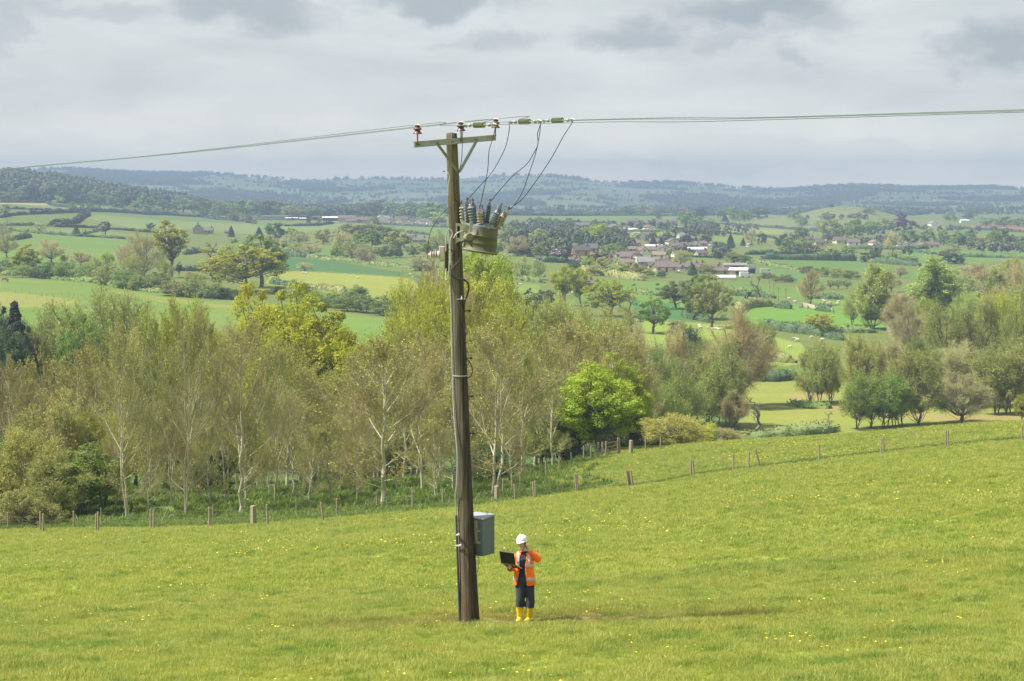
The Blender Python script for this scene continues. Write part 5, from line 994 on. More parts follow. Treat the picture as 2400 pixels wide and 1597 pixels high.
# ------------------------------------------------------------------ vehicles, poles across the valley
def wheel_pair(mb, x, y, r=.32, w_=.2): mb.tube([(x, y - w_ / 2, r), (x, y + w_ / 2, r)], r, n=12)
def car(p, col, label, van=False, rz=0.):
    m = mat('car_paint', col, .35); rt = empty('van' if van else 'parked_car', p, rz); b = MB()
    if van: L_, Wd, Hh = 5.4, 2.0, 2.4; out = [(-2.7, .35), (2.7, .35), (2.75, 1.1), (2.0, 1.35), (1.3, 2.3), (-2.6, 2.4), (-2.7, 2.2)]
    else: out = [(-2.1, .3), (2.1, .3), (2.15, .75), (1.2, .95), (.5, 1.42), (-1.1, 1.45), (-1.9, 1.0), (-2.15, .9)]; Wd = 1.7
    n = len(out); b.add([(x, -Wd / 2, z) for x, z in out] + [(x, Wd / 2, z) for x, z in out], [tuple(range(n)), tuple(reversed(range(n, 2 * n)))] + [(i, n + i, n + (i + 1) % n, (i + 1) % n) for i in range(n)])
    b.build('body', m, rt, bevel=.05)
    g = MB(); zt = 1.75 if van else 1.18; xs = (1.2,) if van else (-.75, .15)
    for x in xs: g.box((x, 0, zt), (.7, Wd + .04, .5 if van else .34))
    g.build('window', M['glass'], rt)
    for x in (-1.35, 1.4):
        for y in (-Wd / 2, Wd / 2): wm = MB(); wheel_pair(wm, x, y); wm.build('wheel', M['rubber'], rt)
    tag(rt, label, 'van' if van else 'car')
M['rubber'] = mat('rubber', (.02, .02, .02), .8)
car(hit(*c5((405, 870)), dmin=400), (.45, .02, .03), 'red car parked at the village edge beyond the transformer')
car(hit(*c5((350, 868)), dmin=400), (.03, .06, .18), 'dark blue car parked beside the red one beyond the transformer')
car(hit(*c5((545, 868)), dmin=400), (.7, .7, .7), 'white car parked at the village edge right of the red one')
car(hit(*c6((435, 797)), dmin=400), (.8, .8, .8), 'white motorhome parked beside the cream barn', True, .1)
car(hit(*c6((575, 772)), dmin=400), (.55, .5, .42), 'beige caravan-like van left in the field edge right of barns', True)
car(hit(*c5((2120, 616)), dmin=400), (.75, .75, .75), 'white van on the lane above the village', True)
def tractor(p):
    rt = empty('tractor', p, .3); b = MB(); b.box((.8, 0, 1.15), (1.9, .8, .8)); b.box((-.9, 0, .95), (1.4, 1.0, .8)); b.tube([(1.3, .25, 1.5), (1.3, .25, 2.3)], .05, n=6); b.build('body', mat('tractor_paint', (.03, .16, .10), .5), rt, bevel=.06)
    c = MB(); c.box((-.75, 0, 2.75), (1.6, 1.5, .12))
    for x in (-1.45, -.05):
        for y in (-.68, .68): c.box((x, y, 2.0), (.09, .09, 1.5))
    c.build('cab', mat('tractor_cab', (.1, .2, .15), .5), rt); g = MB(); g.box((-.75, 0, 2.0), (1.3, 1.25, 1.25)); g.build('window', M['glass'], rt)
    for x, r_, y in ((-1.0, .85, .75), (1.4, .5, .65)):
        for s_ in (-1, 1): wm = MB(); wm.tube([(x, s_ * y, r_), (x, s_ * (y + .4), r_)], r_, n=16); wm.build('wheel', M['rubber'], rt)
    tag(rt, 'green tractor working by the dead tree in the far field', 'tractor')
tractor(hit(*c6((470, 950)), dmin=330))
for conv, x, b, t in ((c6, 658, 968, 862), (c6, 712, 990, 868), (c6, 600, 900, 838), (c6, 628, 930, 850), (c3, 938, 712, 532), (c6, 292, 490, 440), (c6, 1974, 610, 570), (c6, 2235, 620, 560), (c3, 1708, 485, 430), (c4, 1697, 760, 690), (c5, 1145, 475, 430)):
    p = hit(*conv((x, b)), dmin=330)
    if p is None: continue
    zt = -p.y * tY(conv((x, t))[1]); rt = empty('telegraph_pole', p); h_ = max(zt - p.z, 5); mb = MB(); mb.tube([(0, 0, -.5), (0, 0, h_)], [.17, .11], n=8); mb.build('shaft', M['post'], rt)
    mb = MB(); mb.bar((-.75, -.15, h_ - .5), (.75, -.15, h_ - .5), .1, .12); mb.build('crossarm', M['post'], rt)
    tag(rt, 'slim wooden pole with crossarm standing %s' % region(conv((x, b))[0], p.y, 'p').replace('in the overgrown hedgerow far left', 'in the far left fields'), 'pole')

# ------------------------------------------------------------------ sheep and ponies
def baked(o):
    dg = bpy.context.evaluated_depsgraph_get(); dg.update(); me = bpy.data.meshes.new_from_object(o.evaluated_get(dg)); me.name = o.name
    old = o.data; bpy.data.objects.remove(o); return me
def animal_mesh(name, mt, L_, h_, leg, neck_up, body, grazing=False, lying=False):
    mb = MB(); rx, ry, rz = body; zc = h_ - rz if not lying else rz * .9
    mb.ell((0, 0, zc), (rx, ry, rz)); mb.ell((rx * .55, 0, zc + .01), (rx * .5, ry * .92, rz * .95)); mb.ell((-rx * .55, 0, zc), (rx * .5, ry * .98, rz * .98))
    hx = rx * 1.25; hz = zc + neck_up if not grazing else .12 * h_ / .75
    mb.tube([(rx * .7, 0, zc + rz * .25), ((rx * .7 + hx) / 2 + .02, 0, (zc + hz) / 2 + .06), (hx, 0, hz)], [ry * .72, ry * .5, ry * .38], n=10)
    mb.tube([(hx - .03, 0, hz + .03), (hx + L_ * .12, 0, hz - .03), (hx + L_ * .20, 0, hz - .08)], [ry * .42, ry * .36, ry * .22], n=10)
    for s_ in (-1, 1):
        mb.ell((hx - .01, s_ * ry * .5, hz + .05), (.03, ry * .28, .02))
        if not lying:
            mb.tube([(rx * .62, s_ * ry * .5, zc - rz * .3), (rx * .64, s_ * ry * .5, leg * .5), (rx * .62, s_ * ry * .5, 0)], [ry * .34, ry * .2, ry * .17], n=8)
            mb.tube([(-rx * .66, s_ * ry * .5, zc), (-rx * .60, s_ * ry * .52, leg * .85), (-rx * .78, s_ * ry * .52, leg * .5), (-rx * .72, s_ * ry * .52, 0)], [ry * .5, ry * .34, ry * .18, ry * .17], n=8)
    mb.tube([(-rx * .95, 0, zc + rz * .3), (-rx * 1.12, 0, zc - .05), (-rx * 1.1, 0, zc - rz * .9)], [.05, .045, .03], n=6)
    return baked(mb.build(name, mt, None, True, remesh=.035 * L_))
SHEEP = [animal_mesh('sheep', M['wool'], 1.15, .78, .34, .22, (.47, .25, .27)), animal_mesh('sheep', M['wool'], 1.15, .78, .34, .2, (.47, .25, .27), grazing=True), animal_mesh('sheep', M['wool'], 1.1, .6, .3, .2, (.46, .27, .25), lying=True)]
SH = [(c4,825,1028),(c4,850,1032),(c4,1325,1072),(c4,1812,1042),(c4,1832,1064),(c5,515,1134),(c5,668,1130),(c5,1145,1210),(c5,1437,1232),(c5,1778,1314),(c5,1790,1342),(c5,1832,1330),(c5,1795,1380),(c5,1745,1468),(c5,2300,1456),(c5,2312,1514),(c5,2324,1534),(c5,2012,1472),(cr,106,432),(cr,115,478),(cr,122,488),
 (cr,178,486),(cr,190,490),(cr,204,491),(cr,216,492),(cr,228,490),(cr,240,495),(cr,252,492),(cr,264,488),(cr,172,484),(cr,750,556),(cr,768,571),(cr,717,618),(cr,864,552),(cr,935,571),(cr,585,544),(cr,572,614),(cr,543,604),(cr,950,312),(cr,965,320),(cr,985,322),(cr,968,328),(cr,1040,316),(cr,1034,322),(cr,750,314),(cr,710,292),(cr,940,306),(c6,105,650),(c6,505,636)]
for i, (cv, x, y) in enumerate(SH):
    p = hit(*cv((x, y)), dmin=330)
    if p is None: continue
    k = RNG.choice([0, 1, 1, 2]) if not (cv is cr and 170 < x < 270) else 2
    o = ob('sheep', SHEEP[k], None, p); o.rotation_euler = (0, 0, RNG.choice([0, math.pi]) + RNG.uniform(-.5, .5)); s_ = RNG.uniform(.9, 1.08) * (.7 if i in (4, 20) else 1); o.scale = (s_,) * 3
    st = ('resting under the tall oak' if cv is cr and 170 < x < 270 else ('by the pollard beyond the curved hedge' if cv is cr and y < 330 else region(cv((x, y))[0], p.y, 's').replace('on the sheep pastures', 'on the pasture')))
    tag(o, '%s cream sheep %s' % (('standing', 'grazing', 'lying')[k], st), 'sheep', 'sheep in the valley pastures')
PONY = animal_mesh('pony', mat('pony_coat', (.16, .07, .035), .8), 2.0, 1.35, .62, .3, (.78, .3, .33), grazing=True)
for x, y, rz, lab in ((42, 1098, 2.9, 'dark brown pony grazing at the left edge of the paddock'), (70, 1106, 1.9, 'chestnut pony grazing just right of the darker pony')):
    p = hit(*c3((x, y)), dmin=330); o = ob('pony', PONY, None, p); o.rotation_euler = (0, 0, rz); tag(o, lab, 'pony')

# ------------------------------------------------------------------ fences
POST = [None]
def post_mesh(w_=.11, h_=1.25, sq=False, seed=0):
    rs = random.Random(seed); mb = MB(); mb.tube([(0, 0, -.3), (rs.uniform(-.01, .01), 0, h_ * .5), (0, 0, h_ - .03), (0, 0, h_)], [w_ * .52, w_ * .5, w_ * .48, w_ * .40], n=4 if sq else 8)
    return mb.build('post', M['post'])
def mk(o): me = o.data; bpy.data.objects.remove(o); return me
PM = [mk(post_mesh(.12, 1.2, False, i)) for i in range(3)] + [mk(post_mesh(.36, 1.15, True)), mk(post_mesh(.07, 1.3, False))]
def fence_line(name, posts, label, wires, dmin=80, wr=.0035):
    """posts: (px, py, mesh index, lean)"""
    P = []
    for px, py, k, ln in posts:
        p = hit(px, py, dmin=dmin)
        if p is not None: P.append((p, k, ln))
    rt = empty(name, P[0][0]); o0 = P[0][0]
    for p, k, ln in P:
        o = ob('post', PM[k], rt, p - o0); o.rotation_euler = (0, ln, RNG.uniform(0, 3)); o.rotation_euler = Euler((RNG.uniform(-.03, .03), ln, 0)); o.scale = (1, 1, RNG.uniform(.92, 1.08))
    for hgt in wires:
        mb = MB(); line = []
        for (p, k, ln), (q, k2, l2) in zip(P[:-1], P[1:]):
            if (q - p).length > 22 or (q - p).length < .3: continue
            for a in range(4):
                x0, x1 = a / 4, (a + 1) / 4; A = p.lerp(q, x0); B = p.lerp(q, x1); A = Vector((A.x, A.y - .06, h1(A.x, A.y) + hgt)) ; B = Vector((B.x, B.y - .06, h1(B.x, B.y) + hgt)); mb.tube([A - o0, B - o0], wr, n=4, caps=False)
        if mb.v: mb.build('wire', M['wire'], rt)
    tag(rt, label, 'fence'); return rt
A6 = lambda x, y: (x / 3.367, 1140 + y / 3.367)
A5 = lambda x, y: (1100 + x / 5.124, 1000 + y / 5.124)
A2 = lambda x, y: (500 + x / 2.613, 680 + y / 2.613)
left = [(*A6(x, y), k, ln) for x, y, k, ln in ((-60,352,0,0),(65,352,0,0),(320,362,0,0),(342,372,1,.02),(583,342,0,0),(760,366,1,0),(776,368,0,0),(797,318,4,.02),(1190,354,0,0),(1212,354,0,.02),(1262,305,4,.45),(1652,332,0,0),(1683,318,4,0),(2000,318,3,0),(2112,322,0,-.03))]
left += [(*A2(x, y), k, ln) for x, y, k, ln in ((508,1400,4,0),(676,1425,1,-.12),(757,1400,0,0),(1002,1350,0,0),(1220,1355,0,0),(1404,1335,0,0))]
left += [(*A5(x, y), k, ln) for x, y, k, ln in ((330,915,3,0),(405,835,0,0),(520,800,0,-.05),(555,905,0,-.08),(612,770,0,.0))]
fence_line('wire_fence', left, 'long wire netting fence on wooden posts along the front of the wood', (.18, .36, .54, .72, .95))
right = [(*A5(x, y), k, ln) for x, y, k, ln in ((775,880,0,-.05),(798,874,1,-.03),(1285,795,0,-.06),(1306,792,1,-.06),(1915,740,0,-.14),(1940,738,1,-.14),(1965,735,0,-.12))]
right += [(*cr((x, y)), k, ln) for x, y, k, ln in ((55,1480,1,0),(78,1478,0,-.12),(340,1445,0,-.03),(442,1438,1,0),(518,1420,0,-.25),(914,1375,1,-.04),(1328,1330,1,0),(1342,1326,0,-.02),(1758,1285,1,0),(1774,1282,0,-.03),(2270,1240,1,-.03))]
fence_line('post_fence', right, 'row of paired wooden fence posts crossing the buttercup meadow on the right', (.45, .85, 1.1), wr=.004)
back = [(*A5(x, y), k, ln) for x, y, k, ln in ((750,700,0,-.05),(917,610,0,0),(1080,530,0,0),(1222,480,0,0),(1372,415,0,0),(1463,402,1,0),(1515,365,1,0))]
fence_line('wire_fence', back, 'short wire fence running up the wood edge to the wooden gate', (.3, .6, .9), dmin=100)
far_ = [(*A5(x, y), k, ln) for x, y, k, ln in ((1938,330,3,.02),(2115,300,0,0),(2295,285,0,0))]
fence_line('post_fence', far_, 'three thin posts on the wood edge just right of the gate', (.9,), dmin=100)
def gate():
    p0 = hit(*A5(1640, 372), dmin=100); p1 = hit(*A5(1785, 345), dmin=100); rt = empty('wooden_gate', p0); m = M['post']
    q1 = p1 - p0
    for off, h_ in ((Vector((0, 0, 0)), 1.35), (q1, 1.5), (Vector((-.3, .1, 0)), 1.3), (Vector((-.62, .1, 0)), 1.25), (q1 + Vector((.12, .1, 0)), 1.4)):
        mb = MB(); mb.tube([off - Vector((0, 0, .3)), off + Vector((0, 0, h_))], [.08, .07], n=8); mb.build('post', m, rt)
    for z in (.25, .55, .85, 1.18):
        mb = MB(); mb.bar(Vector((0, -.06, z)), q1 + Vector((0, -.06, z)), .03, .09); mb.build('rail', m, rt)
    mb = MB(); mb.bar(Vector((.1, -.09, .2)), q1 + Vector((-.1, -.09, 1.15)), .03, .08); mb.bar(Vector((-.95, .05, .1)), Vector((-.62, .05, 1.1)), .06, .06); mb.build('brace', m, rt)
    tag(rt, 'small wooden gate with tall posts at the edge of the wood', 'gate')
gate()
# paddock fences and stone pen walls across the valley
pad = [(*c3((x, y)), 4, 0) for x, y in ((40,1165),(80,1178),(145,1200),(200,1200),(270,1212),(330,1222),(385,1240),(430,1250),(495,1262),(505,1240),(572,1248),(630,1242),(680,1240),(750,1242),(830,1250),(930,1252),(1060,1262),(1155,1268),(1245,1262),(1330,1262),(1415,1268),(1560,1275),(1660,1280),(1780,1285),(1930,1300))]
fence_line('paddock_fence', pad, 'thin post fence crossing the pony paddock on the left', (.5, 1.0), dmin=330, wr=.006)
pad2 = [(*c3((x, y)), 4, 0) for x, y in ((65,1290),(155,1282),(245,1275),(340,1268),(430,1258))]
fence_line('paddock_fence', pad2, 'short thin fence below the yellow strip of the paddock', (.5, 1.0), dmin=330, wr=.006)
def pen(line, label, col, h_=1.3):
    P = [hit(*cr(p), dmin=330) for p in line]; rt = empty('sheep_pen', P[0]); m = mat('pen_boards', col, .9, noise=(2, .4, tuple(a * .6 for a in col)))
    for a, b in zip(P[:-1], P[1:]):
        mb = MB(); n = max(int((b - a).length / 1.8), 1)
        for i in range(n + 1): q = a.lerp(b, i / n) - P[0]; mb.box(q + Vector((0, 0, h_ / 2)), (.14, .14, h_ + .3))
        mb.build('post', m, rt)
        for z in (.3, .65, 1.0, 1.25): mb = MB(); mb.bar(a - P[0] + Vector((0, -.1, z * h_ / 1.3)), b - P[0] + Vector((0, -.1, z * h_ / 1.3)), .05, .2); mb.build('rail', m, rt)
    tag(rt, label, 'fence')
pen([(772, 350), (800, 338), (832, 350)], 'weathered pale board pen left of the ivy pollard trunk', (.55, .48, .42))
pen([(828, 345), (895, 362), (940, 370), (1000, 378)], 'pale rail fence slanting right from the ivy pollard', (.60, .54, .46))
pen([(1365, 512), (1400, 514)], 'small grey board gate at the end of the curved field', (.4, .36, .3))
# ------------------------------------------------------------------ the pole and what hangs on it
YP = 39.3
def Q(px, py, dy=0.): return at(px, py, YP + dy)
def QA(x, y, dy=0.): return Q(900 + x / 3.92, 240 + y / 3.92, dy)
def QD(x, y, dy=0.): return Q(960 + x / 5.749, 270 + y / 5.749, dy)
def QE(x, y, dy=0.): return Q(1040 + x / 8.71, 440 + y / 8.71, dy)
def QF(x, y, dy=0.): return Q(980 + x / 7.84, 540 + y / 7.84, dy)
def QG(x, y, dy=0.): return Q(1020 + x / 3.409, 720 + y / 3.409, dy)
def QH(x, y, dy=0.): return Q(1000 + x / 4.48, 1150 + y / 4.48, dy)
def smooth(pts, n=6):
    out = []
    for i in range(len(pts) - 1):
        p0 = pts[max(i - 1, 0)]; p1 = pts[i]; p2 = pts[i + 1]; p3 = pts[min(i + 2, len(pts) - 1)]
        for k in range(n):
            t = k / n; out.append(.5 * ((2 * p1) + (p2 - p0) * t + (2 * p0 - 5 * p1 + 4 * p2 - p3) * t * t + (3 * p1 - p0 - 3 * p2 + p3) * t ** 3))
    out.append(pts[-1]); return out
def wood_pole_mat():
    m = bpy.data.materials.new('pole_wood'); m.use_nodes = True; t = m.node_tree; b = t.nodes['Principled BSDF']; b.inputs['Roughness'].default_value = .9; b.inputs['Specular IOR Level'].default_value = .2
    tc = N(t, 'ShaderNodeTexCoord'); mp = N(t, 'ShaderNodeMapping', inp={'Scale': (30, 30, .9)}); L(t, tc, 'Object', mp, 0)
    n1 = N(t, 'ShaderNodeTexNoise', inp={'Scale': 1.0, 'Detail': 6.0, 'Roughness': .65}); L(t, mp, 0, n1, 0)
    cr = N(t, 'ShaderNodeValToRGB'); L(t, n1, 'Fac', cr, 0); e = cr.color_ramp.elements; e[0].position = .32; e[0].color = (.032, .028, .022, 1); e[1].position = .72; e[1].color = (.19, .17, .135, 1); x = e.new(.5); x.color = (.092, .081, .064, 1)
    sp = N(t, 'ShaderNodeSeparateXYZ'); L(t, tc, 'Object', sp, 0)
    lo = N(t, 'ShaderNodeMapRange', inp={'From Min': 3.4, 'From Max': .4, 'To Min': 0.0, 'To Max': .75}); L(t, sp, 'Z', lo, 0)
    warm = N(t, 'ShaderNodeMixRGB', blend_type='MULTIPLY'); L(t, lo, 0, warm, 0); L(t, cr, 0, warm, 1); warm.inputs[2].default_value = (1.32, 1.02, .80, 1)
    hi = N(t, 'ShaderNodeMapRange', inp={'From Min': 5.5, 'From Max': 9.5, 'To Min': 0.0, 'To Max': .65}); L(t, sp, 'Z', hi, 0)
    grn = N(t, 'ShaderNodeMixRGB', blend_type='MULTIPLY'); L(t, hi, 0, grn, 0); L(t, warm, 0, grn, 1); grn.inputs[2].default_value = (1.15, 1.15, .85, 1)
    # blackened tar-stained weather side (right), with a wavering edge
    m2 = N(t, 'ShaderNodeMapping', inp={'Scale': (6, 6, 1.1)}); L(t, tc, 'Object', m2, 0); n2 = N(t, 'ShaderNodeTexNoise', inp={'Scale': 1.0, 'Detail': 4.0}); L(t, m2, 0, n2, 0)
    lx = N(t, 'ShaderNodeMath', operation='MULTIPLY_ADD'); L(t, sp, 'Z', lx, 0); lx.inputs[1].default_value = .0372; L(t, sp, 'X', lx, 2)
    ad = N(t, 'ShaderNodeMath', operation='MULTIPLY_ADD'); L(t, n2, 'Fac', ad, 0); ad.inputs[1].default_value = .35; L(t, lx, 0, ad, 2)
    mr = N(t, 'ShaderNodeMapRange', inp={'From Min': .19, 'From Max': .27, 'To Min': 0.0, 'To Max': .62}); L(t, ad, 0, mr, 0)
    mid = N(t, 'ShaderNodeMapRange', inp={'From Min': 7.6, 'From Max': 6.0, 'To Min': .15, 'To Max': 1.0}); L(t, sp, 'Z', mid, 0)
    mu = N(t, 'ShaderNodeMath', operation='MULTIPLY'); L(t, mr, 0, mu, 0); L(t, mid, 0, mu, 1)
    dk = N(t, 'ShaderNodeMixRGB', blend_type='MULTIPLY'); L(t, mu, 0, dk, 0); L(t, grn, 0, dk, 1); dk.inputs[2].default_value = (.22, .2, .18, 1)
    L(t, dk, 0, b, 'Base Color')
    bp = N(t, 'ShaderNodeBump', inp={'Strength': .7, 'Distance': .02}); L(t, n1, 'Fac', bp, 'Height'); L(t, bp, 0, b, 'Normal'); return m
M['polewood'] = wood_pole_mat()
M['galv'] = mat('galvanised_steel', (.28, .30, .30), .55, noise=(5, .5, (.18, .19, .17)), metal=.35)
M['mossy'] = mat('lichened_steel', (.22, .22, .14), .8, noise=(6, .6, (.15, .16, .10)), metal=.1)
M['rust'] = mat('rusty_steel', (.22, .11, .06), .85, noise=(12, .6, (.12, .07, .05)))
M['brownglaze'] = mat('brown_glaze', (.10, .042, .035), .45, noise=(10, .3, (.10, .045, .04)))
M['greyglaze'] = mat('grey_glaze', (.17, .20, .24), .35, noise=(14, .35, (.15, .18, .20)))
M['tanglaze'] = mat('tan_porcelain', (.34, .29, .23), .5, noise=(16, .4, (.28, .24, .19)))
M['white'] = mat('pale_porcelain', (.42, .39, .37), .5, noise=(9, .3, (.42, .39, .36)))
M['copper'] = mat('weathered_copper', (.075, .12, .09), .7)
M['cable'] = mat('black_cable', (.03, .03, .03), .6)
M['greycable'] = mat('grey_cable', (.40, .41, .40), .6)
M['tank'] = mat('algae_stained_tank', (.050, .053, .020), .6, noise=(3.2, .65, (.115, .108, .06)), stretch=(1, 1, .25), bump=(6, .15, .01))
M['plastic'] = mat('grey_plastic', (.10, .125, .145), .5, noise=(2, .3, (.10, .13, .15)))
BASE = Q(1101, 1462); BASE = Vector((BASE.x, YP, h1(BASE.x, YP)))
TOPP = Q(1058, 313, 0)
def PX(z):   # axis of the pole at height z above its foot
    t = z / (TOPP.z - BASE.z); return BASE.lerp(TOPP, t)
pole = empty('utility_pole', BASE); tag(pole, 'tall weathered wooden power pole standing in the grass beside the worker', 'utility pole')
HP = TOPP.z - BASE.z
def loc(p): return Vector(p) - BASE
def make_shaft():
    rs = np.random.RandomState(2); n = 40; nz = 60; V = []; F = []
    for i in range(nz + 1):
        z = -.6 + (HP + .6) * i / nz; t = max(z, 0) / HP; r = .200 - .045 * min(t / .27, 1) - (.040 * max(t - .27, 0) / .73) + (.012 * math.exp(-((z) / .35) ** 2)); c = PX(z) - BASE
        for j in range(n):
            a = 2 * math.pi * j / n; rr = r * (1 + .018 * math.sin(a * 5 + 1.3) + .012 * math.sin(a * 9 + z * .2) + .008 * math.sin(z * 3 + a * 2))
            if i == nz: rr *= .93
            V.append((c.x + rr * math.cos(a), c.y + rr * math.sin(a), z))
    for i in range(nz):
        for j in range(n): F.append((i * n + j, i * n + (j + 1) % n, (i + 1) * n + (j + 1) % n, (i + 1) * n + j))
    V.append((TOPP.x - BASE.x, 0, HP + .02)); F += [(nz * n + j, nz * n + (j + 1) % n, len(V) - 1) for j in range(n)]
    mb = MB(); mb.add(V, F); o = mb.build('shaft', M['polewood'], pole, True)
make_shaft()
def pp(name, mb, m, parent=None, **k): return mb.build(name, m, parent or pole, **k)
class PB(MB):       # positions given in the world, stored relative to the pole's foot
    pass
def W(mb): mb.v = [tuple(Vector(p) - BASE) for p in mb.v]; return mb
armL, armR = QA(277, 392, -.84), QA(1027, 327, .56)
adir = (armR - armL).normalized(); side_ = Vector((adir.y, -adir.x, 0)).normalized()   # towards the camera
upa = Vector((0, 0, 1))
mb = MB(); mb.bar(armL, armR, .012, .112)
for s_ in (-1, 1): mb.bar(armL + upa * s_ * .053 - side_ * .034, armR + upa * s_ * .053 - side_ * .034, .070, .008)
ca = W(mb).build('crossarm', M['galv'], pole, bevel=.002)
mb = MB(); mb.bar(armL + upa * .0605 - side_ * .034, armR + upa * .0605 - side_ * .034, .074, .006); W(mb).build('lichen_strip', M['mossy'], ca)
def arm_at(t): return armL.lerp(armR, t)
for t, tgt, m in ((.275, QA(684, 648, -.15), M['mossy']), (.75, QA(690, 640, -.06), M['galv'])):
    a = arm_at(t) - side_ * .02 + side_ * .03 - upa * .03; mb = MB(); mb.bar(a, tgt, .055, .008, up=side_); mb.bar(a + Vector((.02, .03, 0)), tgt + Vector((.02, .03, 0)), .008, .05, up=side_)
    pp('brace', W(mb), m)
mb = MB()
for t in (.055, .275, .457, .56, .75, .97): c = arm_at(t) + side_ * .006; mb.tube([c, c + side_ * .03], .016, n=6)
pp('bolt', W(mb), M['rust'])
# pin insulators carrying the line
PINS = [(QA(308, 372, arm_at(.045).y - YP - .03), QA(308, 216, arm_at(.045).y - YP - .03)), (QA(709, 330, arm_at(.575).y - YP - .03), QA(706, 190, arm_at(.575).y - YP - .03)), (QA(1022, 305, arm_at(.985).y - YP - .03), QA(1027, 162, arm_at(.985).y - YP - .03))]
for a, b in PINS:
    ax = (b - a).normalized(); Ln = (b - a).length; mb = MB(); mb.tube([a - ax * .06, b - ax * .08], .014, n=8); mb.tube([a - ax * .01, a + ax * .015], .026, n=6); rod = pp('insulator_pin', W(mb), M['rust'])
    mb = MB(); mb.lathe([(.03, -.16), (.088, -.165), (.092, -.155), (.055, -.105), (.05, -.09), (.085, -.075), (.088, -.065), (.05, -.03), (.045, -.018), (.06, -.01), (.055, .01), (.03, .018)], b, ax, 20)
    pi = pp('pin_insulator', W(mb), M['brownglaze'], smooth=False)
    mb = MB(); wd = Vector((.64, -.77, .02)).normalized(); mb.tube([b + ax * .0 - wd * .14, b + ax * .012 - wd * .06, b + ax * .02, b + ax * .012 + wd * .06, b - wd * -.14], [.008, .013, .018, .013, .008], n=6); W(mb).build('binding', M['greycable'], pi)
# step bolts, clamps, identification scraps on the shaft
for x, y in ((250, 30), (262, 408), (272, 712), (280, 1010)):
    a = QG(x - 12, y, .0); mb = MB(); mb.tube([a, a + Vector((.13, 0, .0))], .011, n=6); mb.tube([a + Vector((.07, 0, 0)), a + Vector((.11, 0, 0))], .024, n=6); pp('step_bolt', W(mb), M['cable'])
a = QA(560, 635, -.02); mb = MB(); mb.tube([a, a + Vector((-.04, 0, .0))], .01, n=6); mb.tube([QF(545, 350, -.14), QF(600, 352, -.17), QF(640, 400, -.17)], .012, n=6); pp('bracket', W(mb), M['cable'])
a, b = QF(710, 1270, -.17), QF(905, 1262, -.10); mb = MB(); mb.tube([a, b], .006, n=5); mb.tube([QF(800, 1270, -.165), QF(803, 1200, -.15)], [.022, .004], n=8); pp('insulator_clip', W(mb), M['white'])
mb = MB(); c = PX(HP - 4.95); mb.v = []
for k in range(24):
    a1, a2 = 2 * math.pi * k / 24, 2 * math.pi * (k + 1) / 24; r = .152
    mb.bar(c + Vector((r * math.cos(a1), r * math.sin(a1), 0)), c + Vector((r * math.cos(a2), r * math.sin(a2), 0)), .008, .02)
pp('strap', W(mb), M['greycable'])
# grey cable up the left side, dark conduit at the bottom
mb = MB(); mb.tube(smooth([QF(582, 890, -.05), QF(588, 1100, -.06), QG(128, 20, -.06), QG(131, 300, -.08), QG(143, 700, -.09), QG(152, 900, -.12), QG(172, 1120, -.17), QG(177, 1250, -.17), QG(168, 1450, -.16), QH(302, 30, -.13), QH(303, 140, -.10), QH(308, 270, -.08)]), .011, n=6); pp('earth_cable', W(mb), M['greycable'])
mb = MB(); mb.tube([QH(311, 262, -.09), QH(330, 900, -.10), QH(352, 1412, -.10)], .023, n=8); pp('conduit', W(mb), mat('dark_blue_conduit', (.035, .05, .09), .5))
for x, y in ((335, 465), (355, 578)):
    mb = MB(); mb.ell(QH(x, y, -.19), (.032, .03, .03)); mb.bar(QH(312, y, -.12), QH(x, y, -.19), .02, .03); pp('conduit_clamp', W(mb), M['greycable'])
mb = MB(); mb.tube(smooth([QH(340, 480, -.19), QH(370, 510, -.20), QH(375, 560, -.2), QH(358, 590, -.19)]), .006, n=5); pp('lead_wire', W(mb), M['cable'])

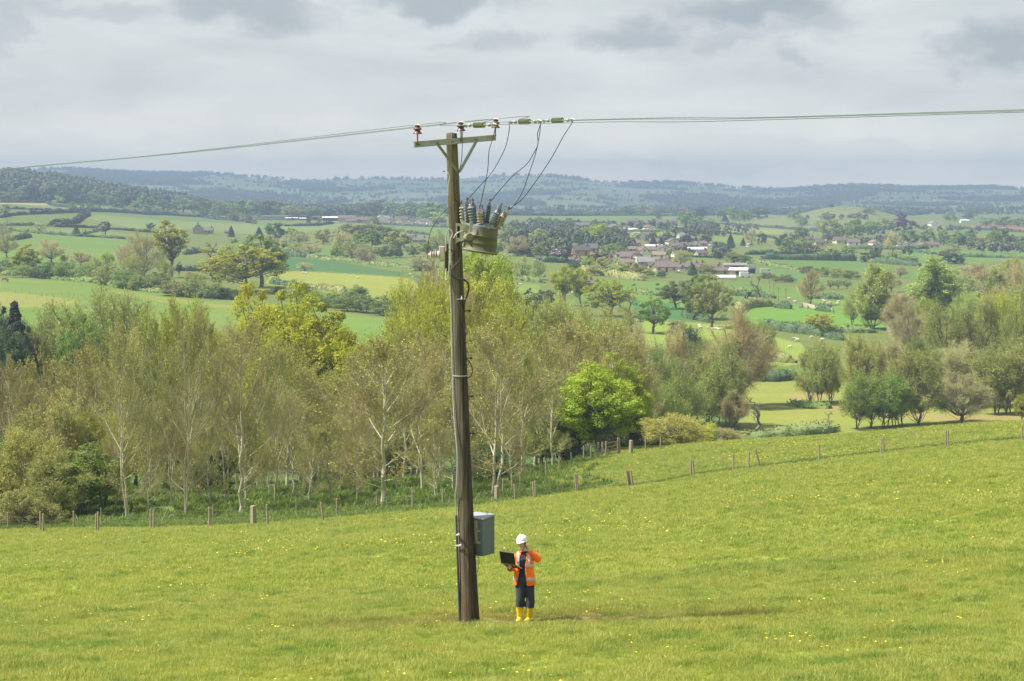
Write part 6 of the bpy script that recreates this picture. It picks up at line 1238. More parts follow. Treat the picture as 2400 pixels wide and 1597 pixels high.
# --- overhead line: three conductors, each one thing
wdir = Vector((.64, -.77, 0)).normalized()
def along(p, px):                      # how far along the line direction the given picture column is
    u = ray(px, 450).x; return (u * p.y - p.x) / (wdir.x - u * wdir.y)
WL = ['front', 'middle', 'rear']
STR = [QD(945, 135), QD(1555, 90), QD(1997, 72)]
WIRES = []
for i, ((a, b), rightY, leftY) in enumerate(zip(PINS, (263, 260, 257.5), (399, 398, 400))):
    top = b + Vector((0, 0, .02)); pts = []
    sL = along(top, 0); e = top + wdir * sL; e.z = -e.y * tY(leftY); far = top + wdir * sL * 1.55; far.z = e.z + (e.z - top.z) * .55 - .15
    mid = top.lerp(e, .5); mid.z -= .05
    sx = 148 / 4500 * 39 / wdir.x * 1.0; ins = top + wdir * (sx * .98)
    px_ins = (1124.4, 1230.5, 1307.4)[i]; py_ins = (293.5, 285.6, 282.5)[i]; s2 = along(top, px_ins); ins = top + wdir * s2; ins.z = -ins.y * tY(py_ins)
    sR = along(top, 2400); r = top + wdir * sR; r.z = -r.y * tY(rightY); far2 = top + wdir * sR * 1.5; far2.z = r.z + (r.z - ins.z) * .5
    m2 = ins.lerp(r, .5); m2.z -= .03
    dI = (r - ins).normalized(); i0, i1 = ins - dI * .52, ins + dI * .52
    WIRES.append((top, ins, r, dI))
    mb = MB(); mb.tube(smooth([far, e, mid, top, top.lerp(i0, .5) - Vector((0, 0, .008)), i0], 5), .0062, n=5); mb.tube(smooth([i1, ins.lerp(r, .3), m2, r, far2], 5), .0062, n=5)
    rt = mb.build('overhead_wire', M['copper'], None, loc=top); tag(rt, '%s of the three green-grey overhead wires crossing the sky' % ('front wire, on the left-hand brown insulator,', 'middle wire, on the centre brown insulator,', 'rear wire, on the right-hand brown insulator,')[i], 'wire', 'overhead wires on the pole')
    # strain insulator in line with it
    st = empty('strain_insulator', ins); tag(st, 'grey-green ribbed strain insulator in the wire, %s' % ('nearest the pole', 'middle of the three', 'furthest right')[i], 'insulator', 'strain insulators in the overhead wires')
    prof_ = [(.012, -.17)]
    for k in range(9): z = -.15 + k * .034; prof_ += [(.022, z - .012), (.055, z - .004), (.055, z + .004), (.022, z + .012)]
    prof_.append((.012, .17)); mb = MB(); mb.lathe(prof_, (0, 0, 0), dI, 14); mb.build('body', M['mossy'], st)
    for s_ in (-1, 1):
        mb = MB(); mb.tube([dI * s_ * .16, dI * s_ * .27], .012, n=6); mb.ell(dI * s_ * .30, (.045, .045, .035)); mb.tube([dI * s_ * .32, dI * s_ * .42 + Vector((0, 0, .02)), dI * s_ * .52], [.02, .024, .012], n=6); mb.box(dI * s_ * .42 + Vector((0, 0, -.02)), (.05, .05, .04)); mb.build('clamp', M['galv'], st)

# --- the switchgear tank with its bushings
def make_tank():
    cb, ct = QE(735, 1262, -.12), QE(805, 800, -.12); ax = (ct - cb).normalized(); Ln = (ct - cb).length
    rt = empty('recloser', cb); tag(rt, 'olive algae-stained switchgear tank with ribbed bushings hung on the pole', 'switchgear')
    g = lambda mb: (setattr(mb, 'v', [tuple(Vector(p) - cb) for p in mb.v]), mb)[1]
    mb = MB(); mb.lathe([(.20, -.075), (.34, -.06), (.365, -.045), (.372, -.02), (.372, .0), (.345, .015), (.342, .10), (.348, .11), (.335, .14), (.325, Ln * .55), (.332, Ln * .56), (.332, Ln * .6), (.322, Ln * .61), (.315, Ln - .04), (.295, Ln - .005), (.20, Ln + .015)], cb, ax, 40); tk = g(mb).build('tank', M['tank'], rt, smooth=False)
    for p in tk.data.polygons: p.use_smooth = len(p.vertices) == 4
    mb = MB(); mb.lathe([(.375, -.045), (.382, -.035), (.382, -.022), (.375, -.012)], cb, ax, 40); mb.lathe([(.36, -.068), (.37, -.062), (.37, -.055), (.36, -.05)], cb, ax, 40); g(mb).build('rim', M['mossy'], tk)
    mb = MB(); mb.lathe([(.305, Ln - .01), (.30, Ln + .01), (.24, Ln + .05), (.1, Ln + .07)], cb, ax, 32); g(mb).build('lid', M['greyglaze'], rt)
    B = [((380, 640), (368, 385), .062, 4, 'tanglaze', -.12), ((500, 720), (485, 330), .066, 7, 'tanglaze', .12), ((600, 725), (545, 385), .078, 6, 'greyglaze', -.26), ((650, 690), (606, 345), .07, 7, 'greyglaze', .10), ((745, 770), (737, 490), .073, 5, 'tanglaze', -.32),
         ((815, 730), (795, 470), .066, 6, 'greyglaze', -.10), ((880, 700), (932, 350), .074, 8, 'greyglaze', .10), ((985, 750), (1080, 500), .078, 6, 'greyglaze', -.25), ((1040, 740), (1150, 430), .064, 7, 'greyglaze', .05), ((1115, 760), (1195, 575), .066, 5, 'tanglaze', -.16), ((1190, 700), (1290, 500), .06, 6, 'tanglaze', .06)]
    for (x0, y0), (x1, y1), r, ns, mt, dy in B:
        a, b = QE(x0, y0, dy), QE(x1, y1, dy); ax2 = (b - a).normalized(); l = (b - a).length; pr = [(r * .75, -.05), (r * .75, .0)]; st = l / ns
        for k in range(ns): z = st * (k + .25); pr += [(r * .55, z), (r, z + st * .14), (r * 1.0, z + st * .24), (r * .62, z + st * .52), (r * .55, z + st * .7)]
        pr += [(r * .5, l), (r * .38, l + .03), (r * .2, l + .05)]; mb = MB(); mb.lathe(pr, a, ax2, 18); bu = g(mb).build('bushing', M[mt], rt, smooth=False)
        mb = MB(); mb.tube([b, b + ax2 * .13], .010, n=6); mb.tube([b + ax2 * .07, b + ax2 * .115], .02, n=6); g(mb).build('terminal', M['mossy'], bu)
        if x0 > 450: mb = MB(); mb.lathe([(r * 1.15, -.09), (r * 1.15, -.04), (r * .9, -.03)], a, ax2, 14); g(mb).build('collar', M['greyglaze'], bu)
    # mounting plate with slot, arm and flange
    c = [QE(245, 722, -.17), QE(415, 740, -.17), QE(415, 1060, -.17), QE(245, 1135, -.17)]; ins_ = [QE(275, 785, -.17), QE(328, 788, -.17), QE(328, 1025, -.17), QE(275, 1030, -.17)]
    mb = MB(); f = Vector((0, .012, 0)); mb.add(c + ins_ + [p + f for p in c] + [p + f for p in ins_], [(0, 1, 5, 4), (1, 2, 6, 5), (2, 3, 7, 6), (3, 0, 4, 7), (8, 12, 13, 9), (9, 13, 14, 10), (10, 14, 15, 11), (11, 15, 12, 8), (0, 8, 9, 1), (1, 9, 10, 2), (2, 10, 11, 3), (3, 11, 8, 0)])
    mb.add([QE(345, 1090, -.18), QE(500, 985, -.3), QE(520, 1050, -.3), QE(360, 1110, -.18), QE(345, 1090, -.14), QE(500, 985, -.26), QE(520, 1050, -.26), QE(360, 1110, -.14)], [(0, 1, 2, 3), (4, 7, 6, 5), (0, 4, 5, 1), (1, 5, 6, 2), (2, 6, 7, 3), (3, 7, 4, 0)])
    mb.bar(QE(400, 740, -.15), QE(540, 760, -.2), .02, .06); mb.bar(QE(420, 900, -.16), QE(500, 760, -.25), .09, .02, up=(0, 1, 0)); g(mb).build('bracket', mat('pale_bracket', (.36, .36, .30), .7, noise=(9, .5, (.36, .36, .26))), rt)
    fc = QE(530, 1010, -.42); n_ = Vector((.35, -1, .1)).normalized() * -1; mb = MB(); mb.lathe([(.072, 0), (.082, .01), (.082, .03), (.075, .05), (.075, .2)], fc, n_, 22)
    for k in range(8): a_ = k * math.pi / 4; q = fc + Vector((math.cos(a_), .35 * math.cos(a_), math.sin(a_))) * .066; mb.tube([q - n_ * .012, q], .008, n=6)
    g(mb).build('flange', M['mossy'], rt)
    mb = MB(); mb.box(QE(560, 810, -.44), (.055, .012, .20)); mb.tube([QE(563, 750, -.452), QE(563, 750, -.465)], .01, n=8); g(mb).build('lug', M['galv'], rt)
    mb = MB(); mb.tube(smooth([QE(390, 885, -.2), QE(300, 915, -.25), QE(240, 965, -.25), QE(205, 1030, -.24)]), .014, n=7); g(mb).build('cable', M['greycable'], rt)
    mb = MB(); mb.bar(QE(905, 850, -.44), QE(1010, 790, -.40), .012, .02); mb.bar(QE(905, 850, -.44), QE(870, 780, -.44), .012, .02); mb.tube([QE(1210, 370, .05), QE(1320, 410, .02)], .006, n=5); mb.tube([QE(395, 328, -.12), QE(540, 300, .0)], .008, n=5); mb.tube([QE(480, 250, .0), QE(630, 258, .1)], .007, n=5); g(mb).build('link', M['mossy'], rt)
    return rt
make_tank()
def cable(name, pts, r, m, label, cat='cable', group=None):
    mb = MB(); mb.tube(smooth([Vector(p) for p in pts]), r, n=6); o = mb.build(name, m, None, loc=pts[0]); tag(o, label, cat, group); return o
def dyw(i): return WIRES[i][1].y + WIRES[i][3].y * .5 - YP
JG = 'jumper leads between line and switchgear'
cable('jumper_cable', [QA(735, 215, arm_at(.575).y - YP), QA(722, 300, -.1), QA(718, 430, -.15), QA(708, 560, -.17), QA(655, 760, -.16), QA(645, 860, -.15), QA(675, 915, -.14), QA(712, 935, -.13)], .007, M['cable'], 'thin black lead dropping beside the pole from the centre insulator', group=JG)
cable('jumper_cable', [QA(1025, 222, .5), QA(1000, 330, .4), QA(965, 450, .3), QA(955, 600, .2), QA(935, 720, .0), QA(900, 880, -.2), QA(878, 990, -.32)], .0075, M['cable'], 'black lead falling almost straight from the right-hand brown insulator', group=JG)
cable('jumper_cable', [QA(1150, 188, dyw(0)), QA(1150, 260, dyw(0)), QA(1120, 400, -.8), QA(1060, 530, -.5), QA(980, 660, -.3), QA(880, 770, -.1), QA(772, 890, .1)], .0075, M['cable'], 'black lead curving from the wire to the leftmost tank bushings', group=JG)
cable('jumper_cable', [QA(1447, 180, dyw(1)), QA(1410, 290, -1.2), QA(1415, 380, -1.1), QA(1380, 460, -.9), QA(1310, 570, -.6), QA(1190, 670, -.3), QA(1080, 790, -.05), QA(985, 905, .1)], .0075, M['cable'], 'black lead swinging furthest left from the middle strain insulator', group=JG)
cable('jumper_cable', [QA(1440, 182, dyw(1)), QA(1428, 300, -1.3), QA(1390, 480, -1.0), QA(1320, 690, -.6), QA(1260, 850, -.3), QA(1165, 985, -.16)], .0075, M['cable'], 'black lead from the middle strain insulator to the right-hand bushings', group=JG)
cable('jumper_cable', [QA(1735, 180, dyw(2)), QA(1650, 310, -1.5), QA(1540, 510, -1.1), QA(1400, 720, -.7), QA(1270, 890, -.3), QA(1200, 945, -.1), QA(1150, 985, .03)], .0075, M['cable'], 'rightmost black lead, slanting down from the far strain insulator', group=JG)
cable('jumper_cable', [QE(685, 350, .1), QE(740, 265, .1), QE(830, 232, .1), QE(915, 260, .1)], .006, M['greycable'], 'small arched link wire between two tall tank bushings')
cable('arrester_lead', [QA(700, 920, -.13), QA(650, 925, -.2), QA(600, 965, -.2), QA(520, 1040, -.2), QA(440, 1160, -.2), QA(408, 1280, -.2), QA(402, 1440, -.2)], .007, M['cable'], 'thin black lead bowing out left of the pole to the white fuse unit')
cable('control_cable', [QF(832, 190, -.28), QF(790, 250, -.26), QF(778, 400, -.22), QF(775, 500, -.2), QF(740, 585, -.19), QF(650, 680, -.19), QF(612, 760, -.19), QF(640, 850, -.19), QF(710, 888, -.19), QF(800, 900, -.18), QF(880, 935, -.14), QF(928, 1010, -.10), QF(930, 1090, -.08), QF(890, 1230, -.08), QF(850, 1350, -.10), QF(848, 1500, -.02)], .019, M['cable'], 'thick black control cable snaking down the pole below the tank')
cable('hanging_cable', [QG(245, 410, -.08), QG(275, 440, -.08), QG(298, 500, -.08), QG(285, 550, -.08), QG(258, 570, -.05)], .010, M['cable'], 'small black cable loop sticking out at mid height of the pole')
cable('earth_cable', [QA(566, 640, -.12), QA(590, 650, -.15), QA(602, 690, -.15), QA(590, 760, -.15), QA(588, 860, -.15)], .008, M['greycable'], 'pale grey wire loop stapled near the top of the pole')
cable('earth_cable', [QE(45, 1300, -.12), QE(48, 1150, -.14), QE(60, 950, -.16), QE(108, 852, -.17), QE(160, 885, -.18), QE(175, 960, -.18), QE(130, 1100, -.18), QE(135, 1560, -.17), QF(575, 600, -.17), QF(560, 820, -.16), QF(520, 920, -.15), QF(508, 860, -.12), QF(515, 700, -.1)], .012, M['greycable'], 'pale grey looped cable around the fuse unit on the pole')
# white fuse unit on the left
fu = empty('fuse_unit', QF(500, 480, -.02)); tag(fu, 'white porcelain fuse unit on a dark bracket on the left of the pole', 'fuse unit'); fo = fu.location.copy()
gg = lambda mb: (setattr(mb, 'v', [tuple(Vector(p) - fo) for p in mb.v]), mb)[1]
mb = MB(); mb.box(QF(525, 500, -.04), (.075, .05, .56)); mb.tube([QF(540, 720, -.04), QF(545, 745, -.04)], [.03, .01], n=6); gg(mb).build('bracket', mat('dark_brown_bracket', (.06, .045, .035), .8), fu)
mb = MB(); mb.box(QF(435, 420, -.04), (.11, .12, .28)); mb.tube([QF(400, 450, -.04), QF(350, 450, -.04)], [.085, .07], n=14); mb.box(QF(435, 545, -.04), (.07, .08, .07)); mb.box(QF(485, 480, -.04), (.03, .1, .42)); gg(mb).build('body', M['white'], fu, bevel=.02)
a = QF(350, 452, -.04); mb = MB(); pr = [(.035, 0)]
for k in range(3): z = .02 + k * .048; pr += [(.035, z), (.082, z + .006), (.085, z + .014), (.04, z + .03)]
pr += [(.03, .17), (.012, .18), (.012, .22)]; mb.lathe(pr, a, Vector((-1, 0, 0)), 18); gg(mb).build('shed_insulator', M['white'], fu)
# control cabinet
def cabinet():
    m_ = 1 / (4.48 * 114.6) ; C_ = QH(588, 500, -.10); C0 = Vector((C_.x, C_.y, 0)); zt = QH(580, 308, -.10).z; zb = QH(600, 692, -.10).z
    ex = Vector((.245, .35, 0)); fx = Vector((-.35, .245, 0)) * 1.15
    rt = empty('control_cabinet', (C_.x, C_.y, zb)); tag(rt, 'slate-grey metal control box fixed low on the right side of the pole', 'control box'); o_ = rt.location.copy()
    def P(a, b, z): return C0 + fx * a + ex * b + Vector((0, 0, z)) - o_
    mb = MB(); mb.add([P(0, 0, zb), P(1, 0, zb), P(1, 1, zb), P(0, 1, zb), P(0, 0, zt), P(1, 0, zt), P(1, 1, zt + .035), P(0, 1, zt + .035)], [(0, 1, 2, 3), (4, 7, 6, 5), (0, 4, 5, 1), (1, 5, 6, 2), (2, 6, 7, 3), (3, 7, 4, 0)]); mb.build('body', M['plastic'], rt, bevel=.008)
    mb = MB(); e = .04; mb.add([P(-e, -e, zt + .002), P(1 + e, -e, zt + .002), P(1 + e, 1 + e, zt + .04), P(-e, 1 + e, zt + .04), P(-e, -e, zt + .022), P(1 + e, -e, zt + .022), P(1 + e, 1 + e, zt + .062), P(-e, 1 + e, zt + .062)], [(0, 1, 2, 3), (4, 7, 6, 5), (0, 4, 5, 1), (1, 5, 6, 2), (2, 6, 7, 3), (3, 7, 4, 0)]); ld = mb.build('lid', mat('pale_grey_lid', (.27, .28, .32), .5), rt, bevel=.004)
    mb = MB(); q = P(.25, .75, zt + .055); 
    for k in range(10): a1, a2 = k * .628, (k + 1) * .628; mb.tube([q + Vector((.02 * math.cos(a1), 0, .035 + .03 * math.sin(a1))), q + Vector((.02 * math.cos(a2), 0, .035 + .03 * math.sin(a2)))], .005, n=5)
    mb.build('lifting_eye', M['cable'], ld)
    n_ = Vector((-.245, -.35, 0)).normalized(); h_ = zt - zb
    mb = MB(); z0 = zb + h_ * .33
    for (a1, a2, za, zc) in ((.12, .28, z0 + h_ * .33, z0 + h_ * .38), (.12, .30, z0 - .0, z0 + h_ * .07), (.26, .42, z0, z0 + h_ * .65)):
        A, B = C0 + fx * a1 - o_, C0 + fx * a2 - o_; mb.add([A + Vector((0, 0, za)), B + Vector((0, 0, za)), B + Vector((0, 0, zc)), A + Vector((0, 0, zc)), A + n_ * .03 + Vector((0, 0, za)), B + n_ * .03 + Vector((0, 0, za)), B + n_ * .03 + Vector((0, 0, zc)), A + n_ * .03 + Vector((0, 0, zc))], [(0, 1, 2, 3), (4, 7, 6, 5), (0, 4, 5, 1), (1, 5, 6, 2), (2, 6, 7, 3), (3, 7, 4, 0)])
    mb.build('latch', M['tanglaze'], rt)
    mb = MB(); a_ = C0 + fx * .75 + ex * .3 - o_
    for z in (zb + .15, zt - .12): mb.bar(a_ + Vector((.05, 0, z)), Vector((PX(z - BASE.z).x, YP, z)) - o_, .05, .05)
    mb.build('mounting_bracket', M['galv'], rt)
    mb = MB(); mb.tube([P(-.001, .55, zb + h_ * .27) + Vector((0, 0, 0)), P(-.03, .55, zb + h_ * .27)], .008, n=8); mb.build('lock', M['galv'], rt)
cabinet()
cable('cabinet_cable', [QH(515, 590, -.12), QH(520, 650, -.14), QH(530, 700, -.15), QH(548, 700, -.15), QH(545, 640, -.12)], .006, M['cable'], 'thin black cable loop hanging under the control box')
cable('cabinet_cable', [QH(540, 660, -.10), QH(550, 720, -.14), QH(545, 800, -.17), QH(530, 860, -.18)], .006, M['cable'], 'loose black cable end hanging lowest below the control box')
# ------------------------------------------------------------------ the worker
PB0 = hit(1229, 1458, dmin=30); PB0 = Vector((PB0.x, PB0.y, h1(PB0.x, PB0.y)))
def make_person():
    PS = 1.0
    rt = empty('person', PB0); tag(rt, 'person in orange high-visibility jacket, white helmet and yellow boots, phoning while holding a laptop', 'person')
    sk = mat('skin', (.70, .42, .33), .55); 
    V3 = Vector
    # joints (x right, y away from the camera, z up)
    hipL, hipR = V3((-.085, .02, .93)), V3((.095, .0, .93)); kneeL, kneeR = V3((-.085, -.045, .50)), V3((.125, -.055, .50)); ankL, ankR = V3((-.10, .02, .09)), V3((.085, -.05, .06))
    shL, shR = V3((-.175, -.01, 1.43)), V3((.155, .02, 1.45)); elL, elR = V3((-.255, .02, 1.15)), V3((.275, -.03, 1.36)); wrL, wrR = V3((-.315, -.20, 1.185)), V3((.080, -.085, 1.575))
    neck = V3((-.025, .0, 1.48)); head = V3((-.055, -.035, 1.668))
    b = MB()
    b.tube([V3((0, .02, .86)), V3((0, .01, 1.02)), V3((-.005, .0, 1.2)), V3((-.01, .0, 1.36)), V3((-.015, .0, 1.46))], [.15, .14, .145, .165, .09], n=20, ell=[(1.1, .8)] * 5, ref=(0, 1, 0))
    b.tube([neck - V3((0, 0, .06)), neck + V3((0, -.005, .06)), head - V3((0, -.01, .06))], [.065, .058, .06], n=14)
    b.ell(head, (.074, .092, .112)); b.ell(head + V3((-.008, -.035, -.055)), (.05, .052, .055)); b.ell(head + V3((-.01, -.062, -.088)), (.026, .022, .02))
    fd = V3((-.35, -1, -.12)).normalized(); rx = V3((.94, -.33, 0)).normalized(); fc = head + fd * .082
    b.tube([fc + V3((0, 0, .03)), fc + fd * .018 + V3((0, 0, .0)), fc + fd * .026 - V3((0, 0, .018))], [.008, .012, .016], n=8)
    for s_ in (-1, 1): b.ell(head + rx * s_ * .078 + V3((0, .012, -.008)), (.012, .02, .032)); b.ell(fc + rx * s_ * .03 + V3((0, .006, .042)) , (.018, .008, .007))
    b.ell(fc - fd * .004 + V3((0, 0, -.046)), (.022, .009, .007)); b.ell(fc - fd * .002 + V3((0, 0, -.058)), (.018, .009, .008))
    for a, c, d, r1, r2, r3 in ((shL, elL, wrL, .058, .045, .028), (shR, elR, wrR, .058, .045, .028)):
        b.tube([a, a.lerp(c, .5), c, c.lerp(d, .4), d], [r1, r1 * .9, r2, r2 * .9, r3], n=12)
    for a, c, d in ((hipL, kneeL, ankL), (hipR, kneeR, ankR)):
        b.tube([a, a.lerp(c, .5), c, c.lerp(d, .35), d], [.092, .08, .06, .058, .042], n=14)
        b.tube([d, d + V3((-.02, -.05, -.01)), d + V3((-.03, -.10, -.02))], [.04, .032, .022], n=10)
    # hands: palm, four fingers, thumb
    def hand(w0, along, across, normal, curl, L_=.185):
        p0 = w0 + along * .085; b.tube([w0 - along * .01, w0 + along * .04, p0], [.028, .038, .040], n=12, ell=[(1, .55)] * 3, ref=tuple(normal.cross(along)))
        for k, (off, ln) in enumerate(((-.030, .070), (-.010, .080), (.010, .076), (.029, .058))):
            q = p0 + across * off; j1 = q + (along * math.cos(curl) + normal * math.sin(curl)) * ln * .5; j2 = j1 + (along * math.cos(curl * 2.1) + normal * math.sin(curl * 2.1)) * ln * .5
            b.tube([q - along * .02, q, j1, j2], [.0105, .0105, .0095, .0075], n=8)
        t0 = w0 + along * .03 - across * .032; b.tube([t0, t0 - across * .025 + along * .025 + normal * .01, t0 - across * .02 + along * .06 + normal * .025], [.012, .011, .009], n=8)
    hand(wrL, V3((.06, -1, .42)).normalized(), V3((1, .06, 0)).normalized(), V3((0, .35, 1)).normalized(), .35)
    hand(wrR, V3((-.42, -.10, .9)).normalized(), V3((-.2, -.95, -.2)).normalized(), V3((-.9, .1, -.42)).normalized(), .55)
    body = b.build('body', sk, rt, True, remesh=.0065)
    # hair, hard hat
    m = MB(); m.ell(head + V3((.012, .02, .02)), (.080, .090, .098)); m.ell(head + V3((.02, .06, -.05)), (.062, .045, .05)); hr = m.build('hair', mat('dark_hair', (.03, .022, .018), .8), rt, True)
    tilt = Euler((R(-4), R(-6), R(-18))).to_matrix(); hc = head + V3((.005, .008, .066)); m = MB(); pr = []
    prof_ = [(.121, 0), (.122, .02), (.118, .05), (.104, .085), (.078, .115), (.043, .134), (.008, .140)]
    n = 32; Vv = []
    for r, z in prof_:
        for j in range(n):
            a = 2 * math.pi * j / n; rr = r * (1 + (.05 * max(0, math.cos(a * 1)) if z > .03 else 0)); Vv.append(hc + tilt @ V3((rr * math.cos(a) * .92, rr * math.sin(a) * 1.12, z + .004)))
    F = [(i * n + j, i * n + (j + 1) % n, (i + 1) * n + (j + 1) % n, (i + 1) * n + j) for i in range(len(prof_) - 1) for j in range(n)]; F.append(tuple(range((len(prof_) - 1) * n, len(prof_) * n))); m.add(Vv, F)
    Vv = []
    for rr, z in ((1.0, .0), (1.12, -.012), (1.13, -.008), (1.0, .01)):
        for j in range(n):
            a = 2 * math.pi * j / n; pk = 1 + .17 * max(0, -math.sin(a)) ** 3 if rr > 1.05 else 1; Vv.append(hc + tilt @ V3((.122 * .92 * rr * math.cos(a), .122 * 1.12 * rr * pk * math.sin(a), z - (.02 * max(0, -math.sin(a)) ** 3 if rr > 1.05 else 0))))
    F = [(i * n + j, i * n + (j + 1) % n, (i + 1) * n + (j + 1) % n, (i + 1) * n + j) for i in range(3) for j in range(n)]; m.add(Vv, F)
    m.tube([hc + tilt @ V3((0, -.115, .04)), hc + tilt @ V3((0, -.06, .112)), hc + tilt @ V3((0, .02, .134)), hc + tilt @ V3((0, .10, .09))], [.012, .014, .014, .010], n=8)
    m.build('hard_hat', mat('white_plastic', (.74, .74, .74), .35), rt, True)
    # navy shirt and trousers
    navy = mat('navy_fabric', (.018, .022, .042), .9, noise=(14, .4, (.03, .035, .06))); m = MB()
    m.tube([V3((0, .015, .88)), V3((0, .01, 1.0)), V3((-.005, .0, 1.2)), V3((-.01, .0, 1.36)), V3((-.015, .0, 1.455)), V3((-.022, -.005, 1.515))], [.172, .163, .166, .185, .125, .075], n=24, ell=[(1.08, .8)] * 6); m.ell((-.05, -.075, 1.50), (.035, .02, .03)); m.ell((.01, -.075, 1.50), (.035, .02, .03)); m.build('shirt', navy, rt, True, remesh=.009)
    tr = mat('dark_trousers', (.024, .030, .040), .85, noise=(5, .6, (.055, .065, .085)), bump=(14, .5, .02)); m = MB()
    m.tube([V3((0, .02, .80)), V3((0, .02, .90)), V3((0, .01, 1.0))], [.175, .18, .165], n=24, ell=[(1.12, .82)] * 3)
    for a, c, d in ((hipL, kneeL, ankL), (hipR, kneeR, ankR)):
        q = c.lerp(d, .38); m.tube([a, a.lerp(c, .35), a.lerp(c, .8), c + V3((0, .0, -.03)), c.lerp(d, .22), q, q - V3((0, 0, .012))], [.112, .108, .096, .094, .098, .10, .08], n=18); m.ell(q + V3((0, .0, .03)), (.098, .092, .05))
    m.build('trousers', tr, rt, True, remesh=.010)
    # wellington boots
    yb = mat('yellow_rubber', (.80, .60, .01), .35, noise=(9, .3, (.70, .50, .01)))
    for kn, an, toe in ((kneeL, ankL, V3((-.055, -.19, 0))), (kneeR, ankR, V3((-.075, -.18, 0)))):
        m = MB(); top = kn.lerp(an, .26); gz = h1(PB0.x + an.x, PB0.y + an.y) - PB0.z; f0 = V3((an.x, an.y, gz + .05))
        m.tube([top, top.lerp(an, .3), top.lerp(an, .7), f0 + V3((0, .01, .06)), f0], [.083, .080, .066, .062, .055], n=18)
        m.tube([f0 + V3((.01, .045, 0)), f0 + V3((0, -.01, .012)), f0 + toe * .55 + V3((0, 0, -.002)), f0 + toe * .98 + V3((0, 0, -.012))], [.050, .058, .052, .036], n=14, ell=[(1, .95)] * 4)
        bo = m.build('boot', yb, rt, True, remesh=.007)
        m = MB(); s0 = gz + .008; m.tube([V3((f0.x + .01, f0.y + .06, s0)), V3((f0.x, f0.y, s0)), V3((f0.x + toe.x * .6, f0.y + toe.y * .6, s0)), V3((f0.x + toe.x, f0.y + toe.y, s0))], [.04, .05, .05, .034], n=12, ell=[(1, .3)] * 4); m.build('sole', mat('boot_sole', (.55, .40, .03), .6), bo, True)
        lb = top.lerp(an, .16) + V3((-.02, -.086, 0)); m = MB(); m.box(lb, (.055, .01, .034)); lo = m.build('label', mat('boot_label', (.75, .75, .75), .5), bo); m = MB(); m.box(lb + V3((.004, -.007, 0)), (.034, .006, .014)); m.build('mark', M['cable'], bo)
    # high-visibility jacket: open front shell with sleeves
    org = mat('orange_fabric', (1.0, .20, .004), .7, noise=(4, .35, (.88, .13, .004)), bump=(11, .6, .02)); m = MB()
    lv = [(.80, .228, .172), (.90, .222, .170), (1.02, .205, .158), (1.15, .188, .150), (1.28, .195, .152), (1.38, .198, .148), (1.45, .165, .125), (1.50, .10, .09)]
    gapL = [-136, -134, -126, -122, -120, -116, -114, -116]; gapR = [-78, -80, -84, -84, -82, -76, -72, -68]      # opening on the front, degrees
    cxs = [0, 0, -.002, -.004, -.008, -.01, -.015, -.02]
    def shell(levels, out, inn, a_l, a_r, cx, n=34):
        Vv = []
        for (z, rx_, ry_), al, ar, c in zip(levels, a_l, a_r, cx):
            for o_ in (out, inn):
                for j in range(n + 1):
                    a = R(ar + (360 + al - ar) * j / n); Vv.append(V3((c + (rx_ + o_) * math.cos(a), .01 + (ry_ + o_) * math.sin(a), z)))
        k = n + 1; F = []; K = len(levels)
        for i in range(K - 1):
            for j in range(n):
                a, b_ = i * 2 * k + j, (i + 1) * 2 * k + j; F.append((a, a + 1, b_ + 1, b_)); F.append((a + k, b_ + k, b_ + k + 1, a + k + 1))
            for j in (0, n): a, b_ = i * 2 * k + j, (i + 1) * 2 * k + j; F.append((a, b_, b_ + k, a + k))
        for i in (0, K - 1):
            for j in range(n): a = i * 2 * k + j; F.append((a, a + k, a + k + 1, a + 1))
        return Vv, F
    Vv, F = shell(lv, .012, -.012, gapL, gapR, cxs); m.add(Vv, F)
    m.tube([shL + V3((.03, 0, -.01)), shL.lerp(elL, .5), elL + V3((-.01, .0, -.015)), elL.lerp(wrL, .5), elL.lerp(wrL, .86)], [.088, .080, .078, .070, .062], n=16)
    m.tube([shR + V3((-.03, 0, -.01)), shR.lerp(elR, .5), elR + V3((.015, -.0, -.01)), elR.lerp(wrR, .4), elR.lerp(wrR, .80)], [.090, .088, .086, .074, .058], n=16)
    m.build('jacket', org, rt, True, remesh=.0095)
    rf = mat('reflective_tape', (.50, .50, .54), .4)
    def band(z0, z1):
        i = [j for j in range(len(lv) - 1) if lv[j][0] <= z0 <= lv[j + 1][0]][0]; t = (z0 - lv[i][0]) / (lv[i + 1][0] - lv[i][0]); f_ = lambda A: A[i] + (A[i + 1] - A[i]) * t
        lr = (lv[i][1] + (lv[i + 1][1] - lv[i][1]) * t, lv[i][2] + (lv[i + 1][2] - lv[i][2]) * t); m = MB(); Vv, F = shell([(z0, *lr), (z1, *lr)], .0205, .002, [f_(gapL) - 1] * 2, [f_(gapR) + 1] * 2, [f_(cxs)] * 2); m.add(Vv, F); m.build('reflective_band', rf, rt)
    band(.915, .97); band(1.21, 1.26)
    for sx, xo in ((1, .095), (-1, -.135)):
        m = MB(); Pp = [V3((xo - sx * .01, -.155 if sx > 0 else -.135, 1.26)), V3((xo, -.158 if sx > 0 else -.14, 1.33)), V3((xo + .0, -.142 if sx > 0 else -.12, 1.40)), V3((xo, -.08, 1.475)), V3((xo, .0, 1.50))]
        for a, c in zip(Pp[:-1], Pp[1:]): m.bar(a, c, .05, .012, up=(0, -1, .3))
        m.build('reflective_band', rf, rt)
    a, c = shR, elR; q = a.lerp(c, .5); m = MB(); dd = (c - a).normalized(); m.tube([q - dd * .026, q + dd * .026], .0955, n=18, caps=False); m.build('reflective_band', rf, rt, True)
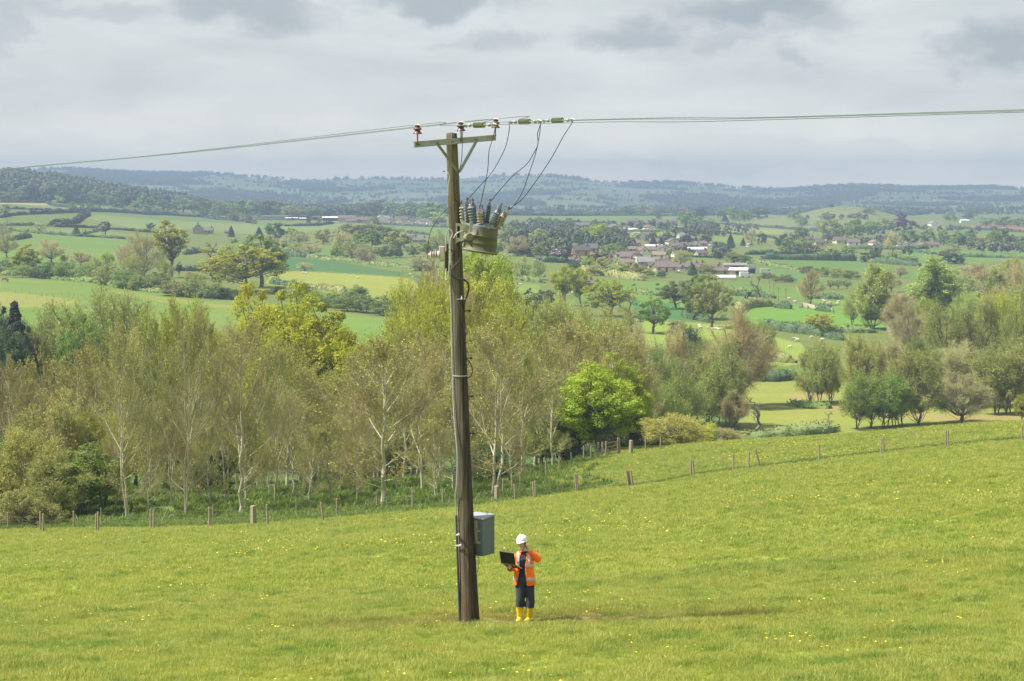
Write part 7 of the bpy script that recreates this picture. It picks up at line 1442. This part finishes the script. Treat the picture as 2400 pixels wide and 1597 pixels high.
    q = elL.lerp(wrL, .62); dd = (wrL - elL).normalized(); m = MB(); m.tube([q - dd * .024, q + dd * .024], .0735, n=18, caps=False); m.build('reflective_band', rf, rt, True)
    m = MB(); q = elL.lerp(wrL, .93); m.tube([q - dd * .03, q + dd * .03], [.048, .044], n=14); m.build('cuff', navy, rt, True)
    # laptop (held, so a thing of its own)
    lp = empty('laptop', PB0 + V3((-.34, -.30, 1.30))); tag(lp, 'open black and silver laptop balanced on the worker\'s hand', 'laptop')
    o0 = V3((-.34, -.30, 1.30)); hl, hr_ = V3((-.495, -.30, 1.325)), V3((-.180, -.33, 1.285)); tl, tr_ = V3((-.530, -.37, 1.598)), V3((-.212, -.40, 1.555))
    bl, br = hl + V3((.125, .20, -.125)), hr_ + V3((.125, .20, -.125))
    def slab(c4_, th, name, mt, par):
        nrm = (c4_[1] - c4_[0]).cross(c4_[3] - c4_[0]).normalized() * th; m = MB(); m.add([p - o0 for p in c4_] + [p - o0 + nrm for p in c4_], [(0, 1, 2, 3), (4, 7, 6, 5), (0, 4, 5, 1), (1, 5, 6, 2), (2, 6, 7, 3), (3, 7, 4, 0)]); return m.build(name, mt, par, bevel=.003)
    sil = mat('silver_plastic', (.55, .54, .54), .4, metal=.3); blk = mat('black_plastic', (.022, .021, .02), .45)
    scn = slab([hl, hr_, tr_, tl], .012, 'screen_lid', sil, lp)
    ins = lambda A, B, C_, D_, k: [p + ((A + B + C_ + D_) / 4 - p) * k for p in (A, B, C_, D_)]
    n_ = (hr_ - hl).cross(tl - hl).normalized(); f_ = -.003 if n_.y > 0 else .0145
    q4 = [p + n_ * f_ for p in ins(hl, hr_, tr_, tl, .05)]; slab(q4, .002, 'lid_panel', blk, lp)
    slab([p - n_ * (.012 if n_.y < 0 else -.024) for p in ins(hl, hr_, tr_, tl, .08)], .002, 'screen', mat('laptop_screen', (.05, .07, .1), .2), lp)
    bs = slab([hl, hr_, br, bl], .022, 'base', sil, lp); n2 = (hr_ - hl).cross(bl - hl).normalized(); sg = 1 if n2.z < 0 else -1
    slab([p + n2 * (-.003 if n2.z > 0 else .024) for p in ins(hl, hr_, br, bl, .06)], .002, 'bottom_panel', blk, bs); slab([p + n2 * (.023 if n2.z > 0 else -.003) for p in ins(hl, hr_, br, bl, .12)], .002, 'keyboard', blk, bs)
    m = MB(); m.tube([hl - o0, hr_ - o0], .012, n=10); m.build('hinge', sil, lp, True)
    c_ = (hl + hr_ + tr_ + tl) / 4 + n_ * (f_ - .002 if n_.y > 0 else f_ + .003) - o0; m = MB(); m.tube([c_, c_ + n_ * .001], .014, n=20); m.build('badge', mat('dark_badge', (.06, .06, .06), .3), lp)
    ph = empty('mobile_phone', PB0 + V3((.025, -.10, 1.64))); tag(ph, 'black mobile phone held to the worker\'s ear', 'phone')
    m = MB(); rot = Euler((R(14), R(-24), R(12))).to_matrix(); m.box((0, 0, 0), (.010, .066, .13), rot); m.build('case', blk, ph, bevel=.004); m = MB(); m.box(rot @ V3((-.0062, 0, .0)), (.0015, .058, .115), rot); m.build('screen', M['glass'], ph)
make_person()
# ------------------------------------------------------------------ unique wording, then the air
ORD = ['first', 'second', 'third', 'fourth', 'fifth', 'sixth', 'seventh', 'eighth', 'ninth', 'tenth', 'eleventh', 'twelfth', 'thirteenth', 'fourteenth', 'fifteenth', 'sixteenth', 'seventeenth', 'eighteenth', 'nineteenth', 'twentieth']
def ordn(k):
    if k < 20: return ORD[k]
    t = ['', '', 'twenty', 'thirty', 'forty', 'fifty'][(k + 1) // 10]; u = (k + 1) % 10
    return t + '-' + ORD[u - 1] if u else {'twenty': 'twentieth', 'thirty': 'thirtieth', 'forty': 'fortieth', 'fifty': 'fiftieth'}[t]
def finish_labels():
    for o in TOP:
        if len(o.get('label', '').split()) > 10: o['label'] = o['label'].replace('gable-fronted ', 'gabled ').replace(' tiled roof', ' roof').replace('orange-red', 'orange').replace('purplish-brown', 'brown')
    d = {}
    for o in TOP:
        if o.get('kind') in ('structure', 'stuff'): continue
        d.setdefault(o.get('label'), []).append(o)
    for lab, os_ in d.items():
        if len(os_) < 2 or lab is None: continue
        os_.sort(key=lambda o: o.location.x / max(o.location.y, 1))
        for k, o in enumerate(os_):
            o['label'] = '%s, %s from left' % (lab, ordn(k))
            if len(o['label'].split()) > 16: print('LONG', o['label'])
            if not o.get('group'): o['group'] = lab
finish_labels()
def haze():
    zt = max(max(h1(u * d, d) for u in np.linspace(-.9, .9, 60)) for d in (2600, 5600, 6300, 6500, 6700, 7500, 6900)) + 22
    mb = MB(); mb.box((0, 3480, (zt - 100) / 2), (13400, 7200, zt + 100)); print('haze top', zt)
    m = bpy.data.materials.new('haze'); m.use_nodes = True; t = m.node_tree; t.nodes.clear()
    o = N(t, 'ShaderNodeOutputMaterial'); v = N(t, 'ShaderNodeVolumePrincipled', inp={'Color': (.305, .42, .585, 1), 'Density': HAZE})
    L(t, v, 0, o, 'Volume'); pass
    h = mb.build('haze', m); h['kind'] = 'stuff'; h['label'] = 'thin blue haze over the far valley and ridge'
HAZE = 2.4e-4
haze()
try:
    sc.cycles.use_denoising = True; sc.cycles.volume_bounces = 0; sc.cycles.max_bounces = 6; sc.cycles.transparent_max_bounces = 8
except Exception as e: print(e)
